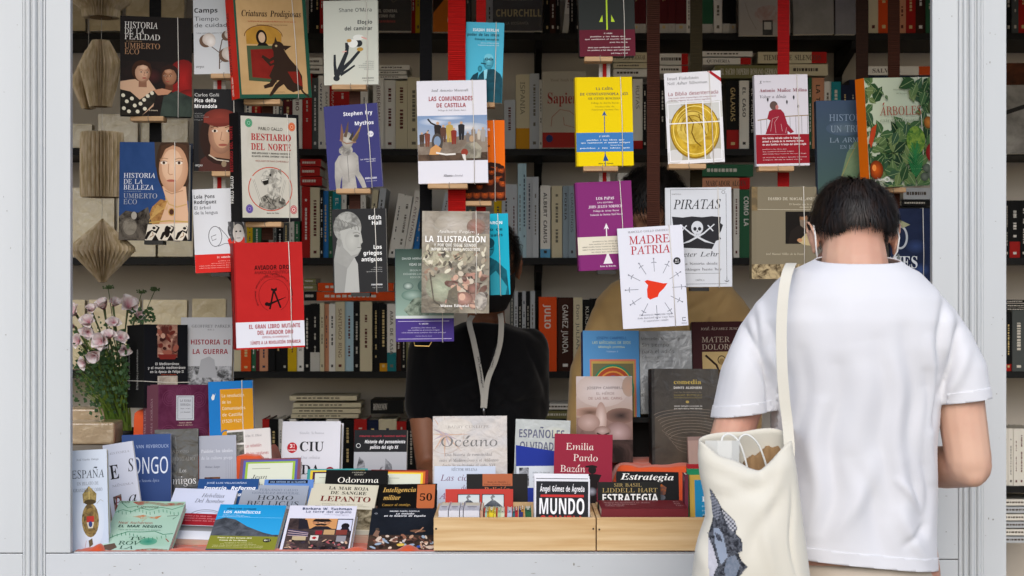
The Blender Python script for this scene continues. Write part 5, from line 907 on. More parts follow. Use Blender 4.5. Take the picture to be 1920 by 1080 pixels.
def d_enem(p, q):
    p.Rc(0, 0, 100, 100, ('#1c1d20', '#33353a', 10, .9)); p.L([(30, 10), (62, 60), (90, 90)], 5, '#3f4247'); p.E(70, 20, 28, 8, '#3a3d42', '#1c1d20'); p.L([(48, 8), (52, 34), (44, 60)], 1.5, '#4f5358')
    q.T('ANTONIO', 34, 78, 25, 3, '#77797c', 'r'); q.T('ESCOHOTADO', 16, 92, 33, 4, '#77797c', 'r'); q.T('Los', 56, 72, 45, 4, '#c9cacc', 'r'); q.T('enemigos', 8, 94, 57, 8, '#dfe0e2', 'r'); q.T('del', 56, 72, 69, 5, '#c9cacc', 'r'); q.T('comercio', 14, 94, 80, 6, '#dfe0e2', 'r')
def d_paideia(p, q):
    p.Rc(0, 0, 100, 100, '#a3a7b3'); 
    for i in range(5): p.L([(72+i*6, 26), (72+i*6, 84)], .8, '#8f94a1')
    p.Rc(14, 54, 56, 88, ('#2a1813', '#8b5a2a', 12, 1)); p.E(28, 76, 9, 8, '#b3783a', '#5a3018'); p.E(44, 68, 7, 10, '#8a5b48', '#3a211a')
    q.T('Paideia: los ideales', 6, 90, 22, 4, '#e2e4ea', 'r'); q.T('de la cultura griega', 6, 90, 31, 4, '#d3d6de', 'r'); q.T('Werner Jaeger', 16, 56, 42, 2.6, '#555a66', 'r')
def d_rebel(p, q):
    p.Rc(0, 0, 100, 100, '#cfcbc8'); p.Rc(0, 3, 38, 100, ('#8b8a80', '#3e3f3a', 40, .9)); 
    for v in (20, 44, 68): p.Rc(0, v, 38, v+3, '#d8d5d2')
    p.Rc(38, 0, 42, 100, '#d8d5d2'); p.Rc(70, 64, 98, 71, '#2b2b2d'); p.Rc(44, 74, 100, 100, ('#7a6a58', '#2b2a28', 40, .9)); p.Rc(42, 64, 47, 72, '#2f4a86')
    q.T('John H. Elliott', 42, 80, 12, 3.4, '#77757a', 'r'); q.T('La rebelión', 42, 78, 28, 4.6, '#9c2433', 'N'); q.T('de los catalanes', 42, 94, 40, 4.6, '#9c2433', 'N'); q.T('Un estudio sobre la decadencia', 42, 94, 47, 1.8, '#a05560'); q.T('de España (1598-1640)', 42, 80, 53, 1.8, '#a05560'); q.T('Siglo XXI', 74, 94, 69, 2.4, '#cccccc', 'B')
def d_ciudad(p, q):
    p.Rc(0, 0, 100, 100, '#cfcfd6'); p.E(18, 31, 8.6, 6.3, '#b0202c'); p.E(84, 59, 8, 5.8, '#8c2230'); p.ring(84, 59, 4.4, 3.2, 1.1, '#d9c9c4', n=16); p.E(84, 59, 1.6, 1.2, '#d9c9c4'); p.P([(10, 62), (18, 60), (26, 64), (20, 68), (12, 66)], '#4a3330'); p.E(22, 61, 2.4, 1.6, '#8c2230')
    q.T('3ª', 14, 22, 31, 4.2, '#f2e2e2', 'b'); q.T('EDICIÓN', 12, 24, 34.6, 1.4, '#f2e2e2', 'b'); q.T('Simón Schama', 30, 72, 15, 2.6, '#9a9ba3', 'r'); q.T('CIU', 31, 72, 35, 11, '#202024', 'S'); q.T('Una crónica', 34, 66, 44, 3.4, '#9a9ba3', 'i'); q.T('DA', 35, 67, 62, 11, '#202024', 'S'); q.T('de la', 42, 56, 72, 3.4, '#9a9ba3', 'i'); q.T('DES', 35, 84, 90, 11, '#202024', 'S')
def series(c1, c2, c3):
    def f(p, q):
        p.Rc(0, 0, 100, 100, c1); p.Rc(5, 4, 95, 100, c2); p.Rc(9, 8, 91, 100, c3); p.Rc(13, 12, 87, 100, '#c9cdbd'); p.Rc(20, 24, 50, 25.4, '#8b8f80')
    return f
def d_delu(p, q):
    series('#7a4a52', '#565a9c', '#8fae3f')(p, q); q.T('Jean', 20, 46, 50, 10, '#44483e', 'i'); q.T('Delumeau', 20, 76, 74, 10, '#44483e', 'i'); q.T('El miedo', 26, 62, 96, 9, '#44483e', 'i')
def d_hist1(p, q): series('#3c8c8c', '#d2b83a', '#4a2a3c')(p, q); q.T('Historia', 16, 70, 78, 16, '#44483e', 'i')
def d_hist2(p, q): series('#7a2f2a', '#c4652c', '#dcc03a')(p, q); q.T('Peter', 14, 46, 66, 14, '#44483e', 'r')
def d_odor(p, q):
    p.Rc(0, 0, 100, 100, '#161616'); q.T('FEDERICO', 42, 64, 9, 3.4, '#b9b5a6', 'r'); q.T('KUKSO', 46, 60, 15, 3.4, '#b9b5a6', 'r'); q.T('Odorama', 20, 86, 36, 15, '#e8e4da', 'r'); q.T('Historia cultural del olor', 26, 80, 76, 7, '#b9b5a6')
def d_impe(p, q):
    p.Rc(0, 0, 100, 100, '#24487c'); p.Rc(30, 80, 100, 100, '#6c7da3'); q.T('JOSÉ LUIS VILLACAÑAS', 14, 80, 15, 5, '#c3cfe4', 'n'); q.T('Imperio, Reforma', 10, 96, 33, 10, '#eef1f7', 'B'); q.T('y Modernidad', 10, 80, 52, 10, '#eef1f7', 'B')
def d_blue2(p, q):
    p.Rc(0, 0, 100, 100, '#5a80bd'); p.Rc(8, 2, 88, 12, '#15181f'); q.T('UNA HISTORIA DE LA FILOSOFÍA', 12, 84, 10.5, 5, '#8fa8cc', 'b'); p.Rc(10, 40, 90, 46, '#3a5f9c')
def d_helv(p, q):
    p.Rc(0, 0, 100, 100, '#c5cbdf'); p.ring(62, 54, 24, 12, 2, '#8f96a6', a0=180, a1=360); p.ring(64, 55, 20, 10, 1.4, '#9aa1b2', a0=180, a1=360)
    p.Rc(-1, 50, 101, 73, '#97202b'); p.Rc(0, 73, 100, 100, '#b9bfcd', '#dfe2e8'); p.Rc(0, 74, 100, 84, '#4c4a48', '#8d8f92'); small(q, 10, 90, 56, 4.6, 3, 2.4, '#cf8087', 'b')
    q.T('Helvétius', 46, 82, 17, 7.5, '#4d5261', 'i'); q.T('Del hombre', 38, 84, 28, 7.5, '#4d5261', 'i')
def d_homo(p, q):
    p.Rc(0, 0, 100, 60, '#9da5b3', '#8a8f99'); p.Rc(0, 60, 100, 100, ('#7a6d68', '#4d4a52', 18, .9)); q.T('FERNANDO CALVO', 26, 84, 15, 5.4, '#5f6878', 'r'); q.T('GONZÁLEZ-REGUERAL', 16, 88, 23, 5.4, '#5a6372', 'r'); q.T('HOMO', 26, 80, 38, 11, '#22262e', 'r'); q.T('BELLICUS', 12, 90, 53, 11.5, '#22262e', 'r')
def d_lepa(p, q):
    p.Rc(0, 0, 100, 100, '#cbc6b2'); p.Rc(0, 50, 100, 90, ('#a49a80', '#4d4432', 34, 1)); p.Rc(30, 62, 72, 80, ('#5b4f3c', '#1f1b16', 30, .8)); p.Rc(0, 92, 100, 100, '#b8b4a6')
    q.T('LA MAR ROJA', 26, 86, 11.5, 6.4, '#25221f', 'S'); q.T('DE SANGRE', 30, 84, 21, 6.4, '#25221f', 'S'); q.T('LEPANTO', 17, 92, 35.5, 10.5, '#6d2420', 'S'); small(q, 12, 92, 42, 3.4, 2, 1.8, '#7b7260', 'r')
def d_intel(p, q):
    p.Rc(0, 0, 100, 100, '#121110'); p.P([(66, 2), (97, 2), (96, 58), (82, 74), (66, 58)], '#b4643c'); q.T('50', 71, 92, 42, 17, '#22150f', 'S')
    q.T('Inteligencia', 7, 64, 20, 11, '#c9a259', 'I'); q.T('militar', 9, 38, 39, 11, '#c9a259', 'I'); q.T('Conocer al enemigo,', 8, 56, 54, 6, '#a9853f', 'I'); q.T('de Napoleón a Al Qaeda', 6, 66, 66, 6, '#a9853f', 'I'); q.T('JOHN KEEGAN', 6, 42, 84, 6.4, '#eeeae2', 'b')
def d_marn(p, q):
    p.Rc(0, 0, 100, 100, '#97b8a4', '#a3bfb0'); p.E(40, 28, 55, 9, '#aac4b4', '#9bbba8'); p.E(70, 78, 40, 12, '#8fb29c', '#9dbcaa')
    g1, r1 = '#2f7558', '#8e3a30'
    p.L([(0, 24), (10, 18), (24, 22), (36, 14), (50, 18), (66, 12), (84, 16), (100, 8)], 1.4, g1); p.P([(20, 2), (40, 0), (70, 4), (98, 2), (98, 7), (70, 10), (50, 6), (30, 8)], ('#96463a', '#7fa28c', 40, .9)); p.L([(4, 4), (16, 14), (30, 10)], 1.2, g1)
    for i in range(16): p.L([(4+i*6, 19+3*sin(i)), (6+i*6, 25+3*sin(i))], .8, g1)
    p.P([(28, 32), (44, 28), (58, 32), (72, 29), (66, 36), (52, 34), (46, 42), (40, 34)], ('#b5764f', '#97b8a4', 60, 1)); p.L([(80, 30), (96, 28), (90, 36)], 1.4, '#4a5a50')
    p.L([(0, 80), (14, 70), (30, 62), (50, 62), (70, 60), (84, 66), (98, 64)], 1.4, g1); p.E(66, 80, 13, 7, '#2c7d68', '#5f9c82'); p.P([(4, 88), (18, 84), (24, 92), (16, 98), (4, 96)], '#5b4a40'); p.P([(52, 96), (70, 93), (98, 94), (98, 99), (54, 100)], ('#8e3a30', '#97b8a4', 50, .9)); p.L([(90, 74), (96, 80)], 1.6, r1)
    for i in range(14): p.L([(10+i*6, 68-4*sin(i*.5)), (12+i*6, 73-4*sin(i*.5))], .8, g1)
    q.T('Cipentria', 30, 62, 14, 5, '#4a4a34', 'i'); q.T('PONTO', 2, 16, 5, 4, '#3a2e26', 'S'); q.T('Neal Ascherson', 12, 62, 46.5, 4.6, '#9b5a4c', 'N'); q.T('EL MAR NEGRO', 14, 78, 53.5, 4.8, '#26413a', 'b'); q.T('Cuna de la civilización y la barbarie', 16, 78, 59, 2, '#5c7d70', 'N'); q.T('TV', 36, 60, 78, 6, '#2c4a3e', 'r'); q.T('ROV', 24, 56, 87, 7, '#2c4a3e', 'r'); q.T('LA', 28, 48, 95, 6, '#2c4a3e', 'r')
def d_amne(p, q):
    p.Rc(0, 0, 100, 100, '#1d8fc9', '#3aa3d8'); p.P([(0, 62), (0, 34), (14, 28), (30, 32), (50, 46), (76, 58), (90, 62), (100, 62), (100, 66), (0, 66)], ('#5b6068', '#33373d', 30, .9)); p.Rc(-1, 66, 101, 93, '#7f8230'); p.Rc(0, 93, 100, 100, ('#10161c', '#3c5168', 20, .8)); p.E(85, 74, 6, 4, '#1b1c17'); q.T('6ª', 81, 89, 75.5, 3.4, '#e2e2c8', 'b'); p.L([(2, 27), (98, 27)], .5, '#8fd0ee')
    q.T('GÉRALDINE SCHWARZ', 12, 56, 11, 3.4, '#0f3c56', 'b'); q.T('LOS AMNÉSICOS', 9, 64, 19, 5.2, '#e8f2f8', 'b'); small(q, 9, 50, 23.5, 2.6, 2, 1.5, '#cfe6f2', al='l')
    q.T('Premio al libro Europeo 2018', 12, 62, 71.5, 2.6, '#eceac8', 'b'); q.T('Premio de los libreros', 16, 56, 76.5, 2.4, '#eceac8', 'b'); small(q, 8, 82, 80.5, 3, 4, 1.5, '#d8d6a0')
def d_torre(p, q):
    p.Rc(0, 0, 100, 100, '#d3d3e0'); p.Rc(4, 27, 98, 96, ('#2a2426', '#5a4a48', 14, .9)); p.Rc(27, 27, 75, 48, ('#cb9460', '#c08a58', 5, .6)); p.Rc(76, 29, 97, 52, '#c6c9dc'); p.P([(18, 28), (30, 30), (36, 48), (20, 50)], '#26242c')
    p.E(52, 35.5, 13, 7, '#d0a07c', '#a8714c'); p.P([(38, 33), (42, 28), (62, 28), (67, 33), (52, 34.5)], '#1f1b1d'); p.P([(43, 39), (52, 37), (61, 39), (58, 42), (52, 40.6), (46, 42)], '#241b18'); p.E(47, 36, 1.6, .8, '#1f1512'); p.E(57, 36, 1.6, .8, '#1f1512'); p.P([(36, 50), (44, 43), (62, 43), (72, 50)], '#27242b')
    p.E(88, 42, 6, 6, '#1f1c22'); p.P([(80, 54), (84, 44), (92, 44), (97, 54)], '#23202a')
    for i in range(6): p.L([(6, 50+i*2.4), (36, 56+i*1.6)], 1.6, '#b9a3a8' if i % 2 else '#3b3a5c')
    for (a, b, c, d, e) in ((46, 52, 56, 60, '#8a2630'), (58, 50, 74, 60, '#b8946a'), (76, 50, 92, 60, '#7a3a34'), (40, 62, 52, 72, '#d2cbc4'), (14, 64, 34, 72, '#b8a684'), (58, 62, 76, 72, '#4a3a38'), (78, 62, 92, 74, '#8d8a90')): p.Rc(a, b, c, d, e)
    p.Rc(44, 64.4, 48, 69.6, '#a8232c'); p.Rc(42.5, 66, 49.5, 68, '#a8232c')
    p.scatter((8, 72, 96, 94), 70, 3.2, 1.6, ['#1b181b', '#c9a78c', '#6a4a4c', '#3a3340', '#a2565a', '#d6ccc6', '#7c6a5a'], 9, 80); p.P([(54, 98), (60, 84), (66, 84), (62, 98)], '#201a1c'); p.P([(70, 98), (76, 84), (80, 85), (78, 98)], '#201a1c'); p.Rc(2, 96.4, 98, 100, '#d3d3e0')
    q.T('Barbara W. Tuchman', 20, 93, 9.6, 4.6, '#23355c', 'b'); q.T('La torre del orgullo', 26, 93, 15.8, 4.6, '#23355c', 'N'); q.T('Un retrato del mundo antes de la primera guerra', 54, 90, 19.6, 1.4, '#9a9bb0'); q.T('mundial: 1890-1914', 70, 90, 22, 1.4, '#9a9bb0')
def d_trai(p, q):
    p.Rc(0, 0, 100, 100, ('#171b22', '#20252e', 4, .8)); p.Rc(0, 60, 100, 100, ('#2a211d', '#4a3a30', 20, .9)); p.scatter((4, 62, 98, 95), 80, 5, 2.2, ['#b58e76', '#8b5f4c', '#d8c2b0', '#4a322b', '#2c2220', '#c9b6a6', '#6c4a40', '#93a3b5'], 12, 80); p.E(74, 52, 12, 3, '#6d4f3e'); p.L([(70, 56), (78, 50), (82, 44)], 2, '#a87e66'); p.P([(6, 62), (10, 50), (16, 52), (14, 66)], '#7c5f50'); p.E(12, 48, 3, 2.6, '#4a4038'); p.E(77, 86, 3, 2.4, '#31509c'); p.E(50, 82, 6, 3, '#cfb04c')
    q.T('BRUNO PADÍN PORTELA', 28, 74, 9.4, 2.8, '#d9dbe0', 'b'); q.T('La traición', 38, 66, 15.4, 3.6, '#e6e8ec', 'B'); q.T('en la historia de España', 20, 84, 20.4, 3.6, '#e6e8ec', 'B'); p.ring(7, 13, 2, 1.4, .6, '#b9bcc2', n=10)
def d_pens(p, q):
    p.Rc(0, 0, 100, 28, '#18191c'); p.Rc(0, 28, 100, 100, '#a3a4a8', '#8f9095'); p.P([(0, 66), (10, 34), (20, 40), (26, 66), (30, 80), (0, 80)], ('#3a3b3e', '#8d8e92', 60, 1)); p.P([(22, 72), (46, 54), (54, 44), (62, 52), (84, 74), (84, 90), (22, 90)], ('#55565a', '#a8a9ad', 60, 1)); p.P([(60, 36), (72, 44), (76, 66), (70, 80), (58, 60)], ('#4c4d51', '#8d8e92', 50, .9)); p.Rc(0, 74, 100, 100, ('#4c4d50', '#9fa0a4', 40, .9))
    q.T('FERNANDO VALLESPÍN  FRANCISCO MARTÍNEZ', 10, 98, 9, 2, '#9c2f3c', 'b'); q.T('Historia del pensamiento', 20, 97, 17, 4, '#e6e6e8', 'B'); q.T('político del siglo XX', 30, 84, 24, 4, '#e6e6e8', 'B'); p.ring(8, 20, 4, 2.6, 1, '#cccccc', n=12)
def d_ocea(p, q):
    p.Rc(0, 0, 100, 100, ('#b4aaa0', '#9fa0a6', 5, .8)); 
    for i in range(16):
        a = R(i*22.5); r_ = 34 if i % 2 == 0 else 20; k = p.w/p.h
        p.P([(16+2*cos(a+1.5), 18+2*sin(a+1.5)*k), (16+r_*cos(a), 18+r_*sin(a)*k), (16+2*cos(a-1.5), 18+2*sin(a-1.5)*k)], ('#a8836a', '#8b7a86') [i % 2])
    p.ring(16, 18, 26, 19, .8, '#9c8a80'); p.E(30, 10, 24, 8, '#c4beb4', '#b0a8a0')
    q.T('BARRY CUNLIFFE', 20, 76, 12, 2.6, '#6b625c', 'r'); q.T('Océano', 11, 87, 30, 9.5, '#2f2b2c', 'r'); q.T('Una historia de conectividad', 16, 80, 39.5, 2.8, '#3a3638', 'r'); q.T('entre el Mediterráneo y el Atlántico', 9, 88, 45, 2.8, '#3a3638', 'r'); q.T('desde la prehistoria al siglo XVI', 13, 84, 50, 2.8, '#3a3638', 'r')
def d_cica(p, q):
    p.Rc(0, 0, 100, 100, '#bdc6d6'); q.T('HÉCTOR HELENA', 28, 70, 11, 6, '#3c4453', 'r'); q.T('Las cicatrices', 10, 92, 34, 14, '#6c4460', 'i'); q.T('de', 44, 54, 56, 12, '#6c4460', 'i'); q.T('Andalucía', 8, 70, 76, 14, '#86406a', 'i')
def d_relig(p, q):
    p.Rc(0, 0, 100, 100, '#1d1c1c'); p.Rc(26, 0, 75, 30, '#a85f3e'); q.T('Bodin de Abulafia y', 34, 68, 22, 4, '#3a1f14', 'r'); q.T('Nueva Historia Mundial', 28, 72, 28, 4, '#3a1f14', 'r'); q.T('Religión', 29, 71, 44, 11, '#b36a48', 'S')
def d_volc(p, q):
    p.Rc(0, 0, 100, 100, '#b33a31')
    for a in (18, 54):
        p.Rc(a, 14, a+33, 52, '#1b1a1c'); p.Rc(a+1, 16, a+32, 50, '#b9c6cb', '#d2d3ce'); p.P([(a+2, 49), (a+10, 36), (a+14, 31), (a+19, 31), (a+24, 38), (a+31, 49)], ('#3a4048', '#6a6f75', 40, .8)); p.L([(a+16, 31), (a+14, 24), (a+18, 18)], [3, 3, 6], '#77787a')
    q.T('Antonio Baños', 34, 66, 66, 6, '#571b18', 'r'); q.T('Noticia', 58, 80, 80, 6, '#571b18', 'r')
def d_mundo(p, q):
    p.Rc(0, 0, 100, 100, '#d6d7de'); p.Rc(3, 4, 97, 100, '#26272c'); p.Rc(11, 26, 89, 30, '#bb3130'); q.T('Ángel Gómez de Ágreda', 10, 90, 21, 9, '#e8e8ec', 'b'); q.T('MUNDO', 9, 90, 58, 26, '#ececf0', 'b'); q.T('ORWELL', 9, 90, 86.5, 26, '#c23330', 'b')
def d_blulab(p, q):
    p.Rc(0, 0, 100, 100, '#1d2f86'); p.Rc(0, 36, 100, 66, '#c3c9cf'); p.Rc(6, 38, 26, 64, ('#24252a', '#9a9da2', 60, 1)); small(q, 34, 100, 46, 6, 3, 2.4, '#5c6168', 'r', al='l')
def d_olvi(p, q):
    p.Rc(0, 0, 100, 100, '#9ca2a1'); p.E(76, 16, 26, 9, '#b4b59c', '#9ca2a1'); p.Rc(0, 54, 100, 100, ('#7d8586', '#9fa5a5', 6, .8)); q.T('ESPAÑOLES', 7, 90, 22, 10, '#1d2552', 'b'); q.T('OLVIDADOS', 9, 90, 37, 10, '#1d2552', 'b')
def d_emilia(p, q):
    p.Rc(0, 0, 100, 100, '#8c2338'); q.T('Emilia', 20, 68, 20, 8.4, '#e2d3cc', 'r'); q.T('Pardo', 33, 75, 34, 8.4, '#e2d3cc', 'r'); q.T('Bazán', 11, 54, 48, 8.4, '#e2d3cc', 'r'); k = '#1a1314'
    p.E(66, 45, 7, 5, k); p.P([(54, 40), (66, 38.6), (74, 40), (74, 42), (54, 42)], k); p.P([(56, 54), (60, 50), (72, 50), (82, 51), (78, 58), (74, 70), (76, 100), (56, 100), (58, 70), (60, 58)], k); p.E(66, 72, 9, 6, '#9ea0aa', k)
def d_heroe(p, q):
    p.Rc(0, 0, 100, 48, '#b9aeae', '#a08a7c'); p.E(46, 16, 48, 20, '#c9bfbe', '#b3a39c'); p.E(94, 12, 12, 12, '#a98a78', '#a08a7c'); p.Rc(0, 48, 100, 100, '#8c7168', '#3a2a28')
    p.E(24, 42, 30, 6, '#5a4338', '#a08072'); p.E(80, 46, 28, 9, '#2c2221', '#7a5f55'); p.E(44, 50, 10, 20, '#c9b5ad', '#9c8278'); p.E(22, 54, 20, 10, '#b59c94', '#93786e'); p.E(74, 66, 24, 13, '#b39a97', '#7a605a'); p.E(46, 64, 15, 6, '#b8a099', '#80665c'); p.L([(36, 66), (46, 69), (58, 66)], 2.4, '#3a2824'); p.Rc(0, 74, 100, 100, ('#221816', '#5c4640', 12, .8)); p.P([(10, 62), (20, 72), (10, 80), (2, 70)], '#6f5750')
    q.T('JOSEPH CAMPBELL', 19, 84, 15, 2.9, '#564f52', 'N'); q.T('EL HÉROE', 36, 68, 21.6, 2.9, '#85706c', 'N'); q.T('DE LAS MIL CARAS', 22, 82, 27.2, 2.9, '#85625e', 'N')
def d_masc(p, q):
    p.Rc(0, 0, 100, 100, '#5590c4'); p.Rc(12, 33, 94, 100, '#c8765f'); p.Rc(15, 35.4, 91, 100, '#b99a52'); p.Rc(17, 38, 89, 100, '#6f6a4a'); p.E(53, 66, 37, 27, '#2f8062', n=36); p.E(53, 66, 34, 24.6, '#d6b04c', n=36); p.E(53, 66, 33, 23.6, '#a8482f', n=36); p.ring(53, 66, 26, 18.6, 3, '#cf8a40'); p.E(53, 66, 20, 14, '#2f4f9c', n=30); p.ring(53, 64, 12, 9, 2, '#d8a25c'); p.E(53, 62, 8, 6, '#b9552e')
    q.T('JOSEPH CAMPBELL', 24, 78, 10, 3, '#1e3c7a', 'N'); q.T('LAS MÁSCARAS DE DIOS', 17, 85, 15.4, 3, '#cfdcae', 'N'); q.T('Mitología primitiva', 28, 74, 20, 2.4, '#d9e2b4', 'N'); q.T('Volumen I', 42, 62, 25, 1.8, '#cfdcec', 'r')
def d_sint(p, q):
    p.Rc(0, 0, 100, 100, '#8d8f8f', '#767878'); p.P([(60, 54), (68, 50), (76, 54), (80, 64), (70, 62)], '#4c4d4e'); p.Rc(0, 78, 100, 100, '#6d6f70'); q.T('Mercedes Monmany', 4, 78, 11, 3.4, '#3d3f42', 'N'); q.T('Sin tiempo', 5, 56, 19, 4.4, '#2b2c2f', 'N'); q.T('para el adiós', 5, 66, 27, 4.4, '#2b2c2f', 'N'); q.T('Exiliados y emigrados', 5, 60, 33, 2.6, '#3d3f42', 'N'); q.T('en la literatura del siglo XX', 5, 66, 38, 2.4, '#3d3f42', 'N')
def d_mater(p, q):
    p.Rc(0, 0, 100, 100, '#3a1a1c'); p.Rc(18, 36, 92, 100, '#b59d6c'); d = '#2a1b14'
    p.L([(24, 40), (44, 52), (52, 66)], [4, 4, 3], d); p.L([(88, 40), (66, 54), (54, 66)], [4, 4, 3], d); p.ring(54, 46, 7, 5, 1.6, d); p.E(54, 48, 5, 4, '#8c7448'); p.P([(46, 58), (62, 56), (66, 80), (60, 98), (48, 98), (42, 78)], ('#5d4a2e', '#2a1b14', 50, .8)); p.L([(28, 60), (38, 76), (34, 96)], 2, d)
    q.T('JOSÉ ÁLVAREZ JUNCO', 17, 92, 10, 2.8, '#b8ab9c', 'r'); q.T('MATER', 18, 70, 24.6, 6.4, '#a8998a', 'r'); q.T('DOLOROSA', 18, 96, 33.4, 6.4, '#a8998a', 'r')
def d_come(p, q):
    p.Rc(0, 0, 100, 50, ('#3a3733', '#4a453d', 5, .8)); p.Rc(0, 50, 100, 100, ('#4c443a', '#3a342d', 8, .8)); p.Rc(0, 0, 4, 100, '#2a2825')
    for i in range(9): p.ring(58, 50+i*3, 56-i*3, 8, .5, '#86796a', a0=190, a1=350)
    for i in range(5): p.ring(58, 62+i*4, 44-i*5, 10, .5, '#7a6d5e', a0=10, a1=170)
    q.T('comedia', 33, 74, 16, 4.6, '#b7a04e', 'S'); q.T('DANTE ALIGHIERI', 33, 75, 21, 2.3, '#dcd9d2', 'b'); q.T('con las ilustraciones de', 33, 74, 25, 1.2, '#8f8266'); q.T('SANDRO BOTTICELLI', 33, 75, 28.6, 2.0, '#8f8048', 'N'); p.L([(33, 30.4), (75, 30.4)], .5, '#8f8048'); p.E(53, 34.6, 2.6, 1.4, '#a38d4a'); q.T('edición bilingüe comentada de', 33, 75, 39.6, 1.3, '#c9c6bf', 'b'); q.T('José María Micó y Pablo Maurette', 33, 75, 42.2, 1.3, '#c9c6bf', 'b')
def d_pink(p, q): p.Rc(0, 0, 100, 100, '#a58b80'); p.E(62, 100, 44, 70, '#3a3534', '#8a7269'); p.Rc(0, 0, 100, 10, '#8d766e')
def d_medit(p, q):
    p.Rc(0, 0, 100, 100, '#17181c'); p.Rc(30, 0, 76, 40, ('#5d2f2a', '#b58a76', 30, 1)); p.scatter((31, 2, 74, 38), 26, 6, 2.4, ['#9c5c4c', '#c9a08c', '#6e2f28', '#401f1c'], 4, 60); p.P([(30, 36), (76, 36), (70, 42), (36, 42)], '#7d2c26'); p.Rc(30, 62, 76, 100, ('#c3b8aa', '#5f4f44', 30, .6))
    q.T('El Mediterráneo', 25, 79, 49, 3, '#d4d3d1', 'b'); q.T('y el mundo mediterráneo', 8, 94, 53.6, 3, '#d4d3d1', 'b'); q.T('en la época de Felipe II', 13, 90, 58.4, 3, '#d4d3d1', 'b'); q.T('FERNAND BRAUDEL', 38, 74, 61.4, 1.5, '#a0452f', 'b')
def d_guer(p, q):
    p.Rc(0, 0, 100, 60, '#c2c4c8', '#b3b5b9'); p.Rc(0, 60, 100, 100, ('#3c3d3f', '#a8aaae', 60, 1)); p.P([(34, 74), (40, 52), (56, 48), (66, 52), (72, 74)], '#9a9ca0'); q.T('GEOFFREY PARKER', 21, 96, 12.6, 3.4, '#4d4e52', 'r'); q.T('(ED.)', 52, 64, 16, 1.6, '#4d4e52', 'r'); q.T('HISTORIA DE', 20, 97, 33.4, 6, '#8c1c2c', 'b'); q.T('LA GUERRA', 24, 92, 45, 6, '#8c1c2c', 'b')
def d_rama(p, q):
    p.Rc(0, 0, 100, 100, ('#54203a', '#6b3450', 14, .9)); 
    for (u, v) in ((22, 20), (80, 22), (20, 70), (84, 74), (50, 10)):
        for r_ in (6, 10, 14): p.ring(u, v, r_, r_*.8, .8, '#713a55', n=18)
    p.Rc(35, 16, 70, 52, '#c3c6cb'); p.L([(38, 18), (67, 18), (67, 50), (38, 50), (38, 18)], .8, '#4c5460'); q.T('LA RAMA', 42, 64, 25, 3.4, '#3d434d', 'r'); q.T('DORADA', 43, 63, 31, 3.4, '#3d434d', 'r'); q.T('Magia y religión', 43, 63, 35.6, 1.5, '#3d434d', 'r'); q.T('J.G. FRAZER', 43, 63, 41, 1.4, '#3d434d'); q.T('Nueva edición', 41, 66, 56.4, 1.7, '#d1b8a8', 'b'); q.T('a cargo de Robert Fraser', 38, 68, 59.6, 1.4, '#d1b8a8', 'b')
def d_revo(p, q):
    p.Rc(0, 0, 100, 100, '#c98d1d'); p.Rc(0, 0, 26, 100, '#1a72b8'); p.Rc(0, 0, 100, 12, '#1a72b8'); p.ring(36, 82, 10, 8, 3.4, '#2d6fa5', a0=180, a1=360); p.E(36, 86, 5, 4, '#b06a2a'); p.P([(6, 24), (10, 18), (13, 21), (16, 17), (12, 27), (8, 28)], '#d9dcd8')
    for i, t in enumerate(('La revolución', 'de las', 'Comunidades', 'de Castilla', '(1520-1521)')): q.T(t, 30, (80, 50, 82, 74, 76)[i], 24+i*9.6, 4.6, '#ece2c8', 'N')
def d_lidd(p, q):
    p.Rc(0, 0, 100, 100, '#222321'); q.T('SIR BASIL', 26, 70, 11, 7.5, '#b09a62', 'r'); q.T('LIDDELL HART', 7, 95, 24, 9.5, '#b09a62', 'r'); q.T('ESTRATEGIA', 7, 96, 46, 18, '#e9e9e6', 'b')
def d_estr(p, q): p.Rc(0, 0, 100, 100, '#101012'); q.T('Estrategia', 6, 92, 15, 11, '#e4e2dc', 'I'); p.P([(64, 28), (72, 22), (80, 28), (78, 40), (70, 44), (64, 36)], ('#a3571f', '#3a3c44', 60, .9)); p.E(72, 46, 6, 5, '#5c5f68')
def d_lo(p, q): p.Rc(0, 0, 100, 100, '#c2a04a'); p.Rc(10, 8, 100, 100, '#2488b4'); p.E(46, 78, 26, 22, ('#4f463a', '#8a8072', 40, .8)); q.T('LOS', 24, 62, 42, 8, '#dfe9ee', 'S'); small(q, 24, 90, 50, 7, 3, 3, '#b9dbe8', al='l')
DG = 'books set out on the counter display'
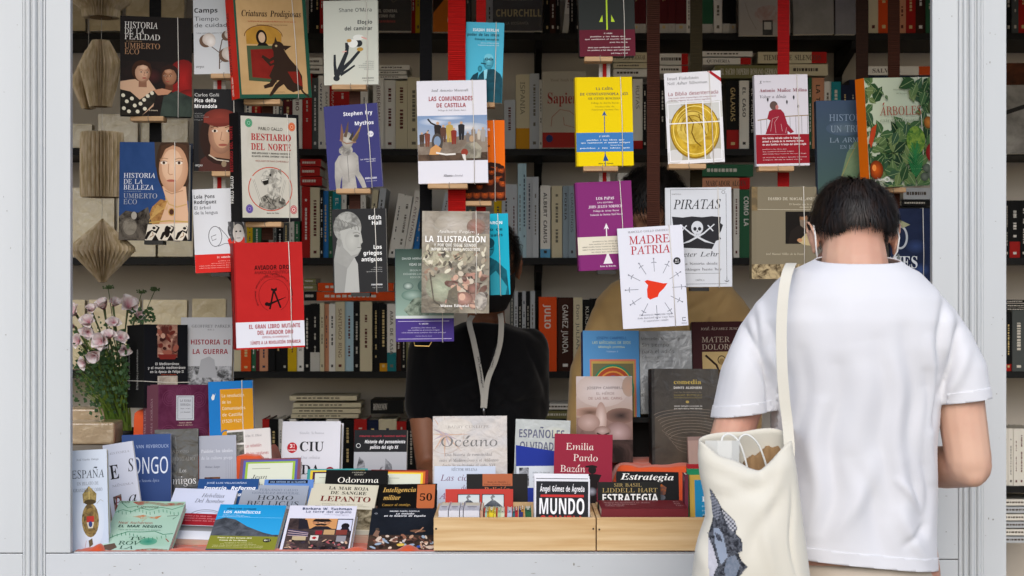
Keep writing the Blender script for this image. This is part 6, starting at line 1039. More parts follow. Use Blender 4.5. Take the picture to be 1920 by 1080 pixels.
DISP = [ # key, quad, Y, lean, yaw, t, hard, cover, draw, wrap, label
 ('mascaras', ((1094,620),(1199,620),(1199,783),(1093,783)), .62, 8, 3, .05, True, '#1b2a6c', d_masc, 0, 'sky blue book with a round painted mandala, behind the blurred face book'),
 ('sint', ((1200,621),(1298,620),(1298,775),(1200,776)), .63, 8, 0, .03, False, '#85878a', d_sint, 1, 'grey shrink-wrapped book between the mandala book and the maroon book'),
 ('mater', ((1299,604),(1400,602),(1400,760),(1299,761)), .64, 8, 0, .04, False, '#3a1a1c', d_mater, 0, 'dark maroon book with an outstretched figure, beside the man in white'),
 ('heroe', ((1081,705),(1185,706),(1187,866),(1081,868)), .53, 8, -3, .03, False, '#b9aeae', d_heroe, 0, 'pale book with a blurred close-up face, above the crimson book'),
 ('come', ((1222,692),(1349,691),(1347,872),(1223,871)), .52, 6, 6, .035, True, '#35322e', d_come, 1, 'thick dark grey shrink-wrapped book with gold lettering and glaring highlights'),
 ('medit', ((271,609),(352,608),(352,764),(270,764)), .56, 3, 40, .045, False, '#17181c', d_medit, 0, 'front volume of the cream-corded black pair beside the flowers'),
 ('guer', ((338,595),(434,595),(436,748),(338,748)), .61, 6, 0, .03, False, '#c2c4c8', d_guer, 0, 'grey white book with dark red title and a crowd photograph, behind the maroon patterned book'),
 ('rama', ((297,722),(392,720),(391,850),(296,850)), .50, 4, 36, .045, False, '#54203a', d_rama, 0, 'maroon patterned book with a small white title plate'),
 ('revo', ((392,717),(475,712),(475,838),(392,840)), .51, 5, 4, .02, False, '#1a72b8', d_revo, 0, 'blue and yellow book with an elastic band, beside the maroon patterned book'),
 ('ciudad', ((528,789),(637,791),(636,950),(526,952)), .52, 12, -5, .04, True, '#cfcfd6', d_ciudad, 0, 'white book with big black split title and two red round seals'),
 ('pens', ((664,806),(762,806),(762,955),(662,955)), .51, 12, -3, .03, False, '#18191c', d_pens, 0, 'black topped book with a grey photograph of pyramids of people'),
 ('ocea', ((812,780),(951,780),(951,970),(811,972)), .50, 10, 0, .04, True, '#a8a098', d_ocea, 1, 'large grey beige shrink-wrapped book with a compass star'),
 ('olvi', ((965,785),(1068,789),(1066,945),(964,942)), .47, 8, -4, .03, True, '#8d9494', d_olvi, 1, 'grey book with heavy navy capitals, behind the crimson book'),
 ('blulab', ((986,828),(1066,826),(1050,960),(950,960)), .40, 32, 0, .03, False, '#1d2f86', d_blulab, 0, 'royal blue book with a pale label strip leaning back'),
 ('emilia', ((1040,813),(1148,815),(1147,965),(1037,962)), .36, 10, -4, .03, False, '#8c2338', d_emilia, 0, 'crimson book with a black silhouette of a woman'),
 ('rebel', ((428,808),(511,801),(507,925),(428,930)), .47, 14, 4, .02, False, '#cfcbc8', d_rebel, 0, 'white book with a strip of old pictures and a red title'),
 ('paid', ((374,818),(444,815),(443,960),(373,962)), .44, 10, 6, .05, False, '#a3a7b3', d_paideia, 0, 'plain grey book with a small dark painting, beside the thick black book'),
 ('enem', ((292,806),(373,803),(371,985),(290,988)), .42, 6, 9, .07, False, '#1c1d20', d_enem, 1, 'thick black shrink-wrapped book with grey lettering'),
 ('congo', ((229,816),(322,813),(319,985),(228,988)), .33, 8, 8, .03, False, '#3a5285', d_congo, 0, 'slate blue book with tall pale capitals'),
 ('espa', ((203,834),(262,826),(256,990),(203,1000)), .235, 6, 2, .012, False, '#cfd2df', d_espa, 0, 'white book with large mixed letters scattered on its cover'),
 ('espana', ((133,846),(203,841),(201,1031),(132,1034)), .05, 8, 6, .03, False, '#c3ccd8', d_espana, 0, 'pale blue book with a crowned coat of arms, against the white post'),
 ('delu', ((456,861),(564,858),(560,935),(440,938)), .34, 40, 0, .02, False, '#7a4a52', d_delu, 0, 'cream covered book with purple and lime frame, behind the two blue books'),
 ('hist1', ((580,879),(690,879),(686,945),(568,948)), .345, 42, 0, .02, False, '#3c8c8c', d_hist1, 0, 'cream book with teal and yellow frame under the black book'),
 ('hist2', ((695,880),(803,882),(800,945),(692,945)), .345, 42, 0, .02, False, '#7a2f2a', d_hist2, 0, 'cream book with yellow and rust frame beside the black book'),
 ('odor', ((613,881),(727,882),(724,948),(604,948)), .30, 44, 0, .02, False, '#161616', d_odor, 0, 'black book with one white word, behind the cream sea battle book'),
 ('impe', ((378,897),(488,899),(476,960),(358,962)), .27, 42, 0, .02, False, '#24487c', d_impe, 0, 'navy blue book with white italic title'),
 ('blue2', ((497,899),(588,899),(583,962),(488,962)), .28, 42, 0, .02, False, '#5a80bd', d_blue2, 0, 'cornflower blue book with a narrow black strip along its top'),
 ('helv', ((326,914),(441,920),(422,1012),(298,1010)), .155, 58, 0, .02, False, '#c5cbdf', d_helv, 0, 'pale lilac book with a red band and silvery foot'),
 ('homo', ((457,909),(576,911),(567,985),(437,983)), .20, 60, 0, .025, False, '#9da5b3', d_homo, 0, 'grey book with dark thin capitals, behind the bright blue mountain book'),
 ('lepa', ((587,906),(710,911),(692,1003),(562,1000)), .18, 60, 0, .03, False, '#cbc6b2', d_lepa, 0, 'cream book with a dark red word and an old engraving of ships'),
 ('intel', ((714,909),(822,906),(815,985),(702,985)), .19, 60, 0, .02, False, '#121110', d_intel, 0, 'black book with gold italic title and a copper pennant'),
 ('marn', ((223,939),(345,941),(318,1036),(187,1034)), .03, 62, 0, .02, False, '#97b8a4', d_marn, 0, 'sea green book printed with an old map'),
 ('amne', ((420,945),(542,949),(508,1037),(377,1036)), .03, 62, 0, .024, False, '#1d8fc9', d_amne, 0, 'bright blue book with a grey mountain and an olive band'),
 ('torre', ((549,948),(671,949),(652,1041),(517,1039)), .03, 62, 0, .03, False, '#d3d3e0', d_torre, 0, 'white book with a busy picture of a moustached officer and flags'),
 ('trai', ((699,953),(820,953),(811,1038),(686,1038)), .03, 62, 0, .02, False, '#171b22', d_trai, 0, 'black book with tangled painted bodies, against the wooden crate'),
 ('cica', ((816,874),(929,874),(929,955),(812,955)), .40, 16, 0, .02, False, '#bdc6d6', d_cica, 0, 'pale blue book with handwritten purple title below the compass star'),
 ('relig', ((876,889),(990,888),(989,965),(874,965)), .28, 14, 0, .02, False, '#1d1c1c', d_relig, 0, 'black book with a copper square, behind the red book with volcanoes'),
 ('volc', ((838,917),(962,917),(962,985),(832,985)), .21, 14, 0, .02, False, '#b33a31', d_volc, 0, 'red book with two small pictures of volcanoes in the left crate'),
 ('mundo', ((1003,897),(1107,899),(1105,1012),(1001,1012)), .075, 8, 0, .02, False, '#d6d7de', d_mundo, 0, 'foremost charcoal book with giant white capitals standing in the left crate'),
 ('estr', ((1163,884),(1281,886),(1266,990),(1150,988)), .19, 22, 0, .026, False, '#101012', d_estr, 0, 'black book with white italic word leaning back in the right crate'),
 ('lidd', ((1122,904),(1238,903),(1240,985),(1121,985)), .175, 10, 0, .02, False, '#222321', d_lidd, 0, 'black book with gold capitals, standing in front of the italic one'),
 ('lo', ((1294,891),(1385,889),(1388,1010),(1294,1010)), .09, 6, 0, .02, False, '#c2a04a', d_lo, 0, 'yellow framed sky blue book at the end of the right crate'),
 ('pink', ((1291,819),(1372,817),(1372,890),(1291,892)), .45, 6, 0, .02, False, '#a58b80', d_pink, 0, 'dusty pink book peeping out beside the cream tote bag'),
]
for (k, qd, Y, ln, yw, t, hd, cv, dr, wr, lb) in DISP:
    book(k, qd, Y, lb, cover=cv, draw=dr, lean=ln, yaw=yw, t=t, hard=hd, group=DG, wrap=bool(wr))
spine_strip('rama', '#7a4a58', [('LA RAMA DORADA', 20, 90, 26, '#b89aa0', 'r')])
spine_strip('medit', '#1d1d1e', [('El Mediterráneo y el mundo mediterráneo', 30, 78, 22, '#b9b8b4', 'n')])
spine_strip('come', '#1f1d1b', [])
# the second volume stands behind the first, tied to it with an elastic
def clone_shift(key, new, label, dz, **k):
    r, M, w_, h_, t = BOOKS[key]; r2 = r.copy(); COL.objects.link(r2); r2['label'] = label
    for c in list(r.children): d = c.copy(); COL.objects.link(d); d.parent = r2
    M2 = M @ Matrix.Translation(V(dz)); r2.matrix_world = M2; BOOKS[new] = (r2, M2, w_, h_, t); return r2
clone_shift('medit', 'medit2', 'rear volume of the cream-corded black pair beside the flowers', (.001, 0, -.0465))
clone_shift('mundo', 'mundo2', 'second copy behind the charcoal book with giant white capitals', (0, .007, -.021))
clone_shift('mundo', 'mundo3', 'rearmost copy of the charcoal book with giant white capitals', (-.001, .012, -.042))
clone_shift('rama', 'rama2', 'second copy tucked behind the maroon patterned book', (.002, -.002, -.0465))
def cords(key, u, label, horiz=False):
    r, M, w_, h_, t = BOOKS[key]; g = G()
    if horiz:
        y = h_*.3; D = t*2+.004; pts = [(-w_/2-.003, y+.004, .002), (0, y, .002), (w_/2+.002, y, .002), (w_/2+.002, y, -D), (-w_/2-.003, y+.006, -D), (-w_/2-.003, y+.004, .002)]
    else: pts = [(u*w_, -.001, .001), (u*w_, h_+.001, .0015), (u*w_, h_+.001, -t-.001), (u*w_, -.001, -t-.001), (u*w_, -.001, .001)]
    tag(g.tube([M @ V(p) for p in pts], .001, 5).build('elastic_cord', CORD), label, 'elastic cord')
cords('medit', 0, 'white elastic cord round the two black volumes beside the flowers', True)
cords('revo', .26, 'thin white elastic cord round the blue and yellow book')
# ================================================================ counter, orange cloth, crates
CT = empty('display_counter', (0, .36, 0), label='counter board behind the window sill under the orange cloth', cat='counter')
g = G(); g.box(XP(133)-.02, XP(1747), .061-.36, .74-.36, .905, .925); g.build('counter_top', mat('counter_board', '#8c7a62', .6), CT)
for x in (-.9, .85): g = G(); g.box(x-.03, x+.03, .62-.36, .68-.36, .03, .905); g.build('leg', mat('counter_board', '#8c7a62'), CT)
ORG = mat('orange_cloth', '#d8541f', .85, vary=('#bd4518', 5, (1, 1, 1), .35, .7), bump=(240, .35, .0006), sheen=.3)
def sm(a, b, x): t = min(1, max(0, (x-a)/(b-a))); return t*t*(3-2*t)
def pxx(px, Y): return (px-960)*(Y-CAMY)/FPX
def cloth_z(x, y):
    z = .928
    # raised blocks under the cloth
    bx = lambda x0, x1, y0, s=.02: sm(x0-s, x0+s, x)*(1-sm(x1-s, x1+s, x))*sm(y0-s, y0+.004, y)
    z = max(z, .928+.162*bx(pxx(296, .5)-.06, pxx(512, .5), .468, .03))
    z = max(z, .928+.268*bx(pxx(258, .55)-.03, pxx(438, .6), .55, .025))
    z = max(z, .928+.137*bx(pxx(1140, .5), pxx(1440, .5), .465, .03))
    z += (.004*noise.noise(V((x*9, y*9, 0)))+.003*noise.noise(V((x*23, y*23, 4))))*sm(.05, .12, y)
    z += .010*abs(noise.noise(V((x*14, y*6+z*6, 9))))*sm(.43, .47, y)
    # rucked edge near the sill
    for (px, a, wd) in ((165, .012, .03), (185, .014, .012), (345, .012, .05), (668, .014, .03), (765, .018, .025), (1040, .006, .05), (1185, .012, .05), (1270, .009, .06)):
        z += a*exp(-((x-pxx(px, .03))/wd)**2)*exp(-((y-.045)/.03)**2)
    return z
nx, ny = 260, 110; vs = []; fs = []
for j in range(ny+1):
    for i in range(nx+1):
        x = XP(134)+(XP(1745)-XP(134))*i/nx; y = .0215+(.73-.0215)*j/ny; z = cloth_z(x, y)
        if j == 0: z = zs-.002+max(0, z-.928)*.5
        vs.append((x, y, max(z, zs+.0006 if y < .062 and j > 0 else 0) if j else zs+.0006))
for j in range(ny):
    for i in range(nx): a = j*(nx+1)+i; fs.append((a, a+1, a+nx+2, a+nx+1))
cl = mobj('tablecloth', vs, fs, ORG, smooth=True); tag(cl, 'orange cloth draped over the counter and raised blocks, rucked along the sill', 'tablecloth')
PINE = mat('birch_plywood', '#d2b589', .55, vary=('#b8925f', 4.5, (.6, 3, 12), .38, .66), bump=(30, .18, .001, (.4, 8, 14)), spec=.35)
PINE2 = mat('plywood_edge', '#a67c4e', .6, vary=('#7d5a36', 60, (.2, 1, 6), .35, .65))
def crate(px0, px1, label, knots):
    Yf = .012; x0, x1 = pxx(px0, Yf), pxx(px1, Yf); zb = zs+.0035; zt = CAMZ-(970.5-540)*(Yf-CAMY)/FPX; D = .225; t = .009
    r = empty('wooden_crate', ((x0+x1)/2, Yf, zb), label=label, cat='crate', group='plywood crates of books on the sill'); W = x1-x0; H = zt-zb
    def bd(nm, *b):
        g = G(); g.box(*b); o = g.build(nm, PINE, r); md = o.modifiers.new('soft_edges', 'BEVEL'); md.width = .0012; md.segments = 2; return o
    bd('front_board', -W/2, W/2, 0, t, 0, H); bd('back_board', -W/2+t+.0005, W/2-t-.0005, D-t, D, 0, H+.003)
    bd('side_board', -W/2, -W/2+t, t+.0003, D, 0, H); bd('side_board', W/2-t, W/2, t+.0003, D, 0, H); bd('base_board', -W/2+t+.0005, W/2-t-.0005, t+.0003, D-t-.0003, 0, .004)
    for (u, v) in knots: g = G(); g.tube([(W*u, -.0003, H*v), (W*u, .004, H*v)], .0022, 10); g.build('nail_hole', mat('nail_dark', '#2c2017', .7), r)
    return r, x0, x1, zb, zt
c1 = crate(813, 1117, 'left plywood crate with pale novels and the giant-lettered books', [(-.485, .66), (.485, .66)])
c2 = crate(1119, 1352, 'right plywood crate with maroon stack, partly behind the cream tote bag', [(-.48, .64), (.4, .6)])
# small pale books with their tops up in the left crate
PG = 'small books packed in the left crate'
def crate_book(px0, px1, Y0, D, ztop, col, label, art=None, nm='book', grp=PG, zb=None, rz=0):
    x0, x1 = pxx(px0, Y0), pxx(px1, Y0); zb = c1[3]+.005 if zb is None else zb; W = x1-x0-.0006; H = ztop-zb
    r = empty(nm, ((x0+x1)/2, Y0, zb), label=label, cat='book', group=grp); r.rotation_euler = (0, R(rz), 0)
    g = G(); g.box(-W/2, W/2, 0, .0012, 0, H); g.box(-W/2, -W/2+.0012, .0013, D, 0, H); g.box(W/2-.0012, W/2, .0013, D, 0, H); g.build('cover', flat(col, .4, .3), r)
    g = G(); g.box(-W/2+.0013, W/2-.0013, .0014, D-.001, 0, H-.0015); g.build('pages', PAPER, r)
    pr = Print(W, D*.55, z=.0003)
    if art:
        art(pr); o = pr.build('spine_print', r); o.matrix_local = Matrix(((1, 0, 0, 0), (0, 1, 0, 0), (0, 0, 1, H), (0, 0, 0, 1)))
    return r
for i, (a, b) in enumerate(((822, 840), (841, 861), (862, 868), (869, 899))):
    def art(pr, i=i):
        pr.Rc(0, 0, 100, 100, ('#c9cad2', '#b9bac8', 5, .5)); pr.Rc(20, 20, 80, 34, '#5f5c6a'); pr.Rc(30, 50, 70, 58, '#8d8a9a')
    crate_book(a, b, .028, .135, 1.0225, '#cdced6', ['white book in the front corner of the left crate', 'second white book from the corner of the left crate', 'thin white book amid the pale ones in the left crate', 'widest white book in the left crate'][i], art)
crate_book(900, 906, .03, .13, 1.022, '#b98f78', 'thin tan book beside the white ones in the left crate')
for i, (a, b, c, n) in enumerate(((907, 911, '#9cc0b0', 'mint'), (912, 916, '#c7a23c', 'mustard'), (917, 926, '#d8c32c', 'bright yellow'), (927, 931, '#d9c94a', 'lemon'), (932, 938, '#a9bf95', 'pale green'), (939, 947, '#cfd4b9', 'ivory green'), (948, 957, '#b9bfd3', 'lilac grey'), (958, 963, '#2b6a70', 'deep teal'), (964, 970, '#b3202c', 'scarlet'), (971, 979, '#2c2f66', 'indigo'), (980, 986, '#b8812c', 'ochre'), (987, 999, '#1f5a3a', 'bottle green'))):
    def art(pr, i=i, c=c):
        pr.Rc(0, 0, 100, 100, c); pr.Rc(30, 10, 70, 40, '#e2ded0'); pr.Rc(34, 50, 66, 70, '#2c2a28')
    crate_book(a, b, .035+.002*(i % 3), .10, 1.0165+.003*(i > 8)-.0015*(i % 2), c, f'{n} slim book among the thin coloured ones in the left crate', art, rz=random.uniform(-3, 3))
# maroon stack in the right crate: two copies lying spine out
zr = c2[3]+.005
for i, (z0, z1, lb) in enumerate(((zr, zr+.036, 'pale book at the bottom of the right crate'), (zr+.0365, 1.004, 'maroon book lying in the right crate, lower of two'), (1.0045, 1.026, 'maroon book lying in the right crate, upper of two'))):
    x0, x1 = pxx(1127+i*.4, .03), pxx(1291, .03); r = empty('book', ((x0+x1)/2, .024+.006*i, z0), label=lb, cat='book', group='books lying in the right crate'); W = x1-x0; H = z1-z0-.0006; col = '#b9bcb4' if i == 0 else '#6d2229'
    g = G(); g.box(-W/2, W/2, 0, .002, 0, H); g.box(-W/2, W/2, .0021, .128, 0, .0016); g.box(-W/2, W/2, .0021, .128, H-.0016, H); g.build('cover', flat(col, .38, .4), r)
    g = G(); g.box(-W/2+.002, W/2-.002, .0022, .126, .0017, H-.0017); g.build('pages', PAPER, r)
    if i == 2:
        pr = Print(W, .128, z=.0003); pr.Rc(0, 0, 100, 100, '#6d2229'); pr.lines(3, 6, 60, 34, 20, 9, '#c9a8a4', ['Historia del monasterio y las abadías', 'en la España de los reyes', 'Volumen segundo'], 'S', 'l'); pr.lines(3, 88, 97, 24, 22, 9, '#c9a8a4', ['Dos', 'Una', 'Tres'], 'S', 'l')
        o = pr.build('cover_print', r); o.matrix_local = Matrix(((1, 0, 0, 0), (0, 1, 0, .002), (0, 0, 1, H), (0, 0, 0, 1)))
    else:
        pr = Print(W, H, z=.0003); pr.Rc(0, 0, 100, 100, col); pr.Rc(84, 30, 95, 60, '#c9c5bc' if i else '#8b8f8c'); o = pr.build('spine_print', r); o.matrix_local = Matrix(((1, 0, 0, 0), (0, 0, -1, -.0003), (0, 1, 0, 0), (0, 0, 0, 1)))
for i, (y0, y1, c, n) in enumerate(((872, 877, '#a8232c', 'crimson'), (878, 889, '#1f8a5c', 'emerald green'))):
    crate_book(1288, 1380, .11+.03*(1-i), .016, CAMZ-(y0-540)*(.12-CAMY)/FPX, c, f'{n} book top edge behind the yellow framed one in the right crate', grp='books standing at the end of the right crate', zb=zr)
crate_book(1284, 1291, .09, .05, CAMZ-(889-540)*(.1-CAMY)/FPX, '#6b2a3c', 'thin wine red book against the yellow framed one in the right crate', grp='books standing at the end of the right crate', zb=zr)
# wrapped packages low on the left
for (a, b, y0, y1, Y, lb) in ((120, 214, 792, 834, .50, 'brown shrink-wrapped book lying behind the pale blue book with coat of arms'), (118, 196, 766, 792, .62, 'darker wrapped book lying further back behind the brown wrapped one')):
    x0, x1 = pxx(a, Y), pxx(b, Y); z1 = CAMZ-(y0-540)*(Y-CAMY)/FPX; z0 = CAMZ-(y1-540)*(Y-CAMY)/FPX; r = empty('book', ((x0+x1)/2, Y, z0), label=lb, cat='book', group='wrapped books lying at the window corner')
    g = G(); W = x1-x0; H = z1-z0; n = 8; g.box(-W/2, W/2, 0, .09, 0, H); o = g.build('cover', mat('wrapped_kraft', '#b8a080', .3, coat=.9, bump=(30, .9, .005), vary=('#a08662', 6, (1, 1, 1), .3, .7)), r); md = o.modifiers.new('soft_edges', 'BEVEL'); md.width = .006; md.segments = 3
    if Y < .55:
        r2 = empty('book', ((x0+x1)/2, Y+.002, .93), label='grey book underneath the brown wrapped one at the window corner', cat='book', group='wrapped books lying at the window corner'); g = G(); g.box(-W/2, W/2, 0, .09, 0, z0-.931); g.build('cover', flat('#7d7468', .4, .5), r2)
# ================================================================ folded-book paper ornaments on a string
PGS = mat('old_book_pages', '#c4b193', .85, vary=('#a8946f', 90, (1, 1, .35), .40, .62), spec=.15)
PGE = mat('page_edges_brown', '#6f5733', .85)
def ornament(px, py0, py1, prof, rpx, label, nf=40, Y=.42, mt=PGS):
    c = PX(px, (py0+py1)/2, Y); s = (Y-CAMY)/FPX; zt = PX(0, py0, Y).z; zb_ = PX(0, py1, Y).z
    r = empty('paper_ornament', (c.x, Y, zt), label=label, cat='paper ornament', group='folded book ornaments hanging on strings'); g = G(); rd = random.Random(int(py0))
    for k in range(nf):
        a = 2*pi*k/nf+rd.uniform(-.02, .02); d = V((cos(a), sin(a), 0)); e = V((-sin(a), cos(a), 0)); jit = 1+rd.uniform(-.03, .03)
        pts = [(u*rpx*s*jit, (zb_-zt)*v) for (v, u) in prof]
        b = len(g.v); q = pi*.58/nf*1.02
        for (rr, z) in pts: g.v += [tuple((d*.58-e*q)*rr+V((0, 0, z))), tuple(d*rr+V((0, 0, z))), tuple((d*.58+e*q)*rr+V((0, 0, z)))]
        for i in range(len(pts)-1): g.f += [(b+3*i, b+3*i+1, b+3*i+4, b+3*i+3), (b+3*i+1, b+3*i+2, b+3*i+5, b+3*i+4)]; g.mi += [0, 0]
    tag(g.build('folded_pages', mt, r), kind='stuff')
    for (i, nm) in ((0, 'top_cap'), (-1, 'bottom_cap')):
        v, u = prof[i]; g = G(); z = (zb_-zt)*v; g.tube([(0, 0, z-.001), (0, 0, z+.001)], max(.003, u*rpx*s*.6), 16); g.build(nm, PGE, r)
    return r
ornament(189, -45, 33, [(0, .7), (.55, 1), (.62, .98), (.82, .62), (1, .60)], 58, 'topmost folded-page ornament, cut off at the top beside the white post')
ornament(189, 76, 200, [(0, .42), (.18, .74), (.36, 1), (.42, 1), (1, .54)], 38, 'faceted lantern-shaped folded-page ornament under the topmost one', 34)
ornament(166, 94, 204, [(0, .2), (.5, 1), (.6, 1), (1, .4)], 31, 'second folded-page ornament tucked half behind the lantern-shaped one', 26, .50)
ornament(191, 248, 370, [(0, .97), (.12, 1), (.88, 1), (1, .97)], 40, 'drum-shaped folded-page ornament between the lantern shape and the diamond shape', 32)
ornament(192, 411, 529, [(0, .03), (.44, 1.0), (.50, 1.02), (.95, .18), (1, .12)], 60, 'diamond-shaped folded-page ornament, lowest on the string', 40)
for (px, y0, y1, Y) in ((190, 32, 78, .42), (191, 198, 250, .42), (191, 369, 413, .42), (166, -60, 96, .50)):
    g = G(); g.tube([PX(px, y0, Y), PX(px+.5, (y0+y1)/2, Y), PX(px, y1, Y)], .0007, 5)
    tag(g.build('string', mat('thin_string', '#9a958a', .7)), {32: 'thin string between the topmost ornament and the lantern shape', 198: 'thin string between the lantern and drum shapes', 369: 'thin string between the drum and diamond shapes', -60: 'thin string of the half hidden ornament'}[y0], 'string', 'strings of the paper ornaments')
# ================================================================ pot of blossoms
PL = empty('flower_pot', PX(226, 770, .66), label='dark pot of pink and white blossoms with grassy leaves beside the white post', cat='potted flowers')
base = V(PL.location); base.z = .94; PL.location = base
LC = lambda px, py, Y: PX(px, py, Y)-base
g = G(); g.rings([[(r_*cos(2*pi*k/20), r_*sin(2*pi*k/20), z) for k in range(20)] for r_, z in ((.04, 0), (.05, .06), (.056, .19), (.06, .2), (.052, .2), (.045, .18))]); g.build('pot', mat('black_pot', '#171615', .5), PL, True)
STM = mat('flower_stem', '#4d5a33', .7); LFM = mat('grass_leaf', '#5f8530', .6, vary=('#7d8f34', 12, (1, 1, 1), .35, .65)); LF2 = mat('dark_leaf', '#26401f', .6, vary=('#3a5a2c', 20, (1, 1, 1), .35, .65))
PET = bpy.data.materials.new('pink_white_petal'); PET.use_nodes = True; n_ = PET.node_tree.nodes; l_ = PET.node_tree.links
at = n_.new('ShaderNodeAttribute'); at.attribute_name = 'tint'; l_.new(at.outputs['Color'], n_['Principled BSDF'].inputs['Base Color']); n_['Principled BSDF'].inputs['Roughness'].default_value = .6; n_['Principled BSDF'].inputs['Subsurface Weight'].default_value = .15
rd = random.Random(21); origin = V((0, 0, .17))
def bend(a, b, sag=.3, n=8):
    a, b = V(a), V(b); m = (a+b)/2; m = m+V((b.x-a.x, b.y-a.y, 0))*-.25+V((0, 0, abs(b.z-a.z)*sag*.3))
    return [(1-t)**2*a+2*t*(1-t)*m+t*t*b for t in [i/n for i in range(n+1)]]
def blossom(c, dirv, s):
    d = V(dirv).normalized(); up = d.orthogonal().normalized(); q = d.cross(up); vs = []; fs = []; cols = []
    for k in range(6):
        a = 2*pi*k/6+rd.uniform(-.2, .2); o = up*cos(a)+q*sin(a); t = d.cross(o); op = rd.uniform(.45, 1.0); n = 6; b = len(vs); m = 5
        for i in range(n+1):
            f = i/n; wd = s*.44*sin(pi*min(1, f*.86+.06))**.7*(1.0 if f < .8 else (1-(f-.8)*2)); ctr = V(c)+o*s*op*f**1.1*.9+d*s*(.95*f-.5*f*f*op)
            for j in range(m):
                x = j/(m-1)*2-1; p = ctr+t*wd*x+d*(wd*.5*x*x)-o*(wd*.35*x*x); vs.append(p)
                k2 = max(0, 1-f*1.55)*.95+.30*rd.random()*(f > .75)*(abs(x) > .6); k2 = min(1, k2); w0 = V((.80, .68, .64)); pk = V((.42, .07, .13)); cc = w0*(1-k2)+pk*k2; cols.append((*cc, 1))
        for i in range(n):
            for j in range(m-1): a0 = b+i*m+j; fs.append((a0, a0+1, a0+m+1, a0+m))
    return vs, fs, cols
fl = [(150, 640, .54, (-.5, -.9, .2), 20), (172, 585, .58, (0, -.7, .9), 20), (214, 606, .56, (.2, -1, .3), 20), (160, 680, .5, (-.4, -1, -.1), 18), (143, 590, .60, (-.6, -.8, .6), 26), (168, 606, .56, (-.2, -1, .5), 24), (164, 622, .52, (.3, -1, -.1), 22), (196, 580, .60, (-.3, -.6, 1), 28), (212, 574, .58, (.6, -.5, .8), 22), (240, 577, .60, (.5, -.7, .6), 28), (255, 590, .58, (1, -.8, .1), 20), (194, 640, .50, (-.3, -1, .3), 28), (180, 662, .48, (-.3, -1, -.6), 26), (188, 648, .52, (.2, -1, .2), 20), (206, 634, .50, (.1, -1, .9), 22), (226, 634, .54, (.3, -.9, .4), 22), (232, 652, .52, (.4, -.9, -.7), 20), (140, 612, .62, (-.8, -.5, .1), 20)]
for (px, py, Y, dv, s) in fl:
    c = LC(px, py, Y); vs, fs, cols = blossom(c, dv, s*.5*(Y-CAMY)/FPX*1.9)
    me = bpy.data.meshes.new('blossom'); me.from_pydata([tuple(v) for v in vs], [], fs); me.materials.append(PET); a_ = me.color_attributes.new('tint', 'FLOAT_COLOR', 'POINT'); a_.data.foreach_set('color', np.array(cols, dtype=np.float32).ravel())
    me.polygons.foreach_set('use_smooth', [True]*len(me.polygons)); bo = link(bpy.data.objects.new('blossom', me), PL)
    g = G(); g.tube(bend(origin+V((rd.uniform(-.02, .02), 0, 0)), c), [.0016]*6+[.0018, .0022, .0035], 5); g.build('stem', STM, PL, True)
for (px, py, Y) in ((203, 542, .6), (265, 551, .62), (290, 546, .62)):      # umbels
    c = LC(px, py, Y); g = G(); g.tube(bend(origin, c, .5), .0011, 5); g.build('stem', STM, PL, True); g = G()
    for k in range(26):
        a = rd.uniform(0, 6.28); r_ = rd.uniform(.004, .014); p = c+V((r_*cos(a), r_*sin(a)*.8, .004+rd.uniform(-.003, .006))); g.tube([c, p], .0006, 4); g.ball(p, .0022, 6, 4)
    tag(g.build('seed_head', mat('umbel_green', '#4c5f38', .8), PL), kind='stuff')
def blades(n, box, m, name, l0, l1, wd, seed, twig=False):
    rd = random.Random(seed); g = G()
    for _ in range(n):
        tx, ty, Y = rd.uniform(box[0], box[2]), rd.uniform(box[1], box[3]), rd.uniform(.48, .66); tip = LC(tx, ty, Y); st = origin+V((rd.uniform(-.03, .03), rd.uniform(-.02, .02), rd.uniform(-.02, .03)))
        pts = bend(st, tip, rd.uniform(.1, 1.0), 7); sd_ = (tip-st).cross(V((0, -1, .2))).normalized(); b = len(g.v)
        for i, p in enumerate(pts): w_ = wd*(1-(i/7)**2)*(.4+.6*min(1, i/2)); g.v += [tuple(p-sd_*w_), tuple(p+sd_*w_)]
        for i in range(7): g.f.append((b+2*i, b+2*i+1, b+2*i+3, b+2*i+2)); g.mi.append(0)
    tag(g.build(name, m, PL), kind='stuff')
blades(80, (126, 600, 190, 730), LFM, 'grass_leaves', 1, 1, .0016, 4); blades(50, (135, 660, 240, 700), LFM, 'grass_leaves', 1, 1, .0022, 5)
g = G()
for _ in range(1000):                    # small dark leaves round the stems
    px, py, Y = rd.gauss(198, 30), rd.gauss(695, 34), rd.uniform(.5, .68)
    px = min(px, 236)
    if rd.random() < .10: px, py = rd.uniform(245, 290), rd.uniform(580, 604)
    c = LC(px, py, Y); a = rd.uniform(0, 6.28); l = rd.uniform(.006, .014); d = V((cos(a), rd.uniform(-.6, .6), sin(a))).normalized()*l; o = d.cross(V((0, 1, .3))).normalized()*l*.4
    g.add([c, c+d*.5+o, c+d, c+d*.5-o], [(0, 1, 2, 3)])
tag(g.build('small_leaves', LF2, PL), kind='stuff')
g = G()
for (a, b) in (((226, 720), (158, 735)), ((226, 700), (200, 600)), ((238, 720), (270, 590)), ((230, 720), (176, 712))): g.tube(bend(LC(*a, .64), LC(*b, .6), .2), .0013, 5)
g.build('twig', STM, PL, True)

